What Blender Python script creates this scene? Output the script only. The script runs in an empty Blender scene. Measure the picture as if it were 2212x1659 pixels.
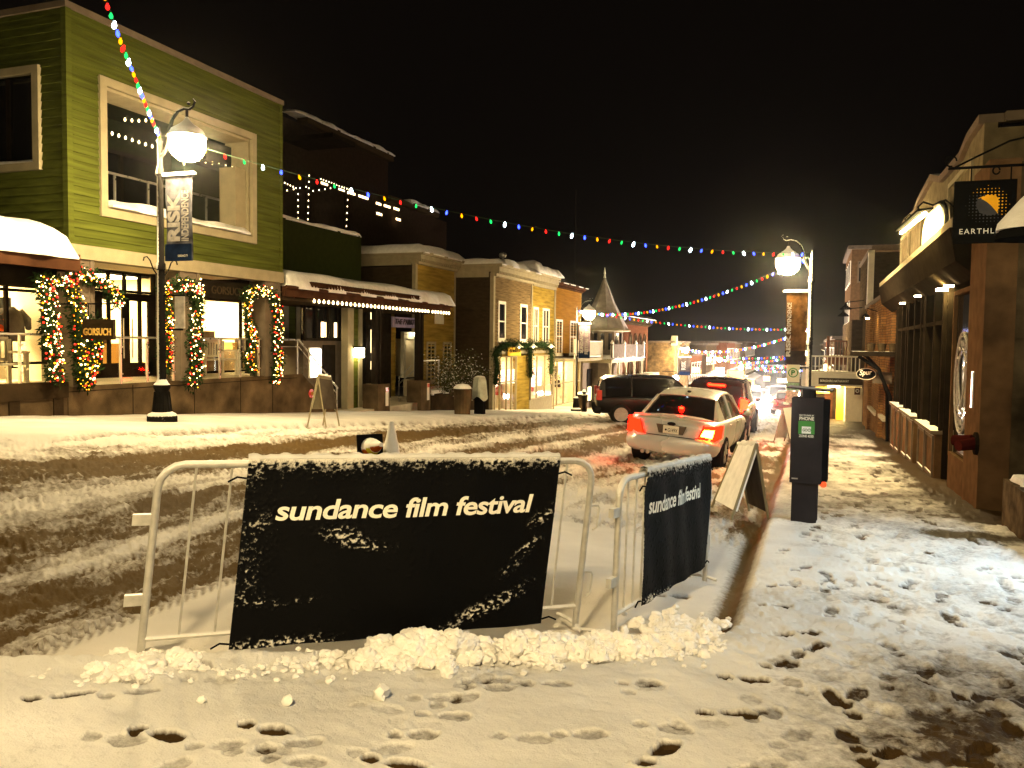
import bpy, bmesh, math, random
import numpy as np
from mathutils import Vector, Matrix, Euler
random.seed(7); np.random.seed(7)
PI = math.pi
scene = bpy.context.scene
C = scene.collection

# ---------------------------------------------------------------- camera
PITCH, ROLL, CAMZ, YAW = math.radians(-2.9), math.radians(0.7), 1.62, math.radians(19.865)
FWD = Vector((-math.sin(YAW)*math.cos(PITCH), math.cos(YAW)*math.cos(PITCH), math.sin(PITCH)))
_r = Vector((math.cos(YAW), math.sin(YAW), 0)); _u = _r.cross(FWD)
RT = _r*math.cos(ROLL) + _u*math.sin(ROLL); UPV = _u*math.cos(ROLL) - _r*math.sin(ROLL)
cam = bpy.data.cameras.new('camera'); camo = bpy.data.objects.new('camera', cam); C.objects.link(camo)
M = Matrix((RT, UPV, -FWD)).transposed().to_4x4(); M.translation = (0, 0, CAMZ)
camo.matrix_world = M
cam.sensor_width = 36; cam.lens = 36*1780/2212; cam.clip_start = .05; cam.clip_end = 2000
scene.camera = camo
scene.view_settings.view_transform = 'Standard'; scene.view_settings.look = 'None'
scene.view_settings.exposure = 1.45; scene.view_settings.gamma = 1.0
scene.cycles.use_denoising = True
try: scene.cycles.denoiser = 'OPENIMAGEDENOISE'
except Exception: pass
scene.cycles.max_bounces = 6; scene.cycles.diffuse_bounces = 3; scene.cycles.glossy_bounces = 3
scene.cycles.transparent_max_bounces = 10; scene.cycles.volume_bounces = 0
scene.cycles.sample_clamp_indirect = 4; scene.cycles.caustics_reflective = False; scene.cycles.caustics_refractive = False
# night sky: almost black, faint warm town glow in the cloud
w = bpy.data.worlds.new("World"); scene.world = w; w.use_nodes = True
w.node_tree.nodes['Background'].inputs[0].default_value = (.0010, .0007, .0005, 1)
w.node_tree.nodes['Background'].inputs[1].default_value = 1.0

def ray(px, py):
    return FWD + RT*((px-1106)/1780) - UPV*((py-829.5)/1780)
def ax(px, py, X):            # point of a street-parallel wall plane x = X
    d = ray(px, py); t = X/d.x; return (X, d.y*t, CAMZ+d.z*t)
def ay(px, py, Y):
    d = ray(px, py); t = Y/d.y; return (d.x*t, Y, CAMZ+d.z*t)

# ---------------------------------------------------------------- ground heights
def zg(x, y):
    x = np.asarray(x, float); y = np.asarray(y, float)
    yy = np.minimum(y, 60)
    zr = -.048*yy - .05*np.maximum(y-60, 0)
    rise = np.maximum(.9-.02*yy + .005*np.maximum(y-60, 0), -.4)
    t = np.clip((-.6-x)/10., 0, 1); d = np.hypot(x, y)
    q = np.clip((d-4.5)/6, 0, 1); q = q*q*(3-2*q)
    return zr + rise*t*q
def G(x, y): return float(zg(x, y))

# ---------------------------------------------------------------- materials
def newmat(name):
    m = bpy.data.materials.new(name); m.use_nodes = True
    return m, m.node_tree.nodes, m.node_tree.links, m.node_tree.nodes['Principled BSDF']
def pm(name, col, rough=.6, metal=0., var=.25, scale=5., bump=.15, bscale=60., stretch=None, spec=.5, coat=0):
    m, n, l, b = newmat(name)
    tc = n.new('ShaderNodeTexCoord'); src = tc.outputs['Object']
    if stretch:
        mp = n.new('ShaderNodeMapping'); mp.inputs['Scale'].default_value = stretch; l.new(src, mp.inputs[0]); src = mp.outputs[0]
    no = n.new('ShaderNodeTexNoise'); no.inputs['Scale'].default_value = scale; no.inputs['Detail'].default_value = 6; l.new(src, no.inputs[0])
    r = n.new('ShaderNodeMapRange'); r.inputs[1].default_value = .3; r.inputs[2].default_value = .7
    r.inputs[3].default_value = 1-var; r.inputs[4].default_value = 1+var; l.new(no.outputs[0], r.inputs[0])
    mx = n.new('ShaderNodeVectorMath'); mx.operation = 'SCALE'; mx.inputs[0].default_value = col[:3]; l.new(r.outputs[0], mx.inputs['Scale'])
    l.new(mx.outputs[0], b.inputs['Base Color'])
    rr = n.new('ShaderNodeMapRange'); rr.inputs[3].default_value = max(0, rough-.12); rr.inputs[4].default_value = min(1, rough+.12); l.new(no.outputs[0], rr.inputs[0]); l.new(rr.outputs[0], b.inputs['Roughness'])
    b.inputs['Metallic'].default_value = metal; b.inputs['Specular IOR Level'].default_value = spec if rough < .5 else 0.; b.inputs['Coat Weight'].default_value = coat
    if bump:
        nb = n.new('ShaderNodeTexNoise'); nb.inputs['Scale'].default_value = bscale; nb.inputs['Detail'].default_value = 4; l.new(src, nb.inputs[0])
        bp = n.new('ShaderNodeBump'); bp.inputs['Strength'].default_value = bump; bp.inputs['Distance'].default_value = .02; l.new(nb.outputs[0], bp.inputs['Height']); l.new(bp.outputs[0], b.inputs['Normal'])
    return m
def em(name, col, strength, sample=True):
    m, n, l, b = newmat(name); n.remove(b)
    e = n.new('ShaderNodeEmission'); e.inputs[0].default_value = (*col, 1); e.inputs[1].default_value = strength
    l.new(e.outputs[0], n['Material Output'].inputs[0])
    if not sample: m.cycles.emission_sampling = 'NONE'
    return m
def snowcap_on(m, thick=.55, col=(.66, .65, .62), ns=35, amt=.25, low=.2, axis=None):
    """dusting of snow lying on upward faces (noise-broken)"""
    n, l = m.node_tree.nodes, m.node_tree.links; b = n['Principled BSDF']
    ge = n.new('ShaderNodeNewGeometry'); sx = n.new('ShaderNodeSeparateXYZ'); l.new(ge.outputs['Normal'], sx.inputs[0]); up = sx.outputs[2]
    if axis is not None:
        dp = n.new('ShaderNodeVectorMath'); dp.operation = 'DOT_PRODUCT'; dp.inputs[1].default_value = axis; l.new(ge.outputs['Normal'], dp.inputs[0]); up = dp.outputs['Value']
    tc = n.new('ShaderNodeTexCoord'); no = n.new('ShaderNodeTexNoise'); no.inputs['Scale'].default_value = ns; l.new(tc.outputs['Object'], no.inputs[0])
    ad = n.new('ShaderNodeMath'); ad.operation = 'MULTIPLY_ADD'; ad.inputs[1].default_value = amt*2; l.new(no.outputs[0], ad.inputs[0]); l.new(up, ad.inputs[2])
    mr = n.new('ShaderNodeMapRange'); mr.inputs[1].default_value = thick+amt-.08; mr.inputs[2].default_value = thick+amt+.08; l.new(ad.outputs[0], mr.inputs[0])
    mx = n.new('ShaderNodeMix'); mx.data_type = 'RGBA'; l.new(mr.outputs[0], mx.inputs[0])
    src = b.inputs['Base Color'].links[0].from_socket if b.inputs['Base Color'].links else None
    if src: l.new(src, mx.inputs[6])
    else: mx.inputs[6].default_value = b.inputs['Base Color'].default_value
    mx.inputs[7].default_value = (*col, 1); l.new(mx.outputs[2], b.inputs['Base Color'])
    mm = n.new('ShaderNodeMath'); mm.operation = 'SUBTRACT'; mm.inputs[0].default_value = b.inputs['Metallic'].default_value; mm.use_clamp = True; l.new(mr.outputs[0], mm.inputs[1]); l.new(mm.outputs[0], b.inputs['Metallic'])
    return m
def glass(name, tint=(1, 1, 1), gloss=.08, rough=.02):
    m, n, l, b = newmat(name); n.remove(b)
    t = n.new('ShaderNodeBsdfTransparent'); t.inputs[0].default_value = (*tint, 1)
    g = n.new('ShaderNodeBsdfGlossy'); g.inputs['Roughness'].default_value = rough
    f = n.new('ShaderNodeLayerWeight'); f.inputs[0].default_value = .5
    pw = n.new('ShaderNodeMath'); pw.operation = 'POWER'; pw.inputs[1].default_value = 5; l.new(f.outputs['Facing'], pw.inputs[0])
    mr = n.new('ShaderNodeMath'); mr.operation = 'MAXIMUM'; mr.inputs[1].default_value = gloss; l.new(pw.outputs[0], mr.inputs[0])
    mx = n.new('ShaderNodeMixShader'); l.new(mr.outputs[0], mx.inputs[0]); l.new(t.outputs[0], mx.inputs[1]); l.new(g.outputs[0], mx.inputs[2])
    l.new(mx.outputs[0], n['Material Output'].inputs[0]); return m
def brickmat(name, c1, c2, mortar, scale=1., rough=.8, bump=.6, axes='YZ', ramp=.6):
    m, n, l, b = newmat(name); tc = n.new('ShaderNodeTexCoord'); sp = n.new('ShaderNodeSeparateXYZ'); l.new(tc.outputs['Object'], sp.inputs[0])
    cb = n.new('ShaderNodeCombineXYZ'); ad = n.new('ShaderNodeMath'); ad.operation = 'ADD'; l.new(sp.outputs[0], ad.inputs[0]); l.new(sp.outputs[1], ad.inputs[1])
    l.new(ad.outputs[0], cb.inputs[0]); l.new(sp.outputs[2], cb.inputs[1])
    br = n.new('ShaderNodeTexBrick'); l.new(cb.outputs[0], br.inputs[0]); br.inputs['Color1'].default_value = (*c1, 1); br.inputs['Color2'].default_value = (*c2, 1); br.inputs['Mortar'].default_value = (*mortar, 1)
    br.inputs['Scale'].default_value = scale; br.inputs['Brick Width'].default_value = .24; br.inputs['Row Height'].default_value = .085; br.inputs['Mortar Size'].default_value = .009; br.inputs['Mortar Smooth'].default_value = .3
    no = n.new('ShaderNodeTexNoise'); no.inputs['Scale'].default_value = 2.5; no.inputs['Detail'].default_value = 8; l.new(tc.outputs['Object'], no.inputs[0])
    mr = n.new('ShaderNodeMapRange'); mr.inputs[1].default_value = .3; mr.inputs[2].default_value = .7; mr.inputs[3].default_value = ramp; mr.inputs[4].default_value = 1.3; l.new(no.outputs[0], mr.inputs[0])
    vm = n.new('ShaderNodeVectorMath'); vm.operation = 'SCALE'; l.new(br.outputs[0], vm.inputs[0]); l.new(mr.outputs[0], vm.inputs['Scale']); l.new(vm.outputs[0], b.inputs['Base Color'])
    iv = n.new('ShaderNodeMath'); iv.operation = 'SUBTRACT'; iv.inputs[0].default_value = 1; l.new(br.outputs['Fac'], iv.inputs[1])
    bp = n.new('ShaderNodeBump'); bp.inputs['Strength'].default_value = bump; bp.inputs['Distance'].default_value = .01; l.new(iv.outputs[0], bp.inputs['Height']); l.new(bp.outputs[0], b.inputs['Normal'])
    b.inputs['Roughness'].default_value = rough; b.inputs['Specular IOR Level'].default_value = 0.; return m

def snowmat(name, base=(.66, .65, .62)):
    m, n, l, b = newmat(name); tc = n.new('ShaderNodeTexCoord')
    n1 = n.new('ShaderNodeTexNoise'); n1.inputs['Scale'].default_value = 7; n1.inputs['Detail'].default_value = 8; l.new(tc.outputs['Object'], n1.inputs[0])
    mr = n.new('ShaderNodeMapRange'); mr.inputs[1].default_value = .3; mr.inputs[2].default_value = .7; mr.inputs[3].default_value = .88; mr.inputs[4].default_value = 1.08; l.new(n1.outputs[0], mr.inputs[0])
    vm = n.new('ShaderNodeVectorMath'); vm.operation = 'SCALE'; vm.inputs[0].default_value = base; l.new(mr.outputs[0], vm.inputs['Scale']); l.new(vm.outputs[0], b.inputs['Base Color'])
    n2 = n.new('ShaderNodeTexNoise'); n2.inputs['Scale'].default_value = 90; n2.inputs['Detail'].default_value = 5; l.new(tc.outputs['Object'], n2.inputs[0])
    bp = n.new('ShaderNodeBump'); bp.inputs['Strength'].default_value = .5; bp.inputs['Distance'].default_value = .008; l.new(n2.outputs[0], bp.inputs['Height']); l.new(bp.outputs[0], b.inputs['Normal'])
    b.inputs['Roughness'].default_value = .75; b.inputs['Specular IOR Level'].default_value = .05; return m
SNOW = snowmat('snow'); SNOWB = snowmat('bright_snow', (.86, .84, .80))  # second snow is paler, for the kerb lumps and folding boards

def groundmat(name, clean, dirty, rough_d=.35):
    m, n, l, b = newmat(name); tc = n.new('ShaderNodeTexCoord')
    at = n.new('ShaderNodeAttribute'); at.attribute_name = 'dirt_shade'
    n1 = n.new('ShaderNodeTexNoise'); n1.inputs['Scale'].default_value = 22; n1.inputs['Detail'].default_value = 8; n1.inputs['Roughness'].default_value = .7; l.new(tc.outputs['Object'], n1.inputs[0])
    ad = n.new('ShaderNodeMath'); ad.operation = 'MULTIPLY_ADD'; ad.inputs[1].default_value = .9; l.new(n1.outputs[0], ad.inputs[0]); l.new(at.outputs['Fac'], ad.inputs[2])
    mr = n.new('ShaderNodeMapRange'); mr.inputs[1].default_value = .58; mr.inputs[2].default_value = 1.22; l.new(ad.outputs[0], mr.inputs[0])
    mx = n.new('ShaderNodeMix'); mx.data_type = 'RGBA'; mx.inputs[6].default_value = (*clean, 1); mx.inputs[7].default_value = (*dirty, 1); l.new(mr.outputs[0], mx.inputs[0])
    n3 = n.new('ShaderNodeTexNoise'); n3.inputs['Scale'].default_value = 1.3; n3.inputs['Detail'].default_value = 6; l.new(tc.outputs['Object'], n3.inputs[0])
    m3 = n.new('ShaderNodeMapRange'); m3.inputs[1].default_value = .3; m3.inputs[2].default_value = .7; m3.inputs[3].default_value = .85; m3.inputs[4].default_value = 1.1; l.new(n3.outputs[0], m3.inputs[0])
    vm = n.new('ShaderNodeVectorMath'); vm.operation = 'SCALE'; l.new(mx.outputs[2], vm.inputs[0]); l.new(m3.outputs[0], vm.inputs['Scale']); l.new(vm.outputs[0], b.inputs['Base Color'])
    rr = n.new('ShaderNodeMapRange'); rr.inputs[3].default_value = .8; rr.inputs[4].default_value = rough_d; l.new(mr.outputs[0], rr.inputs[0]); b.inputs['Specular IOR Level'].default_value = .03; l.new(rr.outputs[0], b.inputs['Roughness'])
    n2 = n.new('ShaderNodeTexNoise'); n2.inputs['Scale'].default_value = 110; n2.inputs['Detail'].default_value = 4; l.new(tc.outputs['Object'], n2.inputs[0])
    sm = n.new('ShaderNodeMath'); sm.operation = 'MULTIPLY_ADD'; sm.inputs[1].default_value = 2.5; l.new(n1.outputs[0], sm.inputs[0]); l.new(n2.outputs[0], sm.inputs[2])
    bp = n.new('ShaderNodeBump'); bp.inputs['Strength'].default_value = .55; bp.inputs['Distance'].default_value = .012; l.new(sm.outputs[0], bp.inputs['Height']); l.new(bp.outputs[0], b.inputs['Normal'])
    return m

MT = dict(
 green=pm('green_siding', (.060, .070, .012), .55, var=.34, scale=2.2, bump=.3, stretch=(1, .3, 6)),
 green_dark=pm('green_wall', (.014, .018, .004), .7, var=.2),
 cream=pm('cream_trim', (.25, .215, .135), .55, var=.1, scale=4, bump=.08),
 white=pm('white_trim', (.60, .56, .46), .5, var=.08, scale=4, bump=.05),
 taupe=pm('taupe_panel', (.115, .09, .065), .7, var=.15),
 concrete=pm('concrete', (.070, .048, .026), .8, var=.6, scale=1.6, bump=.3, bscale=30),
 concrete_d=pm('dark_concrete', (.030, .020, .011), .7, var=.4, scale=2.2, bump=.3, bscale=30),  # darker concrete for the band, ribs and planter wall
 stone=pm('porch_floor', (.36, .31, .22), .6, var=.15),
 yellow=pm('ochre_siding', (.21, .145, .028), .6, var=.32, scale=3, stretch=(1, .3, 3)),
 brown=pm('brown_siding', (.035, .024, .013), .7, var=.3, scale=3, stretch=(1, .3, 3)),
 weather=pm('weathered_boards', (.125, .088, .042), .65, var=.5, scale=5, stretch=(1, .25, 5)),
 orange=pm('orange_siding', (.20, .098, .015), .6, var=.2, scale=3, stretch=(1, .3, 3)),
 dark=pm('dark_timber', (.012, .009, .006), .6, var=.3),
 black=pm('black_metal', (.006, .006, .006), .5, metal=0, var=.2, bump=.05),
 post=pm('black_post', (.012, .011, .010), .5, metal=0., var=.3, bump=.15),
 steel=pm('steel', (.5, .48, .45), .3, metal=.9, var=.1, bump=.05),
 galv=pm('galvanised', (.52, .50, .45), .42, metal=.55, var=.15, scale=20, bump=.1),
 wood=pm('warm_wood', (.42, .24, .08), .5, var=.2, stretch=(1, 1, .2)),
 bench=pm('bench_wood', (.50, .44, .32), .6, var=.1),
 plaster=pm('warm_plaster', (.75, .66, .48), .7, var=.06, bump=.05),
 copper=pm('rust_fascia', (.045, .02, .01), .5, var=.4, scale=2.5),
 tan=pm('tan_stucco', (.088, .052, .026), .75, var=.2, bump=.2),
 pine=pm('pine_needles', (.018, .035, .012), .7, var=.5, scale=15),
 twig=pm('twigs', (.10, .07, .045), .8, var=.4),
 rubber=pm('rubber', (.015, .015, .015), .8, var=.3),
 red=pm('red_paint', (.45, .03, .02), .4),
 brass=pm('brass', (.55, .38, .12), .35, metal=.8),
 grey=pm('grey_roof', (.08, .065, .05), .8, var=.3, scale=4),
 shingle=pm('roof_shingle', (.20, .165, .14), .8, var=.3, scale=12),
 redbrown=pm('red_brown_wall', (.075, .03, .015), .7, var=.3),
 ochrewall=pm('ochre_wall', (.7, .42, .05), .6, var=.15),
 pale=pm('pale_print', (.34, .32, .30), .7, var=.25, scale=12),
 text=pm('sign_lettering', (.80, .77, .66), .6, var=.05, bump=0),
 cloth=pm('grey_cloth', (.33, .34, .28), .9, var=.2, bump=.3),
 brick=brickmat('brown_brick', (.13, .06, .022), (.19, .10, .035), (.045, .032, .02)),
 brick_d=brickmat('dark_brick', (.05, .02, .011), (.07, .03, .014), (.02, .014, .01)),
 brick_w=brickmat('weathered_brick', (.12, .07, .025), (.18, .115, .045), (.14, .12, .09), ramp=.35),
 glass=glass('shop_glass', gloss=.05), railglass=glass('rail_glass', (.97, .98, .96), .04), darkglass=glass('dark_glass', (.35, .35, .35), .1),
)
def blackglass(name, col=(.006, .006, .007), rough=.06):
    m, n, l, b = newmat(name); b.inputs['Base Color'].default_value = (*col, 1); b.inputs['Roughness'].default_value = rough; b.inputs['Specular IOR Level'].default_value = .45; return m
MT['bglass'] = blackglass('unlit_window_glass')
WARM = (1, .72, .36); LAMPC = (1, .75, .38)
EM = dict(lamp=em('lamp_globe', LAMPC, 330), room=em('ceiling_panel', (1, .75, .34), 17), room2=em('ceiling_panel_soft', (1, .78, .42), 9),
 bulbw=em('warm_bulb', (1, .74, .36), 5, False), lit=em('lit_window', (1, .72, .34), 2.6, False), litw=em('lit_box', (1, .95, .8), 5),
 spot=em('spot_lamp', (1, .82, .48), 20), flood=em('flood_lamp', (1, .74, .28), 150), cool=em('cool_window', (.60, .82, 1), 12))
STR = [em('bulb_white', (.70, .92, 1), 9, False), em('bulb_blue', (.02, .04, 1), 5, False), em('bulb_orange', (1, .30, .0), 1.3, False), em('bulb_red', (1, .012, .008), 1.5, False), em('bulb_green', (.01, .75, .10), 1.1, False)]

# ---------------------------------------------------------------- mesh building
def V3(*a): return Vector(a)
class MB:
    def __init__(s): s.v = []; s.f = []
    def quad(s, a, b, c, d): i = len(s.v); s.v += [tuple(a), tuple(b), tuple(c), tuple(d)]; s.f.append((i, i+1, i+2, i+3)); return s
    def poly(s, pts): i = len(s.v); s.v += [tuple(p) for p in pts]; s.f.append(tuple(range(i, i+len(pts)))); return s
    def box(s, x0, x1, y0, y1, z0, z1):
        x0, x1 = sorted((x0, x1)); y0, y1 = sorted((y0, y1)); z0, z1 = sorted((z0, z1)); i = len(s.v)
        s.v += [(x0, y0, z0), (x1, y0, z0), (x1, y1, z0), (x0, y1, z0), (x0, y0, z1), (x1, y0, z1), (x1, y1, z1), (x0, y1, z1)]
        s.f += [(i, i+3, i+2, i+1), (i+4, i+5, i+6, i+7), (i, i+1, i+5, i+4), (i+1, i+2, i+6, i+5), (i+2, i+3, i+7, i+6), (i+3, i, i+4, i+7)]; return s
    def prism(s, pts, d):       # closed outline pts (3D) extruded by vector d
        i = len(s.v); n = len(pts); d = Vector(d); s.v += [tuple(p) for p in pts] + [tuple(Vector(p)+d) for p in pts]
        s.f.append(tuple(range(i, i+n))[::-1]); s.f.append(tuple(range(i+n, i+2*n)))
        for k in range(n): s.f.append((i+k, i+(k+1) % n, i+n+(k+1) % n, i+n+k))
        return s
    def tube(s, pts, r, n=8, cap=True):
        P = [Vector(p) for p in pts]; m = len(P); rs = r if isinstance(r, (list, tuple)) else [r]*m; i0 = len(s.v); up = None
        for k, p in enumerate(P):
            t = (P[min(k+1, m-1)]-P[max(k-1, 0)])
            t = t.normalized() if t.length > 1e-9 else V3(0, 0, 1)
            if up is None: up = V3(0, 0, 1) if abs(t.z) < .9 else V3(0, 1, 0)
            a = t.cross(up)
            if a.length < 1e-4: a = t.cross(V3(1, 0, 0))
            a.normalize(); b = a.cross(t).normalized(); up = b
            for j in range(n):
                q = 2*PI*j/n; s.v.append(tuple(p+(a*math.cos(q)+b*math.sin(q))*rs[k]))
        for k in range(m-1):
            for j in range(n):
                a = i0+k*n+j; b = i0+k*n+(j+1) % n; s.f.append((a, b, b+n, a+n))
        if cap: s.f.append(tuple(i0+j for j in range(n))[::-1]); s.f.append(tuple(i0+(m-1)*n+j for j in range(n)))
        return s
    def lathe(s, prof, o=(0, 0, 0), n=16):   # prof [(r,z)]
        i0 = len(s.v); m = len(prof)
        for r, z in prof:
            for j in range(n): q = 2*PI*j/n; s.v.append((o[0]+r*math.cos(q), o[1]+r*math.sin(q), o[2]+z))
        for k in range(m-1):
            for j in range(n): a = i0+k*n+j; b = i0+k*n+(j+1) % n; s.f.append((a, b, b+n, a+n))
        s.f.append(tuple(i0+j for j in range(n))[::-1]); s.f.append(tuple(i0+(m-1)*n+j for j in range(n))); return s
    def ball(s, o, r, n=10, sz=1.0):
        return s.lathe([(max(.001, r*math.sin(PI*k/n)), -r*sz*math.cos(PI*k/n)) for k in range(n+1)], o, n+2)
    def add(s, o):
        i = len(s.v); s.v += o.v; s.f += [tuple(k+i for k in f) for f in o.f]; return s
    def xf(s, M):
        s.v = [tuple(M @ Vector(p)) for p in s.v]; return s
def rootloc(o):
    while o.parent: o = o.parent
    return Vector(o.location)
def obj(name, mb, mat, parent=None, local=False, smooth=False, **kw):
    me = bpy.data.meshes.new(name); v = mb.v
    if parent is not None and not local:
        L = rootloc(parent); v = [(a-L.x, b-L.y, c-L.z) for a, b, c in v]
    me.from_pydata(v, [], mb.f)
    me.materials.append(mat)
    if smooth:
        me.polygons.foreach_set('use_smooth', [True]*len(me.polygons))
        try: me.set_sharp_from_angle(angle=math.radians(42))
        except Exception: pass
    o = bpy.data.objects.new(name, me); C.objects.link(o)
    if parent is not None: o.parent = parent
    for k, val in kw.items(): o[k] = val
    return o
def objs(name, mb, mat, parent=None, **kw):
    """one object per connected piece"""
    n = len(mb.v); par = list(range(n))
    def find(a):
        while par[a] != a: par[a] = par[par[a]]; a = par[a]
        return a
    for f in mb.f:
        for k in f[1:]: par[find(f[0])] = find(k)
    G_ = {}
    for f in mb.f: G_.setdefault(find(f[0]), []).append(f)
    out = []
    for fs in G_.values():
        ids = sorted({k for f in fs for k in f}); mp = {k: i for i, k in enumerate(ids)}; m = MB(); m.v = [mb.v[k] for k in ids]; m.f = [tuple(mp[k] for k in f) for f in fs]; out.append(obj(name, m, mat, parent, **kw))
    return out
def thing(name, label, cat, loc=(0, 0, 0), rz=0, group=None):
    o = bpy.data.objects.new(name, None); C.objects.link(o); o.empty_display_size = .2
    o.location = loc; o.rotation_euler = (0, 0, rz); o['label'] = label; o['category'] = cat
    if group: o['group'] = group
    return o
def copy_tree(o, parent=None):
    c = o.copy(); C.objects.link(c); c.parent = parent
    for ch in list(o.children): copy_tree(ch, c)
    return c
_tc = {}
def text2d(s, shear=0., bold=0., extr=.0, spacing=1.0):
    key = (s, shear, bold, extr, spacing)
    if key not in _tc:
        cu = bpy.data.curves.new('t', 'FONT'); cu.body = s; cu.size = 1; cu.shear = shear; cu.offset = bold; cu.extrude = extr; cu.space_character = spacing; cu.resolution_u = 4
        o = bpy.data.objects.new('t', cu); C.objects.link(o); bpy.context.view_layer.update()
        dg = bpy.context.evaluated_depsgraph_get(); me = o.evaluated_get(dg).to_mesh()
        v = [tuple(p.co) for p in me.vertices]; f = [tuple(p.vertices) for p in me.polygons]
        o.evaluated_get(dg).to_mesh_clear(); bpy.data.objects.remove(o); bpy.data.curves.remove(cu); _tc[key] = (v, f)
    return _tc[key]
def text(mb, s, o, ux, uy, width=None, height=None, shear=0., bold=0., extr=.02, spacing=1.0):
    """lettering laid from o (lower left) along ux, up uy, stretched to width x height"""
    v, f = text2d(s, shear, bold, extr/max(height or .2, .01), spacing); A = np.array(v); mn = A.min(0); mx_ = A.max(0)
    W = mx_[0]-mn[0]; H = mx_[1]-mn[1]; sy = height/H if height else width/W; sx = width/W if width else sy
    ux = Vector(ux).normalized(); uy = Vector(uy).normalized(); n = ux.cross(uy); o = Vector(o); i = len(mb.v)
    for p in v: mb.v.append(tuple(o+ux*((p[0]-mn[0])*sx)+uy*((p[1]-mn[1])*sy)+n*(p[2]*(height or .2)+.001)))
    mb.f += [tuple(k+i for k in q) for q in f]; return mb

def siding(mb, X, y0, y1, z0, z1, pitch=.16, nx=1, holes=(), lip=.022):
    """clapboards on plane x=X facing +x (nx=1) or -x; holes=[(ya,yb,za,zb)]"""
    ys = sorted({y0, y1, *[h[0] for h in holes], *[h[1] for h in holes]}); ys = [y for y in ys if y0 <= y <= y1]
    z = z0
    while z < z1-1e-4:
        zt = min(z+pitch, z1)
        for a, b in zip(ys[:-1], ys[1:]):
            hs = [h for h in holes if h[0] <= a+1e-6 and h[1] >= b-1e-6]
            segs = [(z, zt)]
            for h in hs:
                ns = []
                for p, q in segs:
                    if h[3] <= p or h[2] >= q: ns.append((p, q)); continue
                    if h[2] > p: ns.append((p, h[2]))
                    if h[3] < q: ns.append((h[3], q))
                segs = ns
            for p, q in segs:
                dp = lip*(zt-p)/pitch; dq = lip*(zt-q)/pitch
                mb.quad((X+nx*dp, a, p), (X+nx*dp, b, p), (X+nx*dq, b, q), (X+nx*dq, a, q))
                mb.quad((X, a, p), (X, b, p), (X+nx*dp, b, p), (X+nx*dp, a, p))
        z = zt
    return mb
def siding_y(mb, Y, x0, x1, z0, z1, pitch=.16, holes=(), lip=.022):   # facing -y
    t = siding(MB(), 0, x0, x1, z0, z1, pitch, 1, holes, lip); mb.add(MB_map(t, lambda p: (p[1], Y-p[0], p[2]))); return mb
def MB_map(m, f): m.v = [f(p) for p in m.v]; return m
def ring(mb, X, y0, y1, z0, z1, w, d, nx=1):      # window frame ring on plane x=X, proud by d
    a, b = (X, X+nx*d)
    mb.box(a, b, y0-w, y0, z0-w, z1+w); mb.box(a, b, y1, y1+w, z0-w, z1+w); mb.box(a, b, y0, y1, z1, z1+w); mb.box(a, b, y0, y1, z0-w, z0); return mb
def pillow(x0, x1, y0, y1, zf, h, nx=14, ny=40, amp=.25, seed=0, pw=3.0, over=.06):
    """snow lying on a roof: rounded thick blanket; zf(x,y)=base height"""
    rng = random.Random(seed); ph = [rng.uniform(0, 6.28) for _ in range(8)]; mb = MB(); top = []
    for j in range(ny+1):
        v = j/ny; y = y0+(y1-y0)*v
        for i in range(nx+1):
            u = i/nx; x = x0+(x1-x0)*u
            e = min(min(u, 1-u)*abs(x1-x0), min(v, 1-v)*abs(y1-y0))/max(h, .05)
            e = min(1, e*.9); s = math.sqrt(max(0, 1-(1-e)**2))
            nz = .5*math.sin(y*1.3+ph[0])+.3*math.sin(y*2.9+x*1.7+ph[1])+.2*math.sin(x*4.1-y*5.3+ph[2])
            wob = .05*math.sin(y*3.7+ph[3])+.03*math.sin(y*9.1+ph[4])
            xx = x+(wob*(2*u-1) if u in (0, 1) else wob*(2*u-1)*.5)
            top.append((xx, y, zf(x, y)+h*s*(1+amp*nz)))
    mb.v += top
    for j in range(ny):
        for i in range(nx): a = j*(nx+1)+i; mb.f.append((a, a+1, a+nx+2, a+nx+1) if x1 > x0 else (a, a+nx+1, a+nx+2, a+1))
    # skirt down to the base so that the blanket is closed
    edge = [i for i in range(nx+1)]+[j*(nx+1)+nx for j in range(1, ny+1)]+[ny*(nx+1)+i for i in range(nx-1, -1, -1)]+[j*(nx+1) for j in range(ny-1, 0, -1)]
    k0 = len(mb.v)
    for e in edge: p = mb.v[e]; mb.v.append((p[0], p[1], p[2]-.04))
    n = len(edge)
    for k in range(n): mb.f.append((edge[k], k0+k, k0+(k+1) % n, edge[(k+1) % n]))
    mb.f.append(tuple(range(k0, k0+n)))
    return mb

# ================================================================ GROUND (one height field cut into road and pavements)
def _hash(ix, iy, s):
    n = (ix.astype(np.int64)*374761393 + iy.astype(np.int64)*668265263 + s*1274126177) & 0xffffffff
    n = ((n ^ (n >> 13))*1274126177) & 0xffffffff
    return ((n ^ (n >> 16)) & 0xffff)/65535.
def vn(x, y, s=0):
    ix = np.floor(x); iy = np.floor(y); fx = x-ix; fy = y-iy; fx = fx*fx*(3-2*fx); fy = fy*fy*(3-2*fy)
    a = _hash(ix, iy, s); b = _hash(ix+1, iy, s); c = _hash(ix, iy+1, s); d = _hash(ix+1, iy+1, s)
    return (a*(1-fx)+b*fx)*(1-fy)+(c*(1-fx)+d*fx)*fy
def fbm(x, y, s=0, o=4):
    t = 0; a = .5
    for k in range(o): t = t+a*vn(x, y, s+k*17); x = x*2.03+5.1; y = y*2.03+1.7; a *= .5
    return t
def sst(a, b, x): t = np.clip((x-a)/(b-a), 0, 1); return t*t*(3-2*t)
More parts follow.
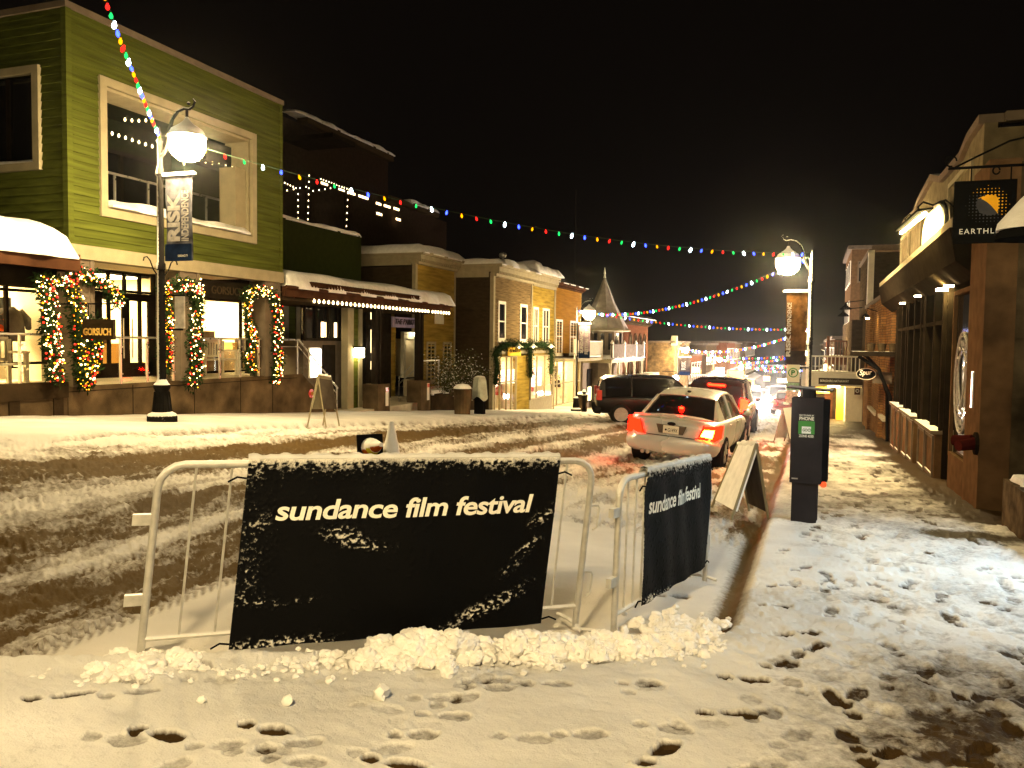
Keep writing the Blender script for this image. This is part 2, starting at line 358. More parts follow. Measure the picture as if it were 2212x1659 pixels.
def kerb_sd(x, y):    # >0 on the near pavement (street kerb x=-0.4, corner kerb running off to the left)
    a = x+.4; yk = 5.22+(x+.6)*.60; b = (yk-y)*.857
    k = .45; h = np.clip(.5+.5*(a-b)/k, 0, 1)
    return b*(1-h)+a*h+k*h*(1-h)
FEET = [(-3.36, 2.93, 1.0, .30, 1), (-2.68, 2.84, .1, .26, 1), (-2.28, 3.07, .0, .26, 1), (-1.60, 3.02, .05, .27, 1), (-2.37, 2.86, .4, .24, .3), (-1.64, 3.29, .4, .22, .4), (-1.61, 3.54, .3, .26, .35), (-1.54, 3.96, .3, .26, .35), (-1.28, 4.15, .3, .27, .35),
 (-.29, 4.66, .05, .27, .9), (-.33, 4.10, .35, .29, 1), (-.575, 3.56, 1.2, .30, 1), (-.82, 4.35, .4, .22, .4), (-.95, 3.6, .4, .24, .35), (-.2, 3.45, 1.3, .28, .4), (-.05, 3.3, 1.3, .28, .4), (.0, 5.7, .5, .25, .7), (-.12, 5.0, .7, .25, .4), (.35, 3.9, .9, .3, .8), (.75, 4.1, 1.0, .32, .8),
 (.3, 3.2, .6, .3, .9), (.9, 4.9, .4, .28, .6), (-1.05, 7.35, .6, .27, .6), (-.98, 6.6, .3, .27, .5), (-.2, 6.3, .4, .27, .6), (-.15, 7.0, .4, .26, .6)]
rng = random.Random(3)
for k in range(200):
    yy = rng.uniform(3.2, 20); xx = rng.uniform(-.25, 2.1)
    FEET.append((xx, yy, rng.uniform(1.0, 2.1), rng.uniform(.24, .32), rng.uniform(.10, .50)))
for k in range(48): FEET.append((rng.uniform(-3.4, -.1), rng.uniform(2.2, 4.3), rng.uniform(0, 1.2), .27, rng.uniform(.06, .36)))
def surface(x, y):
    z = zg(x, y); s = kerb_sd(x, y); wob = (fbm(x*1.7, y*1.7, 5)-.5)
    side = sst(-.15, .03, s+wob*.04); road = 1-side
    lw = -9.75+.25*np.sin(y*.35)+.2*(fbm(x*.0+1, y*.8, 9)-.5)-(y > 25)*0
    left = sst(.0, .35, lw-x)                         # left pavement, kerb buried in snow
    z = z-.10*road*(1-left)
    dirt_shade = np.full_like(x, 0.0)
    rr = road*(1-left)
    # plough/tyre lanes along the street
    wv = .05*np.sin(y*.3+1)+.05*(fbm(x*.5, y*.35, 19)-.5)*2
    u = x+wv
    lane = np.zeros_like(x); dep = np.zeros_like(x)
    for c, hw, st in ((-8.15, .72, 1.), (-5.95, .42, .95), (-4.75, .48, .95), (-7.25, .15, .5), (-3.3, .36, .55), (-2.0, .34, .45), (-9.2, .2, .3)):
        c2 = c if c < -3.5 else c
        far = sst(9, 14, y) if c > -3.5 else 1
        e = np.exp(-(np.abs(u-c)/hw)**3.0)*st*far; lane = np.maximum(lane, e); dep = dep+e*.035
    lane = lane*(.75+.6*(fbm(x*1.2, y*.25, 21)-.25))
    rough = fbm(x*9, y*3.2, 31)-.5
    mid = ((x < -4.3) | (y > 9)).astype(float)
    z = z-dep*rr*.6+rr*(rough*.075*(.45+lane)*mid+(fbm(x*26, y*14, 33)-.5)*.080*mid+(fbm(x*55, y*30, 34)-.5)*.035*mid)
    # rucks of slush thrown between the wheel lanes
    z = z+rr*mid*.07*sst(.45, .75, fbm(x*3.0, y*.8, 41))*(1-lane)
    dirt_shade = dirt_shade+rr*lane*1.15+rr*mid*.42*sst(.42, .62, fbm(x*5, y*1.2, 44))
    dirt_shade = dirt_shade+rr*mid*(.75*(fbm(x*22, y*7, 47)-.5)+.6*(fbm(x*60, y*22, 48)-.5))*(.45+lane*.8)-rr*mid*lane*.10
    # tyre treads pressed in the snow
    for c in (-4.22, -5.25, -6.85, -7.05, -3.55):
        m = np.exp(-((u-c)/.11)**4)*rr*(y < 26)*(1 if c < -4 else (y > 10))
        tr = np.sin((y+1.2*np.abs(u-c))*2*PI/.085)
        z = z+m*(tr*.009-.012); dirt_shade = dirt_shade+m*(.18-.16*tr)
    # gutter: wet brown strip where kerb meets road
    gt = np.exp(-((s+.13)/.10)**2)*(y > 5.0)*(x > -1.6)
    z = z-gt*.035; dirt_shade = dirt_shade+gt*1.0*sst(-.1, .35, fbm(x*2, y*1.1, 51))
    # wheel-churned patch between the cars and the pavement
    ch = np.exp(-((x+1.1)/.8)**4)*sst(8.0, 10.5, y)*(1-sst(24, 30, y))*rr
    dirt_shade = dirt_shade+ch*(.25+.7*sst(.4, .62, fbm(x*3, y*1.5, 61))); z = z+ch*.07*(fbm(x*4, y*2.2, 62)-.5)
    # near pavement: trampled, browner towards the right and front
    z = z+side*((fbm(x*3.2, y*3.2, 71)-.5)*.035)
    tramp = side*sst(-.45, .5, x+.35*(fbm(x*1.3, y*1.3, 73)-.5)*2+.0*y)
    fine = fbm(x*7, y*7, 75)-.5; fin2 = fbm(x*19, y*19, 77)-.5
    z = z+tramp*(fine*.075+fin2*.03)*(1-.7*sst(9, 14, y))
    near = 1-sst(4.1, 5.6, y+.9*(fbm(x*.9, y*.9, 79)-.5)*2-.15*x)
    dirt_shade = dirt_shade+tramp*(.02+.22*sst(.44, .66, fbm(x*1.6, y*1.6, 81))+.20*sst(-.08, -.24, fine))
    dirt_shade = dirt_shade+side*near*sst(-.6, .9, x)*(.42+.5*(fbm(x*2.6, y*2.6, 83)-.2))
    dirt_shade = dirt_shade+side*.10*sst(3.2, 2.4, y)*(x < 0)
    dirt_shade = dirt_shade+side*sst(9.5, 12, y)*(.20+.30*sst(.45, .6, fbm(x*1.1, y*.6, 85)))
    dirt_shade = dirt_shade+side*np.exp(-((y-10.4-.05*x)/.22)**2)*sst(.8, 1.6, x)*.9  # dark strip: concrete seam plus the wall corner's shadow edge, painted in
    dirt_shade = dirt_shade+side*sst(1.75, 2.15, x+.2*(fbm(x, y*.8, 87)-.5))*(y > 11.5)*.8
    dirt_shade = dirt_shade+tramp*.35*(fbm(x*13, y*13, 89)-.45)
    dirt_shade = dirt_shade+side*sst(26, 34, y)*.45
    # drift ridge left of the corner kerb
    rd = np.exp(-((s-.04)/.10)**2)*(x < -2.6); z = z+rd*.05; z = z+np.exp(-((x+3.5)/.5)**2-((y-2.75)/.35)**2)*.05
    # left pavement, kerb crack
    z = z+left*(fbm(x*1.5, y*1.5, 91)-.5)*.03
    ck = np.exp(-((x-lw+.1)/.06)**2)*(y > 8.5)*(y < 40); z = z-ck*.05; dirt_shade = dirt_shade+ck*.5
    dirt_shade = dirt_shade+left*(.05+.25*sst(-12.9, -13.7, x))
    kb = np.exp(-((s-.12)/.30)**2)*(y < 8)
    z = z+side*(fbm(x*12, y*12, 97)-.5)*.016+kb*(fbm(x*8, y*8, 98)-.45)*.055+kb*(fbm(x*24, y*24, 99)-.5)*.03
    # general soft snow undulation
    z = z+(fbm(x*.8, y*.8, 95)-.5)*.03
    # footprints: sole and heel
    for fx, fy, an, L, dp in FEET:
        m = (np.abs(x-fx) < .3) & (np.abs(y-fy) < .3)
        if not m.any(): continue
        dx = x[m]-fx; dy = y[m]-fy; a = dx*math.cos(an)+dy*math.sin(an); b = -dx*math.sin(an)+dy*math.cos(an)
        a = a+(vn(x[m]*28, y[m]*28, 7)-.5)*.022; b = b+(vn(x[m]*31, y[m]*31, 8)-.5)*.018
        W = .052+.0*a
        e1 = ((a-.055*L/.27)/(.088*L/.27))**2+(b/W)**2; e2 = ((a+.105*L/.27)/(.042*L/.27))**2+(b/(W*.8))**2
        e = np.minimum(e1, e2); k = sst(1.15, .8, e); z[m] -= k*.038*dp; dirt_shade[m] += k*1.25*dp
        z[m] += np.exp(-((np.sqrt(e)-1.25)/.18)**2)*.008*dp
    return z, np.clip(dirt_shade, 0, 1.3), s, lw

def build_ground():
    base = math.radians(90)+YAW
    fine = np.linspace(-math.radians(40), math.radians(40), 900)
    coarse = np.linspace(math.radians(40), math.radians(320), 90)[1:-1]
    th = np.concatenate([fine, coarse])+base; nth = len(th)
    r = [.35]
    while r[-1] < 420:
        q = r[-1]; F = 824*1.8
        dr = q*q/F*1.25
        if q < 2.3: dr = .05
        dr = min(max(dr, .007), q*.045)
        r.append(q+dr)
    r = np.array(r); nr = len(r)
    R, T = np.meshgrid(r, th, indexing='ij'); x = R*np.cos(T); y = R*np.sin(T)
    z, dirt_shade, s, lw = surface(x.ravel(), y.ravel()); x = x.ravel(); y = y.ravel()
    z = np.where(y < -2, z*0+zg(x, y*0-2)+.0, z)
    i, j = np.meshgrid(np.arange(nr-1), np.arange(nth), indexing='ij'); i = i.ravel(); j = j.ravel(); j2 = (j+1) % nth
    F4 = np.stack([i*nth+j, (i+1)*nth+j, (i+1)*nth+j2, i*nth+j2], 1)
    fs = s[F4].mean(1); fl = (lw-x)[F4].mean(1)
    cls = np.where(fs > 0, 1, np.where(fl > .0, 2, 0))
    print('ground verts', len(x), 'rows', nr)
    mats = [groundmat('road_snow', (.66, .63, .58), (.092, .057, .019), .62), groundmat('trodden_snow', (.70, .69, .67), (.040, .024, .009), .5), groundmat('pavement_snow', (.60, .58, .54), (.12, .085, .05), .5)]
    for c, nm in ((0, 'road'), (1, 'pavement'), (2, 'far_pavement')):
        f = F4[cls == c]; used, inv = np.unique(f.ravel(), return_inverse=True); f = inv.reshape(-1, 4)
        me = bpy.data.meshes.new(nm); me.vertices.add(len(used)); me.vertices.foreach_set('co', np.stack([x[used], y[used], z[used]], 1).ravel())
        me.loops.add(f.size); me.loops.foreach_set('vertex_index', f.ravel().astype(np.int32))
        me.polygons.add(len(f)); me.polygons.foreach_set('loop_start', (np.arange(len(f))*4).astype(np.int32)); me.polygons.foreach_set('loop_total', np.full(len(f), 4, np.int32))
        me.update(calc_edges=True); me.validate()
        me.polygons.foreach_set('use_smooth', [True]*len(f))
        a = me.attributes.new('dirt_shade', 'FLOAT', 'POINT'); a.data.foreach_set('value', dirt_shade[used].astype(np.float32))
        me.materials.append(mats[c]); o = bpy.data.objects.new(nm, me); C.objects.link(o); o['kind'] = 'structure'
        if nm == 'pavement': o['label'] = 'trodden dirty snow on the near pavement'
build_ground()

# lumps of ploughed snow
def lumps(name, pts, label, mat=SNOW):
    bm = bmesh.new(); bmesh.ops.create_icosphere(bm, subdivisions=4, radius=1); bv = [v.co.copy() for v in bm.verts]; bf = [tuple(v.index for v in f.verts) for f in bm.faces]
    bm2 = bmesh.new(); bmesh.ops.create_icosphere(bm2, subdivisions=2, radius=1); sv = [v.co.copy() for v in bm2.verts]; sf = [tuple(v.index for v in f.verts) for f in bm2.faces]
    from mathutils import noise
    mb = MB(); rg = random.Random(11)
    for (x, y, z, r) in pts:
        V, F = (bv, bf) if r > .045 else (sv, sf)
        o = Vector((rg.uniform(0, 99), rg.uniform(0, 99), rg.uniform(0, 99))); sc = Vector((rg.uniform(.8, 1.25), rg.uniform(.8, 1.25), rg.uniform(.7, 1.0))); i = len(mb.v)
        for v in V:
            k = 1+.42*noise.noise(v*1.2+o)+.26*noise.noise(v*2.7+o)+.15*noise.noise(v*5.6+o)+.08*noise.noise(v*11+o); p = Vector((v.x*sc.x, v.y*sc.y, v.z*sc.z))*k*r; mb.v.append((x+p.x, y+p.y, z+p.z))
        mb.f += [tuple(a+i for a in f) for f in F]
    o = obj(name, mb, mat, smooth=True); o['kind'] = 'stuff'; o['label'] = label; o['category'] = 'snow lumps'
def lump_pts():
    rg = random.Random(5); P = []
    def line(t): x = -3.45+t*3.0; return x, 5.12+(x+.6)*.60-.02
    clusters = [(.03, .09, .085), (.17, .2, .04), (.43, .08, .12), (.50, .08, .12), (.66, .07, .11), (.72, .08, .10), (.80, .07, .09), (.60, .2, .06), (.88, .10, .07), (.34, .2, .045)]
    for c, sp, rmax in clusters:
        for k in range(50):
            t = c+rg.gauss(0, sp*.38); x, y = line(t); off = rg.gauss(0, .09); r = rmax*rg.uniform(.25, .8)*(1 if abs(off) < .12 else .6)
            x += off*.5; y -= off*.85; P.append((x, y, G(x, y)+r*.25+(rg.uniform(.02, .065) if rg.random() < .4 and rmax > .1 and abs(off) < .09 else 0), r))
    for k in range(190):     # corner rubble by the second barrier
        x = rg.gauss(-.68, .17); y = rg.gauss(5.42, .22)
        if float(kerb_sd(np.array(x), np.array(y))) > .0: continue
        r = rg.uniform(.016, .05); P.append((x, y, G(x, y)-.04+r*.4+rg.uniform(0, .02), r))
    for k in range(700):
        x, y = line(rg.uniform(-.1, 1.0)); y += rg.gauss(-.06, .13); r = rg.uniform(.005, .022); P.append((x, y, G(x, y)+r*.3, r))
    for x, y, r in ((-1.98, 3.60, .045), (-2.36, 3.35, .03), (-3.2, 3.3, .05), (-2.75, 3.2, .02)): P.append((x, y, G(x, y)+r*.5, r))
    return P
lumps('snow_lumps', lump_pts(), 'broken lumps of ploughed snow piled along the kerb under the barriers', SNOWB)

# ================================================================ STREET LAMPS
BULB = MB().lathe([(.006, .03), (.012, .028), (.012, .012), (.020, 0), (.024, -.018), (.019, -.042), (.004, -.058)], n=8)
bulb_me = {}
def bulbmesh(mat):
    if mat.name not in bulb_me:
        me = bpy.data.meshes.new('bulb'); me.from_pydata(BULB.v, [], BULB.f); me.materials.append(mat); me.polygons.foreach_set('use_smooth', [True]*len(me.polygons)); bulb_me[mat.name] = me
    return bulb_me[mat.name]
def make_lamp():
    t = thing('street_lamp', 'x', 'street lamp', (0, 0, 0), 0, 'gooseneck street lamps along the kerbs')
    b = MB().lathe([(.27, 0), (.27, .22), (.25, .26), (.17, .30), (.16, .36), (.125, .62), (.12, .70), (.15, .74), (.15, .80), (.11, .84), (.085, .90)], n=12)
    for k in range(10): a = 2*PI*k/10; b.tube([(.165*math.cos(a), .165*math.sin(a), .30), (.125*math.cos(a), .125*math.sin(a), .68)], .014, 5)
    obj('base', b, snowcap_on(MT['post'].copy(), .35), t, True, True)
    p = MB().lathe([(.078, .88), (.072, 2.2), (.066, 2.9), (.085, 2.92), (.085, 3.02), (.066, 3.05), (.055, 4.6), (.085, 4.64), (.07, 4.72), (.05, 4.8), (.05, 5.2), (.07, 5.24), (.03, 5.3), (.035, 5.38), (.006, 5.5)], n=14)
    obj('pole', p, snowcap_on(MT['post'].copy(), .52, ns=26, amt=.22, axis=(-.75, -.6, .25)), t, True, True)
    # scrolled brackets half way up
    for s_ in (-1, 1):
        sc = MB().tube([(0, s_*(.08+.02), 2.82), (0, s_*.18, 2.9), (0, s_*.26, 3.06), (0, s_*.33, 3.12), (0, s_*.40, 3.10), (0, s_*.42, 3.04)], .012, 6)
        obj('bracket', sc, MT['post'], t, True)
    arm = [(0, 0, 4.95), (.1, 0, 5.02), (.18, 0, 5.18), (.22, 0, 5.42), (.30, 0, 5.62), (.42, 0, 5.74), (.56, 0, 5.78), (.68, 0, 5.76), (.76, 0, 5.80), (.80, 0, 5.88), (.76, 0, 5.93)]
    a = MB().tube(arm, [.035, .034, .032, .03, .03, .028, .027, .026, .022, .018, .012], 8); a.ball((.66, 0, 5.86), .03); a.tube([(.62, 0, 5.77), (.62, 0, 5.62)], .025, 8)
    obj('arm', a, snowcap_on(MT['post'].copy(), .3), t, True, True)
    h = MB().lathe([(.03, 5.62), (.06, 5.56), (.12, 5.50), (.24, 5.42), (.35, 5.27), (.34, 5.265), (.27, 5.40)], (.62, 0, 0), 20)
    obj('lamp_shade', h, snowcap_on(MT['post'].copy(), .3), t, True, True)
    g = MB().lathe([(.15, 5.42), (.25, 5.37), (.30, 5.26), (.32, 5.16), (.31, 5.06), (.25, 4.94), (.14, 4.86), (.01, 4.84)], (.62, 0, 0), 20)  # globe made larger than life so its shape includes the glare
    obj('globe', g, EM['lamp'], t, True, True)
    return t
LAMPS = [(-11.25, 12.1, 0, 'tall black street lamp before the green building, its globe glaring'), (-.03, 24.0, 1, 'black street lamp on the right kerb beyond the parking pay station'),
 (-11.3, 41.0, 0, 'street lamp in front of the orange shop left of the street'), (.05, 52.5, 1, 'farther street lamp seen beside the white balcony posts'), (-11.2, 75.0, 0, 'street lamp in front of the flat brick wall'),
 (.0, 84.0, 1, 'street lamp far down the right side of the street'), (-11.2, 105.0, 0, 'small far street lamp beyond the low white balcony'), (-.05, -1.85, 1, 'street lamp standing on the near kerb behind the viewer'), (-11.2, 138, 0, 'farthest street lamp at the end of the left kerb')]
proto = None; HEAD = {}
for k, (x, y, side, lab) in enumerate(LAMPS):
    L = make_lamp() if proto is None else copy_tree(proto)
    proto = proto or L
    L.location = (x, y, G(x, y)-.12 if y > 0 else .17); L.rotation_euler = (0, 0, PI if side else 0); L['label'] = lab
    HEAD[k] = Vector((x+(-.12 if side else .12), y, L.location.z+5.32))

# ================================================================ OVERHEAD STRINGS OF COLOURED BULBS
WIRE = pm('cable', (.03, .05, .03), .6)
def light_string(name, a, b, sag, step, order, label, mats, group, wrap=False, big=1.0, par=None, off=0.):
    a = Vector(a); b = Vector(b); L = (b-a).length; n = int(L/step)
    t = thing(name, label, 'string lights', tuple(a), 0, group) if par is None else par
    pts = [a+(b-a)*(k/n)-V3(0, 0, sag*4*(k/n)*(1-k/n)) for k in range(n+1)]
    obj('wire', MB().tube(pts, .006, 5), WIRE, t)
    ids = range(1, n)
    if n > 99: ids = sorted(random.Random(1).sample(range(1, n), 98))
    for k in ids:
        m = mats[order[(k) % len(order)]]; o = bpy.data.objects.new('bulb', bulbmesh(m)); C.objects.link(o); o.parent = t
        o.location = pts[k]-a-V3(0, 0, .03); o.rotation_euler = (random.uniform(-.35, .35), random.uniform(-.35, .35), 0); s_ = big*random.uniform(.9, 1.1)*(1.25 if order[k % len(order)] == 0 else 1); o.scale = (s_, s_, s_)
    return t
gs = 'strings of coloured bulbs zigzagging over the street'
order = [0, 1, 2, 3, 4]
light_string('light_string', HEAD[7]+V3(0, 0, .3), HEAD[0]+V3(-.1, 0, .0), .30, .26, order, 'string of coloured bulbs rising steeply from the nearest left lamp', STR, gs)
light_string('light_string', HEAD[0], HEAD[1]+V3(.1, 0, .1), .55, .34, order, 'longest string of coloured bulbs, from the green building to the right lamp', STR, gs, big=1.05)
light_string('light_string', HEAD[1]+V3(.05, 0, .0), HEAD[2]+V3(-.1, 0, 0), .70, .30, order, 'string of coloured bulbs dropping from the right lamp to the orange shop lamp', STR, gs, big=1.15)
light_string('light_string', HEAD[2], HEAD[3], .35, .28, order, 'string of coloured bulbs from the lamp by the orange shop towards the white balcony', STR, gs, big=1.35)
light_string('light_string', HEAD[3], HEAD[4], .8, .33, order, 'upper of two coloured strings leaving the lamp before the brick wall', STR, gs, big=1.7)
light_string('light_string', HEAD[4], HEAD[5], .8, .33, order, 'lower of two coloured strings leaving the lamp before the brick wall', STR, gs, big=1.9)
light_string('light_string', HEAD[5], HEAD[6], .8, .45, order, 'short looking far string of coloured bulbs just above the distant glare', STR, gs, big=2.2)
light_string('light_string', HEAD[6], (.0, 116, G(0, 116)+5.3), .8, .5, order, 'far string of coloured bulbs under the one above the glare', STR, gs, big=2.4)
light_string('light_string', (.0, 116, G(0, 116)+5.3), HEAD[8], .8, .55, order, 'second lowest of the far strings of coloured bulbs', STR, gs, big=2.6)
light_string('light_string', HEAD[8], (.0, 160, G(0, 160)+5.3), .8, .6, order, 'lowest and farthest string of coloured bulbs', STR, gs, big=2.8)

# ================================================================ LEFT SIDE
XF = -13.8; XS = -16.3
def Yx(px, py, X): return ax(px, py, X)[1]
def Zx(px, py, X): return ax(px, py, X)[2]
# ---- green two-storey building with the big picture opening
gb = thing('green_building', 'green clapboard two-storey building with one huge white-framed opening upstairs', 'building', (XF, 12.4, 0))
Y0, Y1 = 12.4, 19.35; ZB, ZT = 3.46, 8.14
w_ = MB(); siding(w_, XF, Y0+.1, Y1-.1, ZB, ZT-.12, .165, 1, [(13.32, 18.02, 4.28, 6.78)], .028)
siding_y(w_, Y0, -21, XF-.1, ZB, ZT-.12, .165, [(-16.6, -14.62, 5.08, 6.82)], .028)
w_.box(-21, -20.9, Y0, Y1, ZB, ZT-.12); w_.box(-21, XF-.03, Y1-.02, Y1-.0, ZB, ZT-.12); w_.box(-21, XF-.05, Y0+.05, Y1-.05, ZT-.3, ZT-.2)
obj('wall', w_, MT['green'], gb)
t_ = MB(); t_.box(XF-.1, XF+.03, Y0-.03, Y0+.1, ZB, ZT-.1); t_.box(XF-.1, XF+.03, Y1-.1, Y1+.02, ZB, ZT-.1)
objs('corner_board', t_, MT['green'], gb)
t_ = MB(); t_.box(XF-.1, XF+.06, Y0-.06, Y1+.05, ZT-.12, ZT); t_.box(-21, XF-.1, Y0-.06, Y0+.06, ZT-.12, ZT); t_.box(-21, XF-.1, Y1-.06, Y1+.05, ZT-.12, ZT)
obj('parapet_cap', t_, snowcap_on(MT['taupe'].copy(), .5), gb)
t_ = MB(); t_.box(XF-.3, XF+.05, Y0-.05, Y1+.04, 3.18, ZB+.003); t_.box(-21, XF-.3, Y0-.05, Y0+.2, 3.18, ZB+.003)
obj('fascia_band', t_, MT['cream'], gb)
t_ = MB().box(-21, XF-.3, Y0+.2, Y1, 3.3, 3.4); obj('soffit', t_, MT['plaster'], gb)
# frame and deep reveal
t_ = MB(); ring(t_, XF-.02, 13.32, 18.02, 4.28, 6.78, .17, .09)
t_.box(XF-.75, XF-.025, 17.96, 18.02, 4.28, 6.78); t_.box(XF-.75, XF-.025, 13.32, 13.36, 4.28, 6.78); t_.box(XF-.75, XF-.025, 13.36, 17.96, 6.72, 6.78); t_.box(XF-.75, XF-.025, 13.36, 17.96, 4.28, 4.36)
t_.box(XF-.6, XF-.1, 17.55, 17.95, 4.36, 6.0)
obj('opening_frame', t_, MT['cream'], gb)
sn = pillow(XF-.7, XF+.10, 13.4, 17.95, lambda x, y: 4.365, .14, 6, 40, .5, 4); obj('snow_on_sill', sn, SNOW, gb, smooth=True)
# terrace inside
t_ = MB().box(-20.6, XF-.75, Y0+.3, Y1-.2, 4.0, 4.3).box(-20.6, -20.5, Y0+.2, Y1-.2, 4.3, 7.4).box(-20.6, XF-.75, Y1-.3, Y1-.2, 4.3, 7.4).box(-20.6, XF-.2, Y0+.2, Y1-.2, 7.3, 7.4).box(-17.4, -17.3, Y0+.2, Y1-.2, 4.3, 7.3)
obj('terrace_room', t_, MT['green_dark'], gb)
t_ = MB()
for a in (13.3, 14.6, 15.9, 17.2): t_.box(-17.29, -17.24, a, a+1.15, 4.35, 6.4)
obj('terrace_window', t_, MT['bglass'], gb)
t_ = MB()
for a in (13.2, 14.5, 15.8, 17.1, 18.4): t_.box(-17.29, -17.2, a, a+.1, 4.3, 6.5)
t_.box(-17.28, -17.19, 13.2, 18.5, 6.4, 6.5)
obj('terrace_frame', t_, MT['dark'], gb)
t_ = MB().box(-14.9, -14.86, 13.0, 18.9, 5.28, 5.33)
for a in (13.6, 14.6, 15.6, 16.6, 17.6): t_.box(-14.9, -14.86, a, a+.04, 4.3, 5.3)
obj('terrace_rail', t_, MT['steel'], gb)
obj('rail_glass', MB().box(-14.89, -14.875, 13.0, 18.9, 4.36, 5.25), MT['railglass'], gb)
t_ = MB().box(-14.6, -14.35, 17.0, 18.0, 6.0, 6.6); t_.box(-14.7, -14.2, 16.6, 18.1, 6.0, 6.04); obj('terrace_beam', t_, MT['dark'], gb)
# left window (side wall)
wf = MB(); 
wf.box(-16.75, -14.45, Y0-.09, Y0+.02, 4.93, 5.08); wf.box(-16.75, -14.45, Y0-.09, Y0+.02, 6.82, 6.97); wf.box(-14.62, -14.45, Y0-.09, Y0+.02, 5.08, 6.82); wf.box(-16.75, -16.6, Y0-.09, Y0+.02, 5.08, 6.82); wf.box(-16.6, -14.62, Y0+.02, Y0+.2, 5.02, 5.08)
wo = obj('window', wf, MT['cream'], gb)
obj('pane', MB().box(-16.6, -14.62, Y0+.14, Y0+.16, 5.08, 6.82), MT['bglass'], wo)
obj('mullion', MB().box(-15.55, -15.45, Y0+.10, Y0+.135, 5.08, 6.82), MT['dark'], wo)
obj('snow_on_ledge', pillow(-16.6, -14.64, Y0-.07, Y0+.13, lambda x, y: 5.085, .09, 20, 5, .3, 8), SNOW, wo, smooth=True)
# columns under the overhang (cladding of boards)
for a, b in ((12.45, 12.97), (15.45, 16.05), (18.62, 19.25)):
    c = MB(); siding(c, XF-.0, a+.08, b-.08, .62, 3.18, .3, 1, (), .012); siding_y(c, a, XF-.5, XF-.06, .62, 3.18, .3, (), .012); c.box(XF-.52, XF-.01, a+.02, b, .62, 3.18)
    c.box(XF-.08, XF+.02, a-.02, a+.08, .62, 3.18); c.box(XF-.08, XF+.02, b-.08, b+.02, .62, 3.18)
    obj('column', c, MT['taupe'], gb)
# storefront at the back of the porch
def shopwin(parent, X, y0, y1, z0, z1, frame, name='shop_window', mull=(), trans=None, w=.06, gl='glass'):
    f = MB(); ring(f, X-.02, y0+w, y1-w, z0+w, z1-w, w, .1)
    for m in mull: f.box(X-.02, X+.07, m-w/2, m+w/2, z0+w, z1-w)
    if trans: f.box(X-.021, X+.071, y0+w, y1-w, trans-w/2, trans+w/2)
    o = obj(name, f, frame, parent); obj('pane', MB().box(X+.012, X+.02, y0+w, y1-w, z0+w, z1-w), MT[gl], o); return o
t_ = MB()
SH = XS
t_.box(SH-.1, SH, 5, 8.0, .6, 3.3)      # wall bits between windows
for a, b in ((13.95, 15.25), (17.25, 19.0), (21.1, 21.55)): t_.box(SH-.1, SH, a, b, .6, 3.3)
t_.box(SH-.1, SH, 21.55, 23.6, 1.5, 3.3)
obj('shopfront_wall', t_, MT['cream'], gb)
shopwin(gb, SH, 8.0, 13.95, 1.0, 2.98, MT['dark'], mull=(9.8, 11.6, 13.0), trans=2.62)
shopwin(gb, SH, 19.0, 21.1, .62, 2.98, MT['dark'], mull=(20.75,), trans=None)
d_ = shopwin(gb, SH, 15.25, 17.25, .62, 3.28, MT['dark'], 'entrance_door', mull=(15.75, 16.25, 16.75), trans=2.78)
obj('door_leaf', MB().box(SH+.02, SH+.09, 15.35, 17.15, .66, .98).box(SH+.02, SH+.09, 15.3, 15.5, .66, 2.74).box(SH+.02, SH+.09, 17.0, 17.2, .66, 2.74).box(SH+.021, SH+.091, 16.14, 16.36, .66, 2.74).box(SH+.02, SH+.092, 15.35, 17.15, 2.55, 2.74), MT['dark'], d_)
obj('handle', MB().tube([(SH+.13, 16.12, 1.1), (SH+.13, 16.12, 2.1)], .015, 6).tube([(SH+.13, 16.40, 1.1), (SH+.13, 16.40, 2.1)], .015, 6), MT['steel'], d_)
# shop rooms
def room(parent, x0, x1, y0, y1, z0, z1, mat, floor=None, lamp='room', lw=.5, name='shop_room', pad=.6):
    r = MB().quad((x0, y0, z0), (x0, y1, z0), (x0, y1, z1), (x0, y0, z1)).quad((x0, y0, z0), (x0, y0, z1), (x1, y0, z1), (x1, y0, z0)).quad((x0, y1, z0), (x1, y1, z0), (x1, y1, z1), (x0, y1, z1)).quad((x0, y0, z1), (x0, y1, z1), (x1, y1, z1), (x1, y0, z1))
    r.quad((x0, y0, z0), (x1, y0, z0), (x1, y1, z0), (x0, y1, z0))
    o = obj(name, r, mat, parent); xm = (x0+x1)/2; 
    obj('ceiling_light', MB().box(x0+(x1-x0)*.25, x0+(x1-x0)*.75, y0+pad, y1-pad, z1-.06, z1-.02), EM[lamp], o); return o
room(gb, -21, SH-.1, 6, 14.2, .6, 3.25, MT['plaster']); room(gb, -21, SH-.1, 14.3, 18.6, .6, 3.3, MT['plaster']); room(gb, -21, SH-.1, 18.7, 23.4, .6, 3.25, MT['plaster'], lamp='room')
it = MB().box(-18.6, -17.8, 15.0, 17.8, .6, 1.45); obj('counter', it, MT['wood'], gb)
it = MB()
for z in (1.2, 1.7, 2.2, 2.7): it.box(-20.9, -20.5, 18.2, 23.0, z, z+.04)
for z in (1.2, 1.7, 2.2): it.box(-20.9, -20.5, 8, 13.6, z, z+.04)
obj('shelf', it, MT['wood'], gb)
it = MB()
rg = random.Random(2)
for z in (1.24, 1.74, 2.24):
    for k in range(26): y = 8+rg.random()*15; it.box(-20.85, -20.6, y, y+rg.uniform(.08, .3), z, z+rg.uniform(.1, .32))
for k in range(9): y = 15.1+k*.28; it.box(-18.4, -18.1, y, y+rg.uniform(.06, .2), 1.45, 1.45+rg.uniform(.08, .28))
obj('shelf_goods', it, MT['brown'], gb)
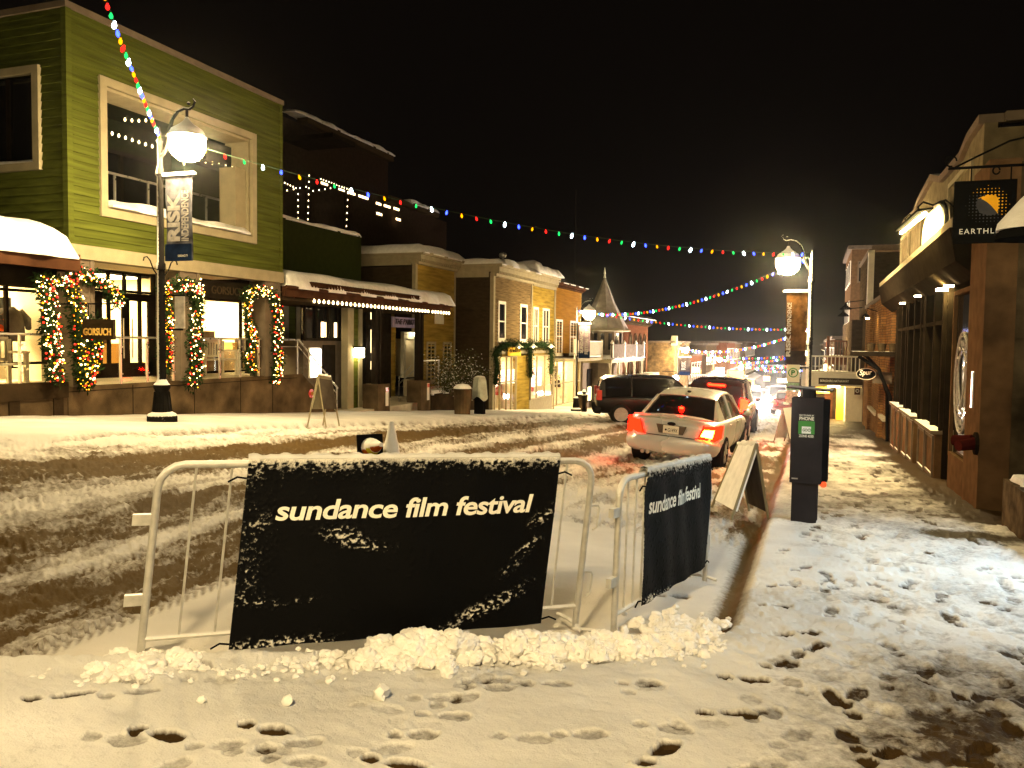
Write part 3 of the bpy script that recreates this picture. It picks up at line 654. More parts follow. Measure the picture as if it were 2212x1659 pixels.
cols = [pm('stock_%d' % k, c, .6) for k, c in enumerate([(.5, .05, .03), (.06, .12, .3), (.5, .36, .15), (.22, .16, .10), (.6, .55, .45), (.05, .04, .04)])]
for ci, m_ in enumerate(cols):
    it = MB()
    for z in (1.24, 1.74, 2.24):
        for k in range(9): y = 8+rg.random()*15; it.box(-20.45, -20.2, y, y+rg.uniform(.1, .35), z, z+rg.uniform(.12, .36))
    for k in range(5): y = rg.uniform(18.9, 22.5); x = rg.uniform(-19.5, -17); z = .6; it.box(x-.25, x+.25, y-.3, y+.3, z, z+rg.uniform(.5, 1.3))
    for k in range(4): y = rg.uniform(8.5, 14); x = rg.uniform(-19.5, -17.8); it.box(x-.2, x+.2, y-.25, y+.25, .6, .6+rg.uniform(.6, 1.4))
    for k in range(2): y = rg.uniform(14.6, 18.4); it.box(-20.9, -20.6, y-.3, y+.3, 1.6, 1.6+rg.uniform(.4, 1.0))
    obj('shop_stock', it, m_, gb)
# mannequins with coats in the left shop window
def coat(x, y, z, col, label, h=1.0, nm='coat_display'):
    t = thing(nm, label, 'clothes display', (x, y, z), 0, 'coats on stands in the left shop window')
    c = MB(); n = 18; prof = [(0, .30, .17), (.25, .30, .18), (.5, .27, .17), (.7, .25, .15), (.82, .24, .12), (.90, .12, .08), (.95, .07, .06)]
    i0 = 0
    for zz, a, b in prof:
        for j in range(n):
            q = 2*PI*j/n; k = 1+.10*math.sin(q*5+zz*6)+.06*math.sin(q*9); c.v.append((b*math.cos(q)*k, a*math.sin(q)*k, .25+zz*h))
    for k in range(len(prof)-1):
        for j in range(n): A = k*n+j; B = k*n+(j+1) % n; c.f.append((A, B, B+n, A+n))
    for s in (-1, 1): c.tube([(0, s*.2, .25+.84*h), (.06, s*.36, .25+.6*h), (.16, s*.30, .25+.35*h)], [.09, .085, .06], 8)
    obj('coat', c, col, t, True, True); obj('stand', MB().tube([(0, 0, -.35), (0, 0, .3)], .02, 6).lathe([(.15, -.35), (.15, -.33), (.02, -.31)]), MT['dark'], t, True)
    return t
coat(-16.9, 12.95, 1.25, pm('red_down', (.75, .12, .03), .5), 'orange-red padded coat on a stand in the left shop window', .72)
coat(-16.9, 13.62, 1.25, pm('grey_down', (.14, .13, .12), .6), 'dark grey parka on a stand beside the orange-red coat', .82)
coat(-16.9, 12.1, 1.25, pm('white_down', (.6, .58, .55), .6), 'pale coat on a stand at the far left of the shop window', .75)
p_ = thing('window_poster', 'blue and white ski poster hanging in the left shop window', 'poster', (-17.3, 12.9, 1.6)); obj('sheet', MB().box(-17.32, -17.3, 12.75, 13.35, 1.5, 2.55), pm('blue_white_print', (.35, .5, .8), .5, var=.6, scale=2), p_)
p_ = thing('dark_poster', 'slate grey poster panel hanging beside the ski poster', 'poster', (-17.3, 13.7, 1.6)); obj('sheet', MB().box(-17.32, -17.3, 13.4, 13.95, 1.6, 2.5), pm('slate_print', (.10, .12, .14), .5, var=.5, scale=3), p_)

# ---- porch slab with its concrete retaining wall and the stair at its right end
pw = thing('porch_wall', 'long stained concrete retaining wall under the shop porch', 'retaining wall', (XF, 12, 0))
t_ = MB(); t_.box(SH-.1, XF-.12, 2, 20.1, .4, .61); obj('porch_floor', t_, MT['stone'], pw)
t_ = MB(); t_.box(XF-.12, XF-.02, 12.35, 20.1, -2.2, .63)
t_.prism([(XF-.12, 20.1, -2.2), (XF-.12, 20.1, .63), (XF-.12, 20.35, .63), (XF-.12, 22.4, -.75), (XF-.12, 22.4, -2.2)], (.10, 0, 0))
t_.prism([(XF-1.6, 20.1, -2.2), (XF-1.6, 20.1, .6), (XF-1.6, 22.4, -.8), (XF-1.6, 22.4, -2.2)], (1.47, 0, 0))
obj('wall', t_, MT['concrete'], pw)
t_ = MB()
for a in (14.0, 15.9, 17.6, 18.95): t_.box(XF-.018, XF-.012, a, a+.015, -1.0, .6)
t_.box(XF-.018, XF-.012, 12.35, 20.1, .52, .535); obj('joint', t_, MT['dark'], pw)
t_ = MB(); t_.box(XF-.12, XF+.02, 2, 12.33, .42, .74); obj('band', t_, MT['concrete_d'], pw)
t_ = MB(); t_.box(XF-.12, XF-.02, 2, 12.33, -1, .42); obj('lower_wall', t_, MT['concrete'], pw)
t_ = MB()
for a in (11.05, 12.0, 9.6, 8.1): t_.box(XF-.03, XF+.005, a, a+.22, -1, .42)
obj('rib', t_, MT['concrete_d'], pw)
for k in range(7):
    pass
st_ = MB()
for k in range(7): y = 20.3+k*.3; st_.box(XF-1.6, XF-.14, y, y+.3, -1.4, .6-(k+1)*.17)
obj('step', st_, MT['stone'], pw)
fd = thing('fire_hose_inlet', 'small twin brass hose inlet on the stair cheek wall', 'hose inlet', (XF, 21, -.3))
for k, (px, py) in enumerate(((682, 850), (692, 850))):
    q = ax(px-9, py, XF); obj('inlet', MB().tube([q, (q[0]+.12, q[1], q[2])], .055, 10), MT['brass'], fd)
q = ax(672, 850, XF); obj('plate', MB().tube([q, (q[0]+.015, q[1], q[2])], .13, 12), MT['red'], fd)
# glass railing
def railing(name, label, segs, zt, zb, X, posts, group=None):
    t = thing(name, label, 'railing', (X, segs[0][0], zb), 0, group)
    for a, b in segs:
        obj('handrail', MB().tube([(X, a, zt), (X, b, zt)], .024, 8), MT['steel'], t)
        obj('glass', MB().box(X-.008, X+.004, a+.03, b-.03, zb+.08, zt-.1), MT['railglass'], t)
    for y in posts:
        obj('post', MB().box(X-.02, X+.03, y-.016, y+.016, zb-.05, zt).tube([(X+.03, y-.04, zb+.22), (X+.03, y+.04, zb+.22)], .02, 6).tube([(X+.03, y-.04, zt-.2), (X+.03, y+.04, zt-.2)], .02, 6), MT['steel'], t)
    return t
railing('glass_railing', 'glass railing with steel posts along the porch edge before the left shop window', [(7.5, 12.3)], 1.66, .72, XF-.1, [8.9, 10.1, 11.36, 12.2])
railing('glass_railing', 'glass railing with steel posts between the first two garlanded columns', [(13.05, 15.4)], 1.62, .62, XF-.1, [13.75, 14.5, 15.3])
railing('glass_railing', 'glass railing in front of the right shop window, beside the dark sign box', [(16.1, 18.55)], 1.62, .62, XF-.1, [16.9, 17.69, 18.45])
sr = thing('stair_railing', 'sloping steel and glass stair railing at the porch end', 'railing', (XF, 20, .6))
a, b, c = (XF-.07, 19.4, 1.62), (XF-.07, 20.25, 1.62), (XF-.07, 22.35, .12)
obj('handrail', MB().tube([a, b, c], .026, 8), MT['steel'], sr)
obj('lower_rail', MB().tube([(XF-.07, 19.4, 1.42), (XF-.07, 20.25, 1.42), (XF-.07, 22.3, -.05)], .014, 6), MT['steel'], sr)
for y, z0, z1 in ((20.2, .6, 1.6), (22.3, -.8, .14)): obj('post', MB().tube([(XF-.07, y, z0), (XF-.07, y, z1)], .02, 6), MT['steel'], sr)
obj('glass', MB().prism([(XF-.075, 20.3, .68), (XF-.075, 20.3, 1.4), (XF-.075, 22.2, .02), (XF-.075, 22.2, -.62)], (.01, 0, 0)), MT['railglass'], sr)
# benches
def bench(x, y, z, lab, L=1.2):
    t = thing('bench', lab, 'bench', (x, y, z), 0, 'pale slatted benches on the porch')
    obj('seat', MB().box(0, .5, -L/2, L/2, .42, .46), MT['bench'], t, True)
    bk = MB().box(-.04, 0, -L/2, L/2, .9, 1.0).box(-.04, 0, -L/2, L/2, .5, .56)
    for k in range(12): yy = -L/2+.06+k*(L-.12)/11; bk.box(-.03, -.01, yy-.022, yy+.022, .5, .95)
    obj('backrest', bk, MT['bench'], t, True)
    for s in (-1, 1):
        obj('armrest', MB().box(-.03, .55, s*L/2-.04, s*L/2+.04, .66, .71), MT['bench'], t, True)
        obj('leg', MB().box(.45, .52, s*L/2-.04, s*L/2+.04, 0, .66), MT['bench'], t, True); obj('leg', MB().box(-.04, .03, s*L/2-.04, s*L/2+.04, 0, .95), MT['bench'], t, True)
    return t
bench(-15.6, 11.75, .61, 'pale slatted bench behind the leftmost glass railing', 1.5)
bench(-15.6, 18.45, .61, 'pale slatted bench under the right shop window', 1.3)
# hanging shop sign and dark sign box
s_ = thing('hanging_sign', 'brown hanging shop sign with gold capital letters between two garlands', 'sign', (-13.3, 12.2, 2.0))
p0, p1 = ay(181, 733, 12.2), ay(241, 690, 12.2)
obj('board', MB().box(p0[0]-.04, p1[0]+.04, 12.2, 12.26, p0[2], p1[2]), MT['brown'], s_)
tx = MB(); text(tx, 'GORSUCH', (p0[0]+.01, 12.19, p0[2]+.08), (1, 0, 0), (0, 0, 1), p1[0]-p0[0]-.02, .14, bold=.02, extr=.008); obj('lettering', tx, MT['brass'], s_)
obj('bracket', MB().tube([(p0[0]-.6, 12.23, p1[2]+.3), (p1[0]+.1, 12.23, p1[2]+.3)], .015, 6).tube([(p0[0]+.1, 12.23, p1[2]), (p0[0]+.1, 12.23, p1[2]+.3)], .008, 5).tube([(p1[0]-.1, 12.23, p1[2]), (p1[0]-.1, 12.23, p1[2]+.3)], .008, 5), MT['black'], s_)
s_ = thing('sign_box', 'long unlit dark brown sign box over the right shop window', 'sign', (XF, 17, 2.9))
obj('box', MB().box(XF-.55, XF-.2, 16.25, 18.35, 2.62, 3.08), MT['dark'], s_)
tx = MB(); text(tx, 'GORSUCH', (XF-.195, 16.75, 2.74), (0, 1, 0), (0, 0, 1), 1.2, .2, extr=.01); obj('lettering', tx, MT['brown'], s_)

# ---- garlands with fairy lights
FW = em('fairy_white', (1, .66, .20), 9, False); FR = em('fairy_red', (1, .02, .008), 2.2, False); FG = em('fairy_gold', (1, .36, .01), 2.6, False)
fb = MB().ball((0, 0, 0), .0145, 6); fairy = {}
for m in (FW, FR, FG):
    me = bpy.data.meshes.new('bulb'); me.from_pydata(fb.v, [], fb.f); me.materials.append(m); fairy[m.name] = me
RED_BAUBLE = pm('red_bauble', (.5, .02, .02), .15, var=.1, bump=0)
def garland(label, paths, rad, nleaf, nb, lit=True, seed=1, mats=None, group='evergreen garlands with fairy lights'):
    t = thing('garland', label, 'garland', paths[0][0], 0, group); rg = random.Random(seed); L = rootloc(t)
    mb = MB(); core = MB(); seg = []; rad *= 1.18
    for P in paths:
        P = [Vector(p) for p in P]; core.tube(P, rad*.35, 6)
        for a, b in zip(P[:-1], P[1:]): seg.append((a, b, (b-a).length))
    tot = sum(s[2] for s in seg)
    def pick():
        q = rg.random()*tot
        for a, b, l in seg:
            if q <= l: return a+(b-a)*(q/l)
            q -= l
        return b
    for k in range(int(nleaf*1.25*tot)):
        p = pick(); d = Vector((rg.gauss(0, 1), rg.gauss(0, 1), rg.gauss(0, .7))).normalized(); rr = rad*rg.uniform(.25, 1.0)*(1+.25*math.sin(p.z*7+p.y*5)); q = p+d*rr
        e = (d+Vector((rg.gauss(0, .6), rg.gauss(0, .6), rg.gauss(-.3, .5)))).normalized()*rg.uniform(.07, .15); sd = e.cross(Vector((rg.gauss(0, 1), rg.gauss(0, 1), rg.gauss(0, 1)))).normalized()*rg.uniform(.010, .024)
        mb.poly([q-e*.5, q+sd, q+e*.5, q-sd])
    mb.add(core); obj('foliage', mb, mats or MT['pine'], t)
    if lit:
        for k in range(min(nb, 99)):
            p = pick(); d = Vector((abs(rg.gauss(0, 1))*.9+.2, rg.gauss(-.3, 1), rg.gauss(0, .6))).normalized()
            q = p+d*rad*rg.uniform(.75, 1.05); r_ = rg.random(); m = FW if r_ < .48 else (FR if r_ < .76 else FG)
            o = bpy.data.objects.new('bulb', fairy[m.name]); C.objects.link(o); o.parent = t; o.location = q-L; s = rg.uniform(.8, 1.35); o.scale = (s, s, s)
        ex = MB()
        for k in range(nb): p = pick(); d = Vector((abs(rg.gauss(0, 1))*.9+.2, rg.gauss(-.3, 1), rg.gauss(0, .6))).normalized(); ex.ball(p+d*rad*rg.uniform(.6, 1.0), .009, 5)
        obj('small_bulbs', ex, FW if seed % 2 else FG, t, kind='stuff')
        bb = MB()
        for k in range(nb//3): p = pick(); d = Vector((abs(rg.gauss(0, 1)), rg.gauss(0, 1), rg.gauss(0, .6))).normalized(); bb.ball(p+d*rad*.8, .028, 6)
        obj('red_baubles', bb, RED_BAUBLE, t, smooth=True, kind='stuff')
    return t
def gp(L, X=XF+.12): return [ax(px, py, X) for px, py in L]
garland('lit garland hanging left of the first column, at the left shop window', [gp([(92, 612), (103, 640), (108, 700), (112, 760), (118, 822)])], .17, 650, 80, seed=1)
garland('thick brightly lit garland winding down the front of the first column', [gp([(150, 612), (163, 650), (168, 720), (175, 780), (182, 838)]), gp([(210, 690), (205, 740), (196, 790), (184, 835)])], .17, 600, 99, seed=2)
garland('lit garland swag over the first column and hanging sign', [gp([(85, 604), (120, 612), (150, 605), (176, 590), (205, 605), (232, 618), (252, 640), (248, 655)])], .15, 650, 70, seed=3)
garland('lit garland left of the middle column, behind the lamp post', [gp([(352, 622), (360, 680), (358, 740), (360, 805)])], .15, 550, 55, seed=4)
garland('thick lit garland right of the middle column with its swag', [gp([(350, 625), (385, 618), (420, 615), (424, 680), (420, 740), (422, 800), (412, 832)])], .19, 650, 99, seed=5)
garland('lit garland loop on the left of the third column', [gp([(532, 650), (536, 700), (548, 740), (534, 775), (545, 802)])], .13, 500, 50, seed=6)
garland('thick lit garland right of the third column beside the stair', [gp([(530, 640), (560, 625), (590, 640), (600, 690), (596, 740), (600, 780), (594, 825)])], .17, 650, 99, seed=7)

# ---- left snowy canopy
cn = thing('shop_canopy', 'dark canopy heaped with snow at the far left, over the coats window', 'canopy', (-14, 11, 3))
cz = lambda x, y: 3.18+(-13.55-x)*.10
obj('roof', MB().prism([(XS, 5, 3.05), (-13.5, 5, 2.95), (-13.5, 5, 3.17), (XS, 5, 3.42)], (0, 7.3, 0)), MT['dark'], cn)
obj('fascia', MB().box(-13.5, -13.42, 5, 12.32, 2.9, 3.22).box(-14.6, -13.5, 12.22, 12.33, 2.9, 3.22), MT['copper'], cn)
obj('beam', MB().box(-14.2, -13.9, 5, 12.2, 2.55, 2.94), MT['dark'], cn)
sp = pillow(-16.2, -13.35, 4.8, 12.25, cz, .62, 18, 50, .12, 3); obj('snow', sp, SNOW, cn, smooth=True)

# ---- second canopy with bulbs
c2 = thing('long_canopy', 'long rust-edged canopy with thick snow and a row of white bulbs beneath', 'canopy', (-14, 25, 3))
za = lambda y: 3.12-(y-19.4)*.003
obj('fascia', MB().box(XF-.04, XF+.06, 19.42, 30.6, 2.82, 3.1).box(-16.4, XF-.04, 30.5, 30.6, 2.82, 3.1), MT['copper'], c2)
obj('gutter', MB().tube([(XF+.1, 19.42, 3.08), (XF+.1, 30.65, 3.04)], .055, 8), MT['copper'], c2)
obj('roof', MB().prism([(-16.6, 19.42, 3.3), (XF-.04, 19.42, 2.95), (XF-.04, 19.42, 3.1), (-16.6, 19.42, 3.5)], (0, 11.15, 0)), MT['dark'], c2)
obj('soffit', MB().box(-16.5, XF-.05, 19.43, 30.5, 2.72, 2.8), MT['brown'], c2)
sp = pillow(-16.8, XF+.16, 19.5, 30.9, lambda x, y: 3.10+(XF+.1-x)*.13, .42, 16, 70, .15, 6); obj('snow', sp, SNOW, c2, smooth=True)
g = MB()
for k in range(44): y = 20.6+k*.16; g.box(XF+.02, XF+.20, y, y+.012, 3.14, 3.30)
g.tube([(XF+.18, 20.5, 3.2), (XF+.18, 27.6, 3.18)], .012, 5).tube([(XF+.18, 20.5, 3.29), (XF+.18, 27.6, 3.27)], .012, 5)
obj('snow_guard', g, MT['copper'], c2)
for k in range(38):
    o = bpy.data.objects.new('bulb', fairy_w if False else bulbmesh(STR[0] if False else EM['bulbw'])); C.objects.link(o); o.parent = c2; y = 20.9+k*.257+(.12 if k > 30 else 0); o.location = Vector((XF+.03, y, 2.78))-rootloc(c2); o.scale = (1.5, 1.5, 1.3)
def cpost(y, lab, X=XF-.35):
    t = thing('canopy_post', lab, 'post', (X, y, G(X, y)))
    obj('pedestal', MB().box(X-.3, X+.3, y-.42, y+.42, -1.3, .12), MT['concrete'], t)
    obj('steel_post', MB().box(X-.09, X+.09, y-.22, y-.06, .12, 2.8).box(X-.09, X+.09, y+.06, y+.22, .12, 2.8).box(X-.04, X+.04, y-.06, y+.06, .13, 2.79), MT['dark'], t)
    obj('notice', MB().box(X+.302, X+.31, y+.1, y+.3, -.65, .0), MT['white'], t); obj('notice_header', MB().box(X+.311, X+.316, y+.11, y+.29, -.16, -.02), MT['red'], t)
    return t
cpost(25.3, 'dark double post on a concrete pedestal, beside the bright doorway'); cpost(28.6, 'dark double post on a concrete pedestal near the canopy end')
# recess behind canopy: lift block, doors, lit passage
rb = thing('recess_block', 'grey entrance block with pale corner boards under the long canopy', 'building', (-16, 22, 0))
def onX(X, px0, px1, py0, py1):
    a = ax(px0, (py0+py1)/2, X); b = ax(px1, (py0+py1)/2, X); return a[1], b[1], Zx((px0+px1)/2, py1, X), Zx((px0+px1)/2, py0, X)
y0, y1, z0, z1 = onX(-15.2, 655, 752, 735, 886)
t_ = MB().box(-16.8, -15.2, y0, y1, -1.1, z1); obj('wall', t_, MT['taupe'], rb)
yy0, yy1, zz0, zz1 = onX(-15.2, 655, 750, 655, 718)
t_ = MB().box(-15.3, -15.2, yy0, yy1, z1-.0, 2.75); obj('window', t_, MT['bglass'], rb)
t_ = MB().box(-15.19, -15.1, yy0, yy1, z1-.02, z1+.06)
for k in range(5): yk = yy0+(yy1-yy0)*k/4; t_.box(-15.19, -15.12, yk-.03, yk+.03, z1, 2.75)
obj('window_frame', t_, MT['dark'], rb)
for k in (.38, .48, .68): obj('lit_pane', MB().box(-15.19, -15.185, yy0+(yy1-yy0)*k, yy0+(yy1-yy0)*(k+.07), z1+.1, z1+.6), EM['lit'], rb)
def strip(X, px0, px1, py0, py1, mat, nm, th=.25, rz=None):
    a, b, c, d = onX(X, px0, px1, py0, py1); return obj(nm, MB().box(X-th, X, a, b, c if rz is None else rz, d), mat, rb)
strip(-14.75, 751, 764, 640, 888, MT['cream'], 'corner_board', rz=-1.1)
strip(-14.8, 764, 776, 640, 888, MT['green'], 'green_panel', rz=-1.1)
strip(-14.75, 776, 783, 640, 885, MT['cream'], 'corner_board', rz=-1.1)
strip(-16.25, 613, 624, 650, 800, MT['cream'], 'corner_board'); strip(-16.27, 624, 640, 650, 740, MT['green'], 'green_panel'); strip(-16.25, 640, 652, 650, 735, MT['cream'], 'corner_board')
a, b, c, d = onX(-16.2, 790, 845, 660, 868); obj('entrance_door', MB().box(-16.4, -16.2, a, b, -1.1, 2.75), MT['dark'], rb)
dd = MB()
for (u0, u1) in ((801, 807), (812, 816)):
    for v0, v1 in ((665, 690), (712, 762), (780, 798)): aa, bb, cc, e = onX(-16.19, u0, u1, v0, v1); dd.box(-16.19, -16.18, aa, bb, cc, e)
obj('door_light', dd, EM['lit'], rb)
a, b, c, d = onX(-15.19, 697, 716, 745, 870); obj('grey_door', MB().box(-15.199, -15.16, a, b+.2, -1.1, d), MT['dark'], rb)
rw = MB(); siding(rw, -16.6, 25.2, 31.3, -1.1, 3.4, .16, 1, [(29.0, 29.9, -.4, 1.7)]); obj('ochre_wall', rw, MT['yellow'], rb)
obj('floor', MB().box(-16.9, XF-.2, 22.5, 31.2, -1.6, -.72), MT['stone'], rb)
# lit white panel + sconce + bright doorway
s_ = thing('glowing_sign', 'blank glowing white sign panel beside the porch stair', 'lit sign', (-14.4, 21, .8))
a, b, c, d = onX(-14.5, 671, 690, 754, 813); obj('panel', MB().box(-14.5, -14.44, a, b, c, d), EM['litw'], s_); obj('case', MB().box(-14.56, -14.505, a-.04, b+.04, c-.04, d+.04), MT['white'], s_)
s_ = thing('wall_sconce', 'bright square wall sconce on the green strip under the canopy', 'wall lamp', (-14.7, 23.8, 1.2))
a, b, c, d = onX(-14.7, 767, 779, 752, 772); obj('lantern', MB().box(-14.74, -14.55, a, b, c, d), EM['spot'], s_); obj('cap', MB().box(-14.78, -14.5, a-.04, b+.04, d, d+.06), MT['black'], s_)
dw = thing('lit_doorway', 'glowing cream doorway at the top of short steps under the canopy', 'doorway', (-16.5, 29, 0))
a, b, c, d = onX(-16.5, 874, 895, 732, 815)
obj('recess', MB().quad((-17.6, a, c), (-17.6, b+1, c), (-17.6, b+1, d), (-17.6, a, d)), MT['plaster'], dw)
obj('frame', MB().box(-16.6, -16.45, a-.18, a, c, d+.3).box(-16.6, -16.45, b, b+.14, c, d+.3).box(-16.6, -16.45, a, b, d, d+.3), MT['white'], dw)
obj('door', MB().box(-16.58, -16.54, a, b, c, d), MT['plaster'], dw)
obj('lamp', MB().ball((-16.2, (a+b)/2, d+.2), .09, 8), EM['spot'], dw)
sp_ = MB()
for k in range(5): sp_.box(-16.4+k*.3, -16.1+k*.3, a-.3, b+.9, -1.3, c-.05-k*.17)
obj('step', sp_, MT['stone'], dw)
hr = thing('step_handrail', 'pair of slanting steel handrails on the doorway steps', 'handrail', (-15.5, 28, 0))
for k, (q0, q1) in enumerate((((862, 815), (888, 790)), ((862, 829), (900, 795)))):
    A = ax(*q0, -14.9-.25*k); B = ax(*q1, -16.1); obj('rail', MB().tube([A, B], .024, 6).tube([A, (A[0], A[1], -.8)], .02, 6), MT['steel'], hr)
pk = thing('hanging_board', 'purplish hanging board lettered in script under the canopy', 'sign', (-14.9, 26.5, 2.3))
a, b, c, d = onX(-14.6, 848, 907, 686, 708)
obj('board', MB().box(-14.65, -14.6, a, b, c, d), pm('purple_board', (.16, .13, .20), .5), pk)
tx = MB(); text(tx, 'THE PARKITE', (-14.59, a+.2, c+.12), (0, 1, 0), (0, 0, 1), b-a-.4, .2, shear=.2, extr=.006); obj('lettering', tx, MT['dark'], pk)
gd = thing('planter_wall', 'low concrete planter wall with snowy shrubs at the canopy end', 'planter', (XF, 30, -1))
obj('wall', MB().box(XF-.9, XF-.1, 29.2, 34.6, -1.9, -.45), MT['concrete_d'], gd)
obj('snow', pillow(XF-.9, XF-.08, 29.2, 34.6, lambda x, y: -.45, .16, 8, 40, .3, 12), SNOW, gd, smooth=True)
railing('glass_railing', 'short green-tinted glass railing beside the snowy shrub', [(28.9, 30.8)], .85, -.4, XF-.5, [29.0, 30.7])

# ---- lower green wing and the dark hotel behind
lw_ = thing('green_wing', 'dim green parapet wall with snow on top behind the long canopy', 'building', (-16.6, 20, 3))
Xw = -16.65; a = Yx(612, 530, XF)-.0; ya, yb = Yx(600, 530, Xw), Yx(780, 545, Xw); zt = Zx(613, 470, Xw)
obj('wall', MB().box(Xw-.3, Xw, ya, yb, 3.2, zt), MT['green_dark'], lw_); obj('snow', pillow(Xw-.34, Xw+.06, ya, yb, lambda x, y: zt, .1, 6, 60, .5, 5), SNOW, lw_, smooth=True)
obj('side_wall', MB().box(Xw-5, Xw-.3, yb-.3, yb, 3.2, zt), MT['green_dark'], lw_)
ht = thing('dark_hotel', 'dark unlit building behind the green wing, its terraces outlined in tiny lights', 'building', (-22, 30, 0))
XH = -22.
def hz(px, py): q = ax(px, py, XH); return q[1], q[2]
yA, zA = hz(650, 268); yB, zB = hz(838, 348); yC, _ = hz(942, 466); y00 = hz(560, 300)[0]
HM = pm('hotel_wall', (.020, .013, .009), .8)
obj('wall', MB().box(XH-12, XH, y00-6, yB, -1, zA).box(XH-10, XH-.2, yB, yC+2, -1, hz(942, 470)[1]), HM, ht)
obj('roof_edge', MB().box(XH-.2, XH+.35, yA, yB, zA, zA+.35).box(XH-.4, XH+.2, yB, yC, hz(942, 470)[1], hz(942, 470)[1]+.3), snowcap_on(MT['brown'].copy(), .5), ht)
obj('snow', pillow(XH-.3, XH+.4, yA-1, yB+.1, lambda x, y: zA+.33, .16, 6, 50, .4, 4), SNOW, ht, smooth=True)
obj('snow', pillow(XH-.4, XH+.25, yC-4, yC+.1, lambda x, y: hz(942, 470)[1]+.3, .2, 6, 30, .4, 4), SNOW, ht, smooth=True)
tw = MB(); q = hz(612, 295); q2 = hz(665, 300)
obj('terrace_roof', MB().box(XH, XH+2.5, q[0], q2[0], q[1]-.2, q[1]+.0), MT['dark'], ht)
lit = MB()
for px0, px1, py0, py1 in ((762, 777, 391, 396), (797, 812, 407, 412), (818, 835, 411, 417), (840, 858, 418, 424)): pass
for px0, px1, py in ((762, 779, 393), (801, 817, 408), (822, 839, 414), (843, 862, 421), (876, 888, 438), (893, 905, 444), (910, 921, 450)):
    # clerestory slots glowing
    cx = px0*1.; 
for px0, px1, py0, py1 in ((761, 778, 391, 396),): pass
for a_, b_ in (((761, 392), (779, 398)), ((800, 405), (817, 410)), ((822, 411), (840, 418)), ((844, 420), (862, 427)), ((881, 434), (896, 440)), ((899, 440), (914, 446)), ((917, 446), (931, 452)), ((926, 470), (934, 482))):
    pass
LS = [(693, 392, 708, 399), (731, 405, 746, 411), (750, 412, 767, 419), (774, 420, 795, 428), (812, 436, 823, 441), (829, 441, 843, 447), (850, 447, 862, 455), (855, 470, 865, 480), (813, 458, 825, 464)]
for x0, y0_, x1, y1_ in LS:
    A = ax(x0, y0_, XH+.02); B = ax(x1, y1_, XH+.02); A2 = ax(x0, y0_+5, XH+.02)
    lit.poly([(XH+.03, A[1], A[2]), (XH+.03, A2[1], A2[2]), (XH+.03, B[1], A2[2]), (XH+.03, B[1], A[2])])
obj('lit_window_slot', lit, EM['lit'], ht)
TX = -19.5
ts = thing('terrace_frame_lights', 'dark timber terrace frame outlined with tiny white bulbs above the green wing', 'terrace frame', (TX, 24, 5))
fr = MB()
def tl(a, b, n):
    A = Vector(ax(*a, TX)); B = Vector(ax(*b, TX)); fr.tube([A+V3(-.1, 0, 0), B+V3(-.1, 0, 0)], .07, 4); 
    for k in range(n):
        o = bpy.data.objects.new('bulb', bulbmesh(EM['bulbw'])); C.objects.link(o); o.parent = ts; o.location = A+(B-A)*((k+.5)/n)-V3(TX, 24, 5); o.scale = (.7, .7, .7)
tl((668, 372), (665, 480), 8); tl((690, 385), (757, 410), 12); tl((612, 393), (642, 407), 5); tl((644, 412), (644, 478), 5); tl((752, 410), (748, 495), 6); tl((613, 412), (668, 402), 4); tl((670, 413), (720, 405), 4)
obj('frame', fr, MT['dark'], ts)
tls = thing('terrace_string', 'two sagging rows of small warm bulbs inside the big upstairs opening', 'string lights', (-15, 15, 6))
wr = MB()
for A, B, n, X in (((228, 282), (545, 372), 22, -14.3), ((270, 257), (345, 252), 5, -15.2), ((395, 300), (400, 395), 4, -15.4)):
    P = [Vector(ax(A[0]+(B[0]-A[0])*k/n, A[1]+(B[1]-A[1])*k/n+5*math.sin(PI*k/n), X)) for k in range(n+1)]
    wr.tube(P, .005, 4)
    for p in P: o = bpy.data.objects.new('bulb', bulbmesh(EM['bulbw'])); C.objects.link(o); o.parent = tls; o.location = p-V3(-15, 15, 6); o.scale = (.9, .9, .9)
obj('wire', wr, WIRE, tls)

# ---- ochre building (behind), brown/ochre shop building, orange shop
def window(parent, X, y0, y1, z0, z1, fm, w=.11, nx=1, mull=True, midz=None, glassm='bglass'):
    f = MB(); ring(f, X-.01 if nx > 0 else X+.01, y0+w, y1-w, z0+w, z1-w, w, .06, nx)
    if midz: f.box(X, X+nx*.045, y0+w, y1-w, midz-.03, midz+.03)
    if mull: f.box(X, X+nx*.043, (y0+y1)/2-.025, (y0+y1)/2+.025, z0+w, z1-w)
    f.box(X, X+nx*.09, y0-.05, y1+.05, z0-.06, z0+.003)
    o = obj('window', f, fm, parent); obj('pane', MB().box(X+nx*.005, X+nx*.012, y0+w, y1-w, z0+w, z1-w), MT[glassm], o); return o
def cornice(parent, X, y0, y1, z, fm, d=.35, h=.45, teeth=True, sidex=None):
    c = MB().box(X-.2, X+d*.35, y0, y1, z-h, z-h*.6).box(X-.2, X+d*.7, y0-.1, y1+.1, z-h*.6, z-h*.25).box(X-.2, X+d, y0-.18, y1+.18, z-h*.25, z)
    if sidex is not None: c.box(sidex, X-.2, y0-.1, y0+.1, z-h*.6, z-h*.25).box(sidex, X-.2, y0-.18, y0+.1, z-h*.25, z-.003).box(sidex, X-.2, y0-.04, y0+.1, z-h-.05, z-h*.6)
    if teeth:
        k = y0
        while k < y1: c.box(X+d*.35, X+d*.62, k, k+.09, z-h*.78, z-h*.6); k += .2
    return obj('cornice', c, fm, parent)
oa = thing('ochre_building', 'ochre clapboard building with deep cream cornice and rounded snow', 'building', (-15.64, 31.2, 0))
XA = -15.64
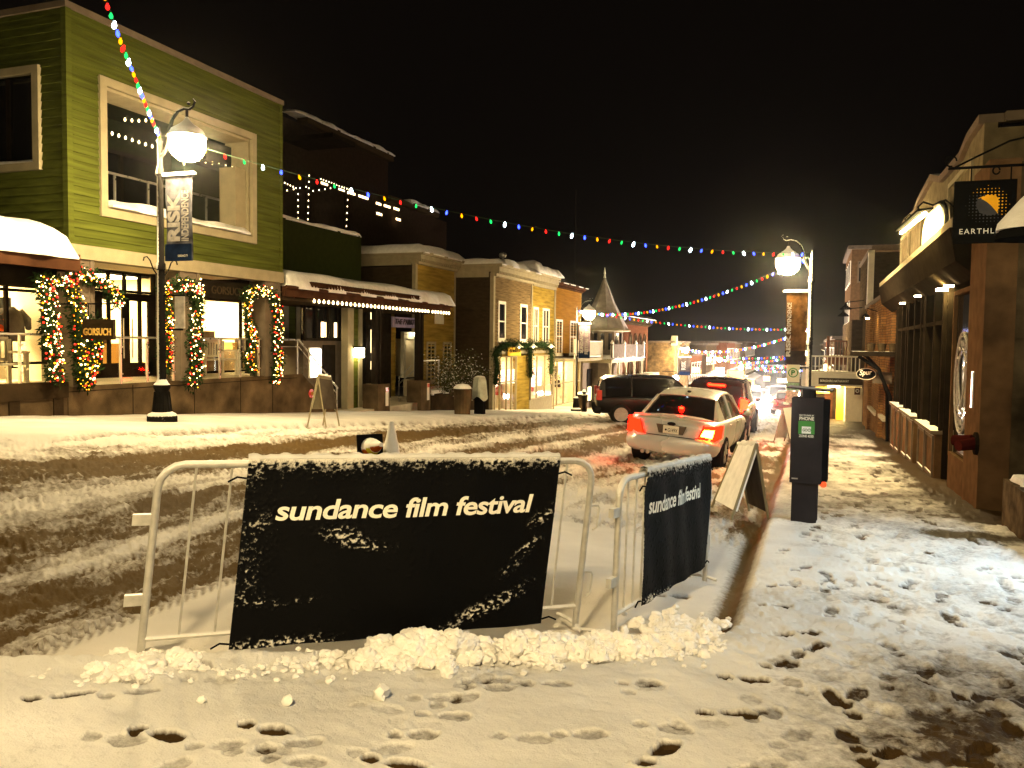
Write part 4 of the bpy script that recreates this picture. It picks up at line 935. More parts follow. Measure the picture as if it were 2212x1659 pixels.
wl = MB(); siding(wl, XA, 31.2, 35.35, -1.5, 4.95, .17, 1, [(33.3, 33.8, 2.55, 3.05)]); obj('wall', wl, MT['yellow'], oa)
wl = MB(); siding_y(wl, 31.2, -20.5, XA-.1, 2.5, 4.75, .17); obj('side_wall', wl, MT['brown'], oa)
objs('corner_board', MB().box(XA-.12, XA+.04, 31.16, 31.36, 2.0, 4.9).box(XA-.02, XA+.04, 35.2, 35.33, -1.4, 4.9), MT['cream'], oa)
cornice(oa, XA, 31.2, 35.3, 5.35, MT['cream'], .45, .5, True, -20.5)
obj('roof', MB().box(-20.5, XA-.2, 31.3, 35.4, 4.9, 5.2), MT['grey'], oa)
obj('snow', pillow(-20.5, XA+.48, 31.0, 35.8, lambda x, y: 5.34, .38, 14, 30, .12, 7), SNOW, oa, smooth=True)
obj('window', MB().box(XA-.01, XA+.05, 33.1, 34.0, 2.4, 3.15).box(XA+.05, XA+.055, 33.25, 33.85, 2.5, 3.05), MT['white'], oa)
window(oa, XA, 32.3, 33.2, -.2, 1.6, MT['cream'], midz=.8); window(oa, XA, 34.0, 34.9, -.2, 1.6, MT['cream'], midz=.8)
sb = thing('shop_building', 'tall brown and ochre clapboard shop with four narrow white windows and a snowy cornice', 'building', (XF, 35.45, 0))
wl = MB(); siding_y(wl, 35.45, -16.4, XF-.1, -2.2, 4.85, .17); obj('side_wall', wl, MT['brown'], sb)
wl = MB(); siding(wl, XF, 35.5, 41.0, 1.25, 4.75, .16, 1, [(36.25, 36.95, 1.8, 3.4), (39.35, 40.15, 1.8, 3.4)], .03); obj('left_wall', wl, MT['weather'], sb)
wl = MB(); siding(wl, XF, 41.0, 45.2, 1.1, 4.6, .16, 1, [(41.5, 42.0, 1.6, 3.4), (43.1, 43.95, 1.6, 3.4)]); obj('right_wall', wl, MT['yellow'], sb)
objs('corner_board', MB().box(XF-.12, XF+.06, 35.40, 35.62, -1.8, 4.8).box(XF, XF+.06, 40.92, 41.08, 1.1, 4.7).box(XF, XF+.06, 45.1, 45.25, -2.3, 4.6), MT['cream'], sb)
objs('corner_board', MB().box(XF, XF+.05, 35.62, 45.1, 1.05, 1.22), MT['cream'], sb)
cornice(sb, XF, 35.45, 40.9, 5.2, MT['cream'], .5, .55, True, -16.4); cornice(sb, XF, 41.1, 45.2, 5.35, MT['cream'], .3, .75, True)
obj('roof', MB().box(-16.4, XF-.2, 35.5, 45.2, 4.75, 5.1), MT['grey'], sb)
obj('snow', pillow(-16.4, XF+.5, 35.3, 41.0, lambda x, y: 5.19, .30, 12, 30, .3, 17), SNOW, sb, smooth=True)
obj('snow', pillow(-16.4, XF+.4, 41.0, 45.5, lambda x, y: 5.34, .5, 12, 30, .3, 19), SNOW, sb, smooth=True)
window(sb, XF, 36.1, 37.1, 1.68, 3.55, MT['white'], .14, midz=2.6, mull=False); window(sb, XF, 39.2, 40.3, 1.65, 3.55, MT['white'], .14, midz=2.6, mull=False)
window(sb, XF, 41.3, 42.15, 1.55, 3.5, MT['white'], .12, midz=2.5); window(sb, XF, 42.95, 44.1, 1.5, 3.5, MT['white'], .12, midz=2.5)
obj('ground_wall', MB().box(XF-.15, XF-.02, 38.7, 40.9, -2.1, 1.05).box(XF-.15, XF-.02, 35.6, 45.1, .95, 1.06), MT['yellow'], sb)
shopwin(sb, XF, 35.65, 38.7, -1.9, .95, MT['cream'], mull=(36.4, 37.3, 38.0), trans=-.3); shopwin(sb, XF, 40.9, 45.0, -1.4, .95, MT['cream'], mull=(42.0, 43.4), trans=.0)
obj('stall_riser', MB().box(XF-.1, XF, 40.9, 45.0, -2.3, -1.4), MT['cream'], sb)
room(sb, -17.5, XF-.16, 35.7, 38.9, -2.2, 1.0, MT['plaster'], pad=.3); room(sb, -17.5, XF-.16, 39.0, 45.0, -2.3, 1.0, MT['plaster'], pad=.5)
it = MB()
for k in range(40): y = rg.uniform(36, 44.6); z = rg.uniform(-1.9, -.2); it.box(-15.2-rg.random(), -15.0, y, y+rg.uniform(.1, .4), z, z+rg.uniform(.1, .5))
obj('window_goods', it, MT['brown'], sb)
for m_ in cols:
    it = MB()
    for k in range(11): y = rg.uniform(36, 44.6); z = rg.uniform(-2, .2); it.box(-15.6-rg.random(), -15.4, y, y+rg.uniform(.15, .5), z, z+rg.uniform(.2, .8))
    obj('window_stock', it, m_, sb)
it = MB()
for k in range(16): y = rg.uniform(36, 44.6); it.box(-14.9, -14.6, y, y+rg.uniform(.1, .3), rg.uniform(-1.2, -.6), rg.uniform(-.4, .4))
obj('window_clothes', it, MT['red'], sb)
for k, (y, lab) in enumerate(((37.9, 'gooseneck lamp over the gold-lettered shop sign'), (40.1, 'gooseneck lamp over the middle of the dark garland'), (43.2, 'gooseneck lamp over the right end of the dark garland'))):
    t = thing('gooseneck_lamp', lab, 'wall lamp', (XF, y, 1.4), 0, 'gooseneck lamps over the shop'); obj('arm', MB().tube([(0, 0, .3), (.25, 0, .42), (.42, 0, .32), (.45, 0, .15)], .015, 6), MT['black'], t, True)
    obj('shade', MB().lathe([(.04, .15), (.08, .08), (.22, .0), (.22, -.02), (.2, -.02)], (.45, 0, 0), 14), MT['white'], t, True, True); obj('bulb', MB().ball((.45, 0, 0), .05, 8), EM['spot'], t, True, True)
s_ = thing('shop_sign', 'small glowing gold shop sign amid the dark garland', 'sign', (XF, 38, .8)); a, b, c, d = onX(XF+.12, 1097, 1124, 748, 768)
obj('board', MB().box(XF+.1, XF+.15, a, b, c, d), MT['ochrewall'], s_); tx = MB(); text(tx, 'GORSUCH', (XF+.155, a+.15, c+.15), (0, 1, 0), (0, 0, 1), b-a-.3, d-c-.3, bold=.02, extr=.01); obj('lettering', tx, MT['brown'], s_)
XG = XF+.16
garland('dark unlit garland draped above the shop windows of the brown shop', [gp([(1068, 765), (1080, 752), (1100, 742), (1125, 748), (1150, 745), (1175, 745), (1192, 750)], XG)], .26, 420, 0, False, 11, group='dark garlands on the brown shop')
for k, (L_, lab) in enumerate((([(1070, 760), (1074, 790), (1070, 830)], 'dark garland hanging at the left corner of the brown shop'), ([(1145, 750), (1146, 780), (1146, 815)], 'dark garland hanging between the two shop windows'), ([(1190, 752), (1191, 780), (1190, 808)], 'dark garland hanging at the right end of the brown shop'))):
    garland(lab, [gp(L_, XG)], .24, 420, 0, False, 12+k, group='dark garlands on the brown shop')
og = thing('orange_building', 'orange clapboard building with a white upstairs balcony rail and lit shop below', 'building', (XF-.3, 45.3, 0)); XO = XF-.25
wl = MB(); siding(wl, XO, 45.3, 51.9, 1.0, 5.0, .17, 1); obj('wall', wl, MT['orange'], og); obj('side_wall', MB().box(-18, XO-.05, 51.8, 51.9, -2.5, 5.0).box(-18, XO-.05, 45.35, 45.4, 1, 4.9), MT['orange'], og)
cornice(og, XO, 45.5, 51.9, 5.15, MT['copper'], .4, .3, True); obj('snow', pillow(-18, XO+.42, 45.5, 52.0, lambda x, y: 5.14, .12, 8, 20, .3, 3), SNOW, og, smooth=True)
for a, b in ((46.3, 47.6), (49.3, 50.8)): window(og, XO, a, b, .9, 3.0, MT['white'], .12, midz=2.0)
shopwin(og, XO, 45.5, 48.0, -2.1, .55, MT['cream'], mull=(46.6,), trans=-.8); shopwin(og, XO, 48.0, 51.7, -2.1, .55, MT['cream'], mull=(50.3,), trans=-.8)
room(og, -17.5, XO-.1, 45.5, 51.7, -2.5, .7, MT['plaster'], pad=.5)
it = MB()
for k in range(30): y = rg.uniform(46, 51.3); z = rg.uniform(-1.9, -.2); it.box(-15.4-rg.random(), -15.2, y, y+rg.uniform(.1, .4), z, z+rg.uniform(.1, .7))
obj('window_goods', it, MT['copper'], og)
bl = MB().box(XO, XO+1.5, 45.4, 52, .55, .72); obj('balcony_floor', bl, snowcap_on(MT['cream'].copy(), .4), og)
def balustrade(y0, y1, X, z, h, parent, step=.22, mat=None, nm='balustrade'):
    m = MB().box(X-.04, X+.04, y0, y1, z+h-.06, z+h).box(X-.03, X+.03, y0, y1, z+.06, z+.12); y = y0
    while y < y1: m.box(X-.02, X+.02, y, y+.045, z+.1, z+h-.04); y += step
    for y in (y0, y1): m.box(X-.06, X+.06, y-.06, y+.06, z, z+h+.08)
    return obj(nm, m, mat or snowcap_on(MT['white'].copy(), .4), parent)
balustrade(45.5, 51.9, XO+1.42, .72, 1.05, og)

# ---- turret building
tb = thing('turret_building', 'wooden building with a tall pointed snow-dusted turret roof and a pillared porch', 'building', (-13.5, 54, 0))
ap = (-13.4, 55.5, 6.25); zb = 2.55; n = 8
rf = MB(); ringp = [(ap[0]+1.75*math.cos(2*PI*k/n+PI/8), ap[1]+1.75*math.sin(2*PI*k/n+PI/8), zb) for k in range(n)]; mid = [(ap[0]+.75*math.cos(2*PI*k/n+PI/8), ap[1]+.75*math.sin(2*PI*k/n+PI/8), 4.4) for k in range(n)]
for k in range(n): rf.quad(ringp[k], ringp[(k+1) % n], mid[(k+1) % n], mid[k]); rf.poly([mid[k], mid[(k+1) % n], ap])
rf.poly(ringp[::-1]); obj('roof', rf, pm('snowy_shingle', (.20, .17, .14), .8, var=.25, scale=3), tb)
obj('finial', MB().lathe([(.1, 0), (.05, .2), (.08, .3), (.02, .7)], (ap[0], ap[1], ap[2]-.15), 8), MT['white'], tb)
obj('snowy_eave', MB().lathe([(1.75, zb-.12), (1.9, zb-.08), (1.85, zb), (1.6, zb+.1)], (ap[0], ap[1], 0), 8), MT['cream'], tb)
obj('turret_wall', MB().lathe([(1.35, -3), (1.35, zb-.1)], (ap[0], ap[1], 0), 8), MT['taupe'], tb)
wn = MB()
for k in range(8): a = 2*PI*k/8+PI/8; wn.add(MB().box(1.2, 1.30, -.36, .36, 1.2, 2.3).xf(Matrix.Translation(ap[:2]+(0,)) @ Matrix.Rotation(a-PI/8, 4, 'Z')))
objs('turret_window', wn, MT['bglass'], tb)
obj('body', MB().box(-18, -13.9, 52, 63, -3, 2.4), MT['taupe'], tb)
obj('porch_roof', snowcap_on and MB().box(-14, -12.0, 52, 63.2, .35, .62), snowcap_on(MT['cream'].copy(), .4), tb)
obj('porch_deck', MB().box(-14, -12.1, 52, 63, -3.1, -2.7), MT['stone'], tb)
for y in (52.2, 54.6, 57.0, 60, 62.9):
    obj('porch_post', MB().box(-12.2, -12.07, y-.07, y+.07, -2.7, .35).prism([(-12.14, y+.07, .35), (-12.14, y+.4, .35), (-12.14, y+.07, -.1)], (.03, 0, 0)).prism([(-12.14, y-.07, .35), (-12.14, y-.4, .35), (-12.14, y-.07, -.1)], (-.03, 0, 0)), MT['cream'], tb)
obj('parapet', MB().box(-12.1, -12.0, 52.2, 63, .66, 1.5).box(-12.14, -11.96, 52.2, 63, 1.5, 1.58), MT['grey'], tb)
for y in (52.3, 56, 60, 63): obj('newel', MB().lathe([(.1, .62), (.1, 1.6), (.13, 1.65), (.02, 1.85)], (-12.05, y, 0), 8), MT['white'], tb)
obj('snow', pillow(-13.9, -11.9, 52, 63.1, lambda x, y: .62, .18, 8, 40, .4, 21), SNOW, tb, smooth=True)
pn = MB()
for a in (53, 55.2, 57.6, 60.6): pn.box(-13.89, -13.85, a, a+1.4, -2.3, -.1)
objs('shop_window', pn, EM['lit'] if False else MT['bglass'], tb)
pn = MB().box(-13.84, -13.8, 53.2, 53.9, -2.2, -1.3).box(-13.84, -13.8, 55.5, 56.3, -2.2, -1.2).box(-13.84, -13.8, 57.8, 58.2, -2, -1.4)
objs('lit_display', pn, EM['lit'], tb)

# ---- dark brick building with tall arches, then flat brick wall
db = thing('arched_building', 'dark red brick building with tall arched windows and snow on its cornice', 'building', (-13.8, 64, 0))
q0 = ax(1335, 700, -13.8); q1 = ax(1392, 700, -13.8); ya, yb = q0[1], q1[1]
obj('wall', MB().box(-20, -13.8, 63.4, 74.0, -4.5, 3.2), MT['redbrown'], db)
cornice(db, -13.8, 63.4, 74, 3.75, MT['brown'], .6, .6, True, -20); obj('snow', pillow(-20, -13.1, 63.2, 74.2, lambda x, y: 3.74, .3, 10, 24, .3, 6), SNOW, db, smooth=True)
ar = MB(); gl = MB()
for k in range(4):
    y = 66.3+k*2.0; P = [(-13.74, y-.55, -1.0)]+[(-13.74, y-.55*math.cos(PI*j/10), 1.9+.55*math.sin(PI*j/10)) for j in range(11)]+[(-13.74, y+.55, -1.0)]
    ar.tube(P, .06, 6, False); gl.poly([(p[0]-.02, p[1], p[2]) for p in P])
objs('arch_trim', ar, MT['tan'], db); objs('window', gl, MT['bglass'], db)
obj('ledge', MB().box(-13.8, -12.7, 63.4, 74, -1.3, -.9), snowcap_on(MT['cream'].copy(), .4), db)
obj('shopfront', MB().box(-13.8, -13.2, 64, 73.8, -4.3, -1.3), MT['taupe'], db)
lw2 = MB()
for k in range(7): lw2.box(-13.19, -13.17, 64.6+k*1.3, 65.2+k*1.3, -3.6, -1.6)
objs('shop_window', lw2, em('pale_blue_window', (.6, .65, 1), .8, False), db)
fb_ = thing('brick_wall_building', 'brick building showing its flat ochre-lit side wall with snow along the top', 'building', (-12, 75, 0))
obj('wall', MB().box(-14.5, -11.7, 76, 86, -5, 1.75), MT['brick_w'], fb_); obj('coping', MB().box(-14.6, -11.6, 75.9, 86.1, 1.75, 1.92), snowcap_on(MT['taupe'].copy(), .4), fb_)
obj('chimney', MB().box(-12.0, -11.5, 75.9, 76.5, 1.5, 2.4), MT['cream'], fb_)
# glowing shield sign beyond it
sg = thing('shield_sign', 'glowing white shield-shaped sign hanging by the flat brick wall', 'lit sign', (-10.6, 74, -2)); 
c0 = ay(1459, 822, 74); pts = [(c0[0]+dx*.42, 74, c0[2]+dz*.5) for dx, dz in ((-.5, .9), (-.25, .8), (0, 1.1), (.25, .8), (.5, .9), (.7, .45), (.55, 0), (.75, -.4), (.45, -.85), (0, -1.1), (-.45, -.85), (-.75, -.4), (-.55, 0), (-.7, .45))]
obj('panel', MB().prism(pts, (0, .12, 0)), em('shield_glow', (.85, .97, 1), 4, False), sg); obj('bracket', MB().tube([(c0[0], 74.05, c0[2]+.5), (c0[0], 74.05, c0[2]+.8), (c0[0]-1.2, 74.05, c0[2]+.8)], .03, 6), MT['black'], sg)

# ---- far street: buildings both sides
LITM = [em('far_window_warm', (1, .62, .22), 3.5, False), em('far_window_pale', (1, .85, .55), 5, False), em('far_window_gold', (1, .5, .08), 3, False)]
def farb(x0, x1, y0, y1, h, mat, lab, lit=(), side=1, shop=None, seed=0, dormer=False):
    z = G(max(min(x0, x1), -11), y0)-1.2; t = thing('far_building', lab, 'building', ((x0+x1)/2, y0, z), 0, 'buildings far down the street')
    obj('wall', MB().box(x0, x1, y0, y1, z-2, z+h), mat, t)
    obj('roof', MB().box(min(x0, x1)-.25, max(x0, x1)+.25, y0-.25, y1+.2, z+h, z+h+.25), snowcap_on(MT['grey'].copy(), .4), t)
    rg = random.Random(seed); X = x1 if side > 0 else x0; s = side
    f = MB(); g = MB(); k = y0+.8
    while k < y1-1.2:
        for zz in ([z+h-2.2] if h < 8 else [z+h-2.2, z+h-5]): f.box(X, X+s*.06, k-.1, k+1.0, zz-.1, zz+1.5); (g).box(X+s*.06, X+s*.08, k, k+.9, zz, zz+1.4)
        k += 2.2
    objs('window_frame', f, MT['white'], t); objs('window', g, MT['bglass'], t)
    xa = min(x0, x1)+.5; f2 = MB(); ff = MB()
    while xa < max(x0, x1)-1: f2.box(xa, xa+.8, y0-.05, y0-.03, z+h-2.2, z+h-.9); ff.box(xa-.1, xa+.9, y0-.03, y0, z+h-2.3, z+h-.8); xa += 2.0
    objs('window_frame', ff, MT['taupe'], t); objs('window', f2, MT['bglass'], t)
    if shop is not None:
        obj('shop_glow', MB().box(X, X+s*.05, y0+.5, y1-.5, z+1.4, z+3.6), LITM[shop], t); obj('awning', MB().prism([(X, y0, z+4.2), (X+s*1.3, y0, z+3.7), (X+s*1.3, y0, z+3.85), (X, y0, z+4.4)], (0, y1-y0, 0)), snowcap_on(MT['cream'].copy(), .3), t)
    return t
farb(-18, -11.6, 86.3, 96, 6.0, MT['redbrown'], 'low brown building with snowy ledge just beyond the flat brick wall', shop=None, seed=1)
farb(-18, -11.3, 97, 108, 7.6, MT['brown'], 'dark gabled building behind the low white balcony', shop=2, seed=2)
farb(-17, -10.2, 110, 122, 8.5, MT['redbrown'], 'far building glowing gold at street level on the left', shop=1, seed=3)
farb(-17, -10.6, 124, 138, 9.0, MT['tan'], 'tall far building on the left with lit shop windows', shop=0, seed=4)
farb(-17, -10, 140, 165, 10, MT['brown'], 'last far building on the left end of the street', shop=2, seed=5)
farb(2.5, 9, 62, 72, 12.5, MT['tan'], 'tall brownish-orange narrow building rising behind the balcony house', side=-1, seed=6)
farb(1.9, 9, 74, 92, 7, MT['brown'], 'dim far building on the right beyond the white balcony', side=-1, shop=1, seed=7)
farb(1.9, 9, 95, 120, 8, MT['redbrown'], 'far right building with glowing shopfront', side=-1, shop=0, seed=8)
farb(1.9, 9, 124, 165, 9, MT['brown'], 'last far building on the right end of the street', side=-1, shop=1, seed=9)
farb(-9, 3, 185, 200, 7, MT['brown'], 'building closing the far end of the street', side=1, seed=10)
# low white balcony and stair on the left far side
lb = thing('white_balcony', 'low white railed balcony beside the shield sign', 'balcony', (-10.5, 86, -3)); zz = G(-10.5, 86)
bm_ = MB().box(-11.6, -9.7, 85.2, 91, zz+1.9, zz+2.1).box(-11.6, -9.7, 85.2, 85.3, zz+2.85, zz+2.95).box(-9.8, -9.7, 85.2, 91, zz+2.85, zz+2.95)
k = -11.6
while k < -9.7: bm_.box(k, k+.06, 85.22, 85.28, zz+2.1, zz+2.9); k += .2
k = 85.3
while k < 91: bm_.box(-9.78, -9.72, k, k+.06, zz+2.1, zz+2.9); k += .25
obj('balustrade', bm_, MT['white'], lb); obj('base', MB().box(-11.5, -9.8, 85.3, 91, zz-.5, zz+1.9), MT['dark'], lb)
# lit signs and window glows far down
SG = [(1555, 800, 20, 12, 100, 1, 'small glowing shop sign above the dark suv'), (1590, 812, 34, 22, 112, 2, 'large golden glowing shop sign down the left side'), (1608, 850, 26, 12, 112, 0, 'orange lit awning sign low on the left side'), (1632, 838, 18, 10, 120, 1, 'pale lit sign halfway down the street'), (1560, 855, 10, 22, 100, 2, 'narrow orange lit sign by the far kerb'),
      (1600, 795, 10, 8, 124, 1, 'tiny bright sign high on a far facade'), (1656, 818, 14, 10, 130, 0, 'faint warm sign near the glare'), (1690, 822, 22, 8, 100, 1, 'wide pale lit sign in the far glare on the right')]
for px, py, w_, h_, Y, mi, lab in SG:
    a = ay(px-w_/2, py+h_/2, Y); b = ay(px+w_/2, py-h_/2, Y); t = thing('lit_sign', lab, 'lit sign', a, 0, 'glowing signs far down the street')
    obj('panel', MB().box(a[0], b[0], Y, Y+.15, a[2], b[2]), LITM[mi], t); obj('case', MB().box(a[0]-.06, b[0]+.06, Y+.05, Y+.3, a[2]-.06, b[2]+.06), MT['dark'], t)

# ================================================================ RIGHT SIDE
XR = 2.35
# ---- storefront with curved parapet
sf = thing('storefront_building', 'tan wooden storefront with stepped parapet, dark tall windows and panelled base', 'building', (XR, 20, 0))
pp = [(1949, 600), (1949, 507), (1960, 478), (1982, 463), (1990, 440), (2017, 402), (2042, 393), (2062, 366), (2086, 344), (2099, 313), (2128, 273)]
yz = [(26.2, 3.62), (26.2, 4.85), (24.6, 4.95), (22.6, 4.85), (21.8, 5.0), (19.6, 5.15), (18.2, 4.85), (16.9, 4.82), (15.9, 4.8), (15.2, 4.95), (14.15, 4.98), (14.15, 3.3)]
pf = MB().prism([(XR, y, z) for y, z in yz][::-1], (.18, 0, 0)).box(XR+.18, 5.5, 14.15, 14.3, 2.0, 4.9).box(XR+.18, 5.5, 26.0, 26.2, 2, 4.8)
obj('parapet', pf, pm('tan_panel', (.13, .105, .06), .7, var=.25), sf)
pc = MB()
for (a, b), (c, d) in zip(yz[1:-2], yz[2:-1]): pc.prism([(XR-.08, a, b), (XR-.08, c, d), (XR-.08, c, d+.13), (XR-.08, a, b+.13)], (.34, 0, 0))
pc.box(XR+.27, 5.5, 14.08, 14.36, 4.98, 5.12)
obj('parapet_cap', pc, snowcap_on(MT['taupe'].copy(), .6), sf)
pc = MB()
for a, b, z0, z1 in ((24.0, 25.8, 3.85, 4.6), (21.4, 23.6, 3.85, 4.6), (15.0, 17.2, 3.85, 4.55)): ring(pc, XR, a, b, z0, z1, .09, .04, -1)
objs('panel_trim', pc, MT['cream'], sf)
obj('fascia', MB().box(XR-.38, XR, 14.2, 28.3, 3.46, 3.6).prism([(XR-.38, 14.2, 3.6), (XR, 14.2, 3.6), (XR, 14.2, 3.78)], (0, 14.1, 0)), snowcap_on(MT['cream'].copy(), .8), sf)
obj('awning', MB().prism([(XR-.40, 14.25, 3.46), (XR, 14.25, 3.46), (XR, 14.25, 2.7), (XR-.30, 14.25, 2.95)], (0, 14.0, 0)), MT['dark'], sf)
ww = MB(); wg = MB(); bh = MB(); bt = MB()
bays = [(17.2, 18.3), (18.3, 19.6), (20.4, 21.6), (21.6, 22.9), (23.3, 24.4), (24.4, 25.6)]
for a, b in bays: wg.box(XR+.05, XR+.06, a, b, .1, 2.75)
for a in (17.15, 18.3, 19.6, 20.4, 21.6, 22.9, 23.35, 24.4, 25.6, 25.95): ww.box(XR-.06, XR+.08, a-.07, a+.07, .0, 2.75)
ww.box(XR-.02, XR+.1, 19.6, 20.4, -.9, 2.75).box(XR-.02, XR+.1, 25.6, 26.3, -1.3, 2.8)
ww.box(XR-.05, XR+.06, 17.1, 25.6, 2.05, 2.13)
obj('window_frame', ww, MT['dark'], sf); obj('shop_window', wg, MT['bglass'], sf)
wb = MB()
for a, b in ((17.1, 19.6), (20.4, 22.9), (23.3, 25.6)):
    zb_ = lambda y: G(XR, y)
    bh.box(XR-.12, XR+.1, a, b, -1.6, .0); bt.box(XR-.2, XR+.02, a-.03, b+.03, .0, .07)
    m = a+.1
    while m < b-.5: ring(bt, XR-.12, m+.07, m+1.0, -.75+(17-m)*.05, -.1, .06, .03, -1); m += 1.2
obj('stall_riser', bh, MT['tan'], sf); obj('sill', bt, snowcap_on(MT['taupe'].copy(), .7), sf)
for y_ in (20.0, 23.2): obj('added_soffit_light', MB().lathe([(.07, 2.72), (.07, 2.75)], (XR-.18, y_, 0), 12), EM['spot'], sf)  # unseen lamps added under the awning to turn the pavement golden
# recessed entry with logo door
obj('entry_side', MB().box(XR, XR+1.0, 17.02, 17.12, -1.0, 2.75), MT['dark'], sf); obj('entry_panel', MB().box(XR+.1, XR+.9, 16.98, 17.018, -.9, .1), MT['cream'], sf)
obj('entry_back', MB().box(XR+1.0, XR+1.1, 14.2, 17.1, -1, 2.75), MT['dark'], sf); obj('entry_ceiling', MB().box(XR, XR+1.1, 14.2, 17.1, 2.7, 2.74), MT['dark'], sf)
obj('entry_light', MB().lathe([(.10, 2.66), (.10, 2.695)], (XR-.12, 16.9, 0), 12), EM['flood'], sf)
obj('added_soffit_light', MB().lathe([(.08, 2.66), (.08, 2.69)], (XR-.15, 15.9, 0), 12), EM['spot'], sf)  # added lamp, no fixture visible, for the bright spot before the entry
lg = MB().box(XR-.01, XR+.06, 14.3, 15.75, -.2, 2.5); obj('glazed_bay', lg, MT['bglass'], sf)
lf = MB(); ring(lf, XR-.02, 14.3, 15.75, -.15, 2.5, .07, .06, -1); lf.box(XR-.07, XR+.04, 14.2, 15.85, -.85, -.22); obj('bay_frame', lf, MT['tan'], sf)
lo = MB(); cy, cz_ = 15.05, 1.05
def circ(r, th, sy=.8): lo.tube([(XR-.03, cy-r*sy*math.cos(2*PI*k/28), cz_+r*math.sin(2*PI*k/28)) for k in range(29)], th, 5, False)
circ(.82, .018); circ(.76, .01); circ(.55, .012); circ(.49, .008)
lo.tube([(XR-.03, cy-.2*math.sin(a*.1)*1.6, cz_-.4+a*.04) for a in range(21)], .02, 5); lo.tube([(XR-.03, cy+.2*math.sin(a*.1)*1.6, cz_-.4+a*.04) for a in range(21)], .02, 5)
for k in range(18):
    a = 2*PI*k/18; r1, r2 = .6, .7; lo.tube([(XR-.03, cy-r1*.8*math.cos(a), cz_+r1*math.sin(a)), (XR-.03, cy-r2*.8*math.cos(a+.08), cz_+r2*math.sin(a+.08))], .016, 4)
obj('round_emblem', lo, MT['pale'], sf)
# oval sign with lamp bar
ov = thing('oval_sign', 'glaring floodlit oval sign standing on the storefront parapet', 'sign', (XR-.6, 19, 4.2))
oc = ax(2014, 506, 2.1); oy_ = (ax(1993, 520, 2.1)[1]-ax(2035, 520, 2.1)[1])/2; oz_ = (ax(2014, 452, 2.1)[2]-ax(2014, 562, 2.1)[2])/2
P = [(math.copysign(abs(math.cos(a))**.7, math.cos(a)), math.copysign(abs(math.sin(a))**.85, math.sin(a))) for a in [2*PI*k/28 for k in range(28)]]
obj('board', MB().prism([(2.08, oc[1]+a*oy_, oc[2]+b*oz_) for a, b in P], (.12, 0, 0)), MT['white'], ov)
obj('rim', MB().tube([(2.14, oc[1]+a*oy_*1.04, oc[2]+b*oz_*1.04) for a, b in P+[P[0]]], .035, 6, False), MT['black'], ov)
la, lb2 = Vector(ax(1947, 503, 1.75)), Vector(ax(1999, 461, 1.75))
lb_ = thing('sign_lamp_bar', 'lamp bar on curled arms shining on the oval sign', 'lamp', tuple(la))
obj('tube_lamp', MB().tube([la, lb2], .03, 6), EM['flood'], lb_)
obj('hood', MB().prism([la+V3(-.12, 0, .04), la+V3(.12, 0, .07), la+V3(.12, 0, .10), la+V3(-.12, 0, .08)], lb2-la), MT['black'], lb_)
for k in (.25, .8):
    p = la+(lb2-la)*k; obj('arm', MB().tube([(2.35, p.y, p.z+.12), (2.15, p.y, p.z+.30), (1.95, p.y, p.z+.22), (1.8, p.y, p.z+.28), (1.72, p.y, p.z+.2), (1.75, p.y, p.z+.05)], .018, 6), MT['black'], lb_)
# ---- right foreground: pilaster, plank end wall, brick, stone planter wall
np_ = thing('corner_building', 'near brick corner building with tan pilaster and plank-marked end wall', 'building', (2.5, 12.9, 0))
obj('pilaster', MB().box(2.24, 2.62, 12.95, 14.12, -1.2, 4.2), MT['tan'], np_)
bw = MB(); siding_y(bw, 13.2, 2.62, 5.4, -.2, 4.2, .28, (), .012); bw.box(2.62, 5.4, 13.22, 13.4, -1.2, 4.2); obj('plank_wall', bw, pm('plank_concrete', (.065, .05, .03), .8, var=.3, bump=.3), np_)
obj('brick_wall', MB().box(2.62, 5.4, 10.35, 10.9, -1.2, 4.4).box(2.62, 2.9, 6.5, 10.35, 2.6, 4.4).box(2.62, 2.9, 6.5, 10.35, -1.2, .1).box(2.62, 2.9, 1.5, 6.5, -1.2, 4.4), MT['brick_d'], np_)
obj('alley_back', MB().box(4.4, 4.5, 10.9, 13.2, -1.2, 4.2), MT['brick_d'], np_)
obj('added_alley_light', MB().box(3.0, 3.25, 11.6, 12.1, 3.1, 3.15), EM['spot'], np_); obj('light_bracket', MB().box(3.0, 4.4, 11.8, 11.9, 3.151, 3.2), MT['black'], np_)  # unseen lamp and bracket, added to light the snow at the alley mouth
shopwin(np_, 2.88, 6.5, 10.35, .1, 2.6, MT['dark'], mull=(7.8, 9.1)); room(np_, 5.2, 2.95, 6.5, 10.3, .0, 2.75, MT['white'], lamp='cool', pad=.2)
sw = thing('stone_planter', 'rough low stone planter wall at the right edge of the pavement', 'planter', (2.3, 11, -.5))
obj('wall', MB().box(2.28, 2.6, 5.5, 11.55, -1.2, .02), pm('rough_stone', (.09, .065, .04), .85, var=.5, scale=5, bump=.8, bscale=14), sw); obj('snow', pillow(2.3, 2.6, 10.9, 11.5, lambda x, y: .02, .07, 6, 8, .3, 2), SNOW, sw, smooth=True)
DRED = pm('dark_red_paint', (.045, .008, .006), .5); hc = thing('hose_coupling', 'dark red twin hose coupling sticking out of the tan pilaster', 'hose inlet', (2.2, 13.2, 0))
for dz in (0,): 
    obj('flange', MB().tube([(2.24, 13.05, .28), (2.2, 13.05, .28)], .16, 14), MT['dark'], hc); obj('outlet', MB().tube([(2.2, 13.05, .28), (1.98, 12.9, .25)], [.09, .075], 12), DRED, hc); obj('outlet', MB().tube([(2.2, 13.2, .3), (1.98, 13.35, .28)], [.09, .075], 12), DRED, hc)
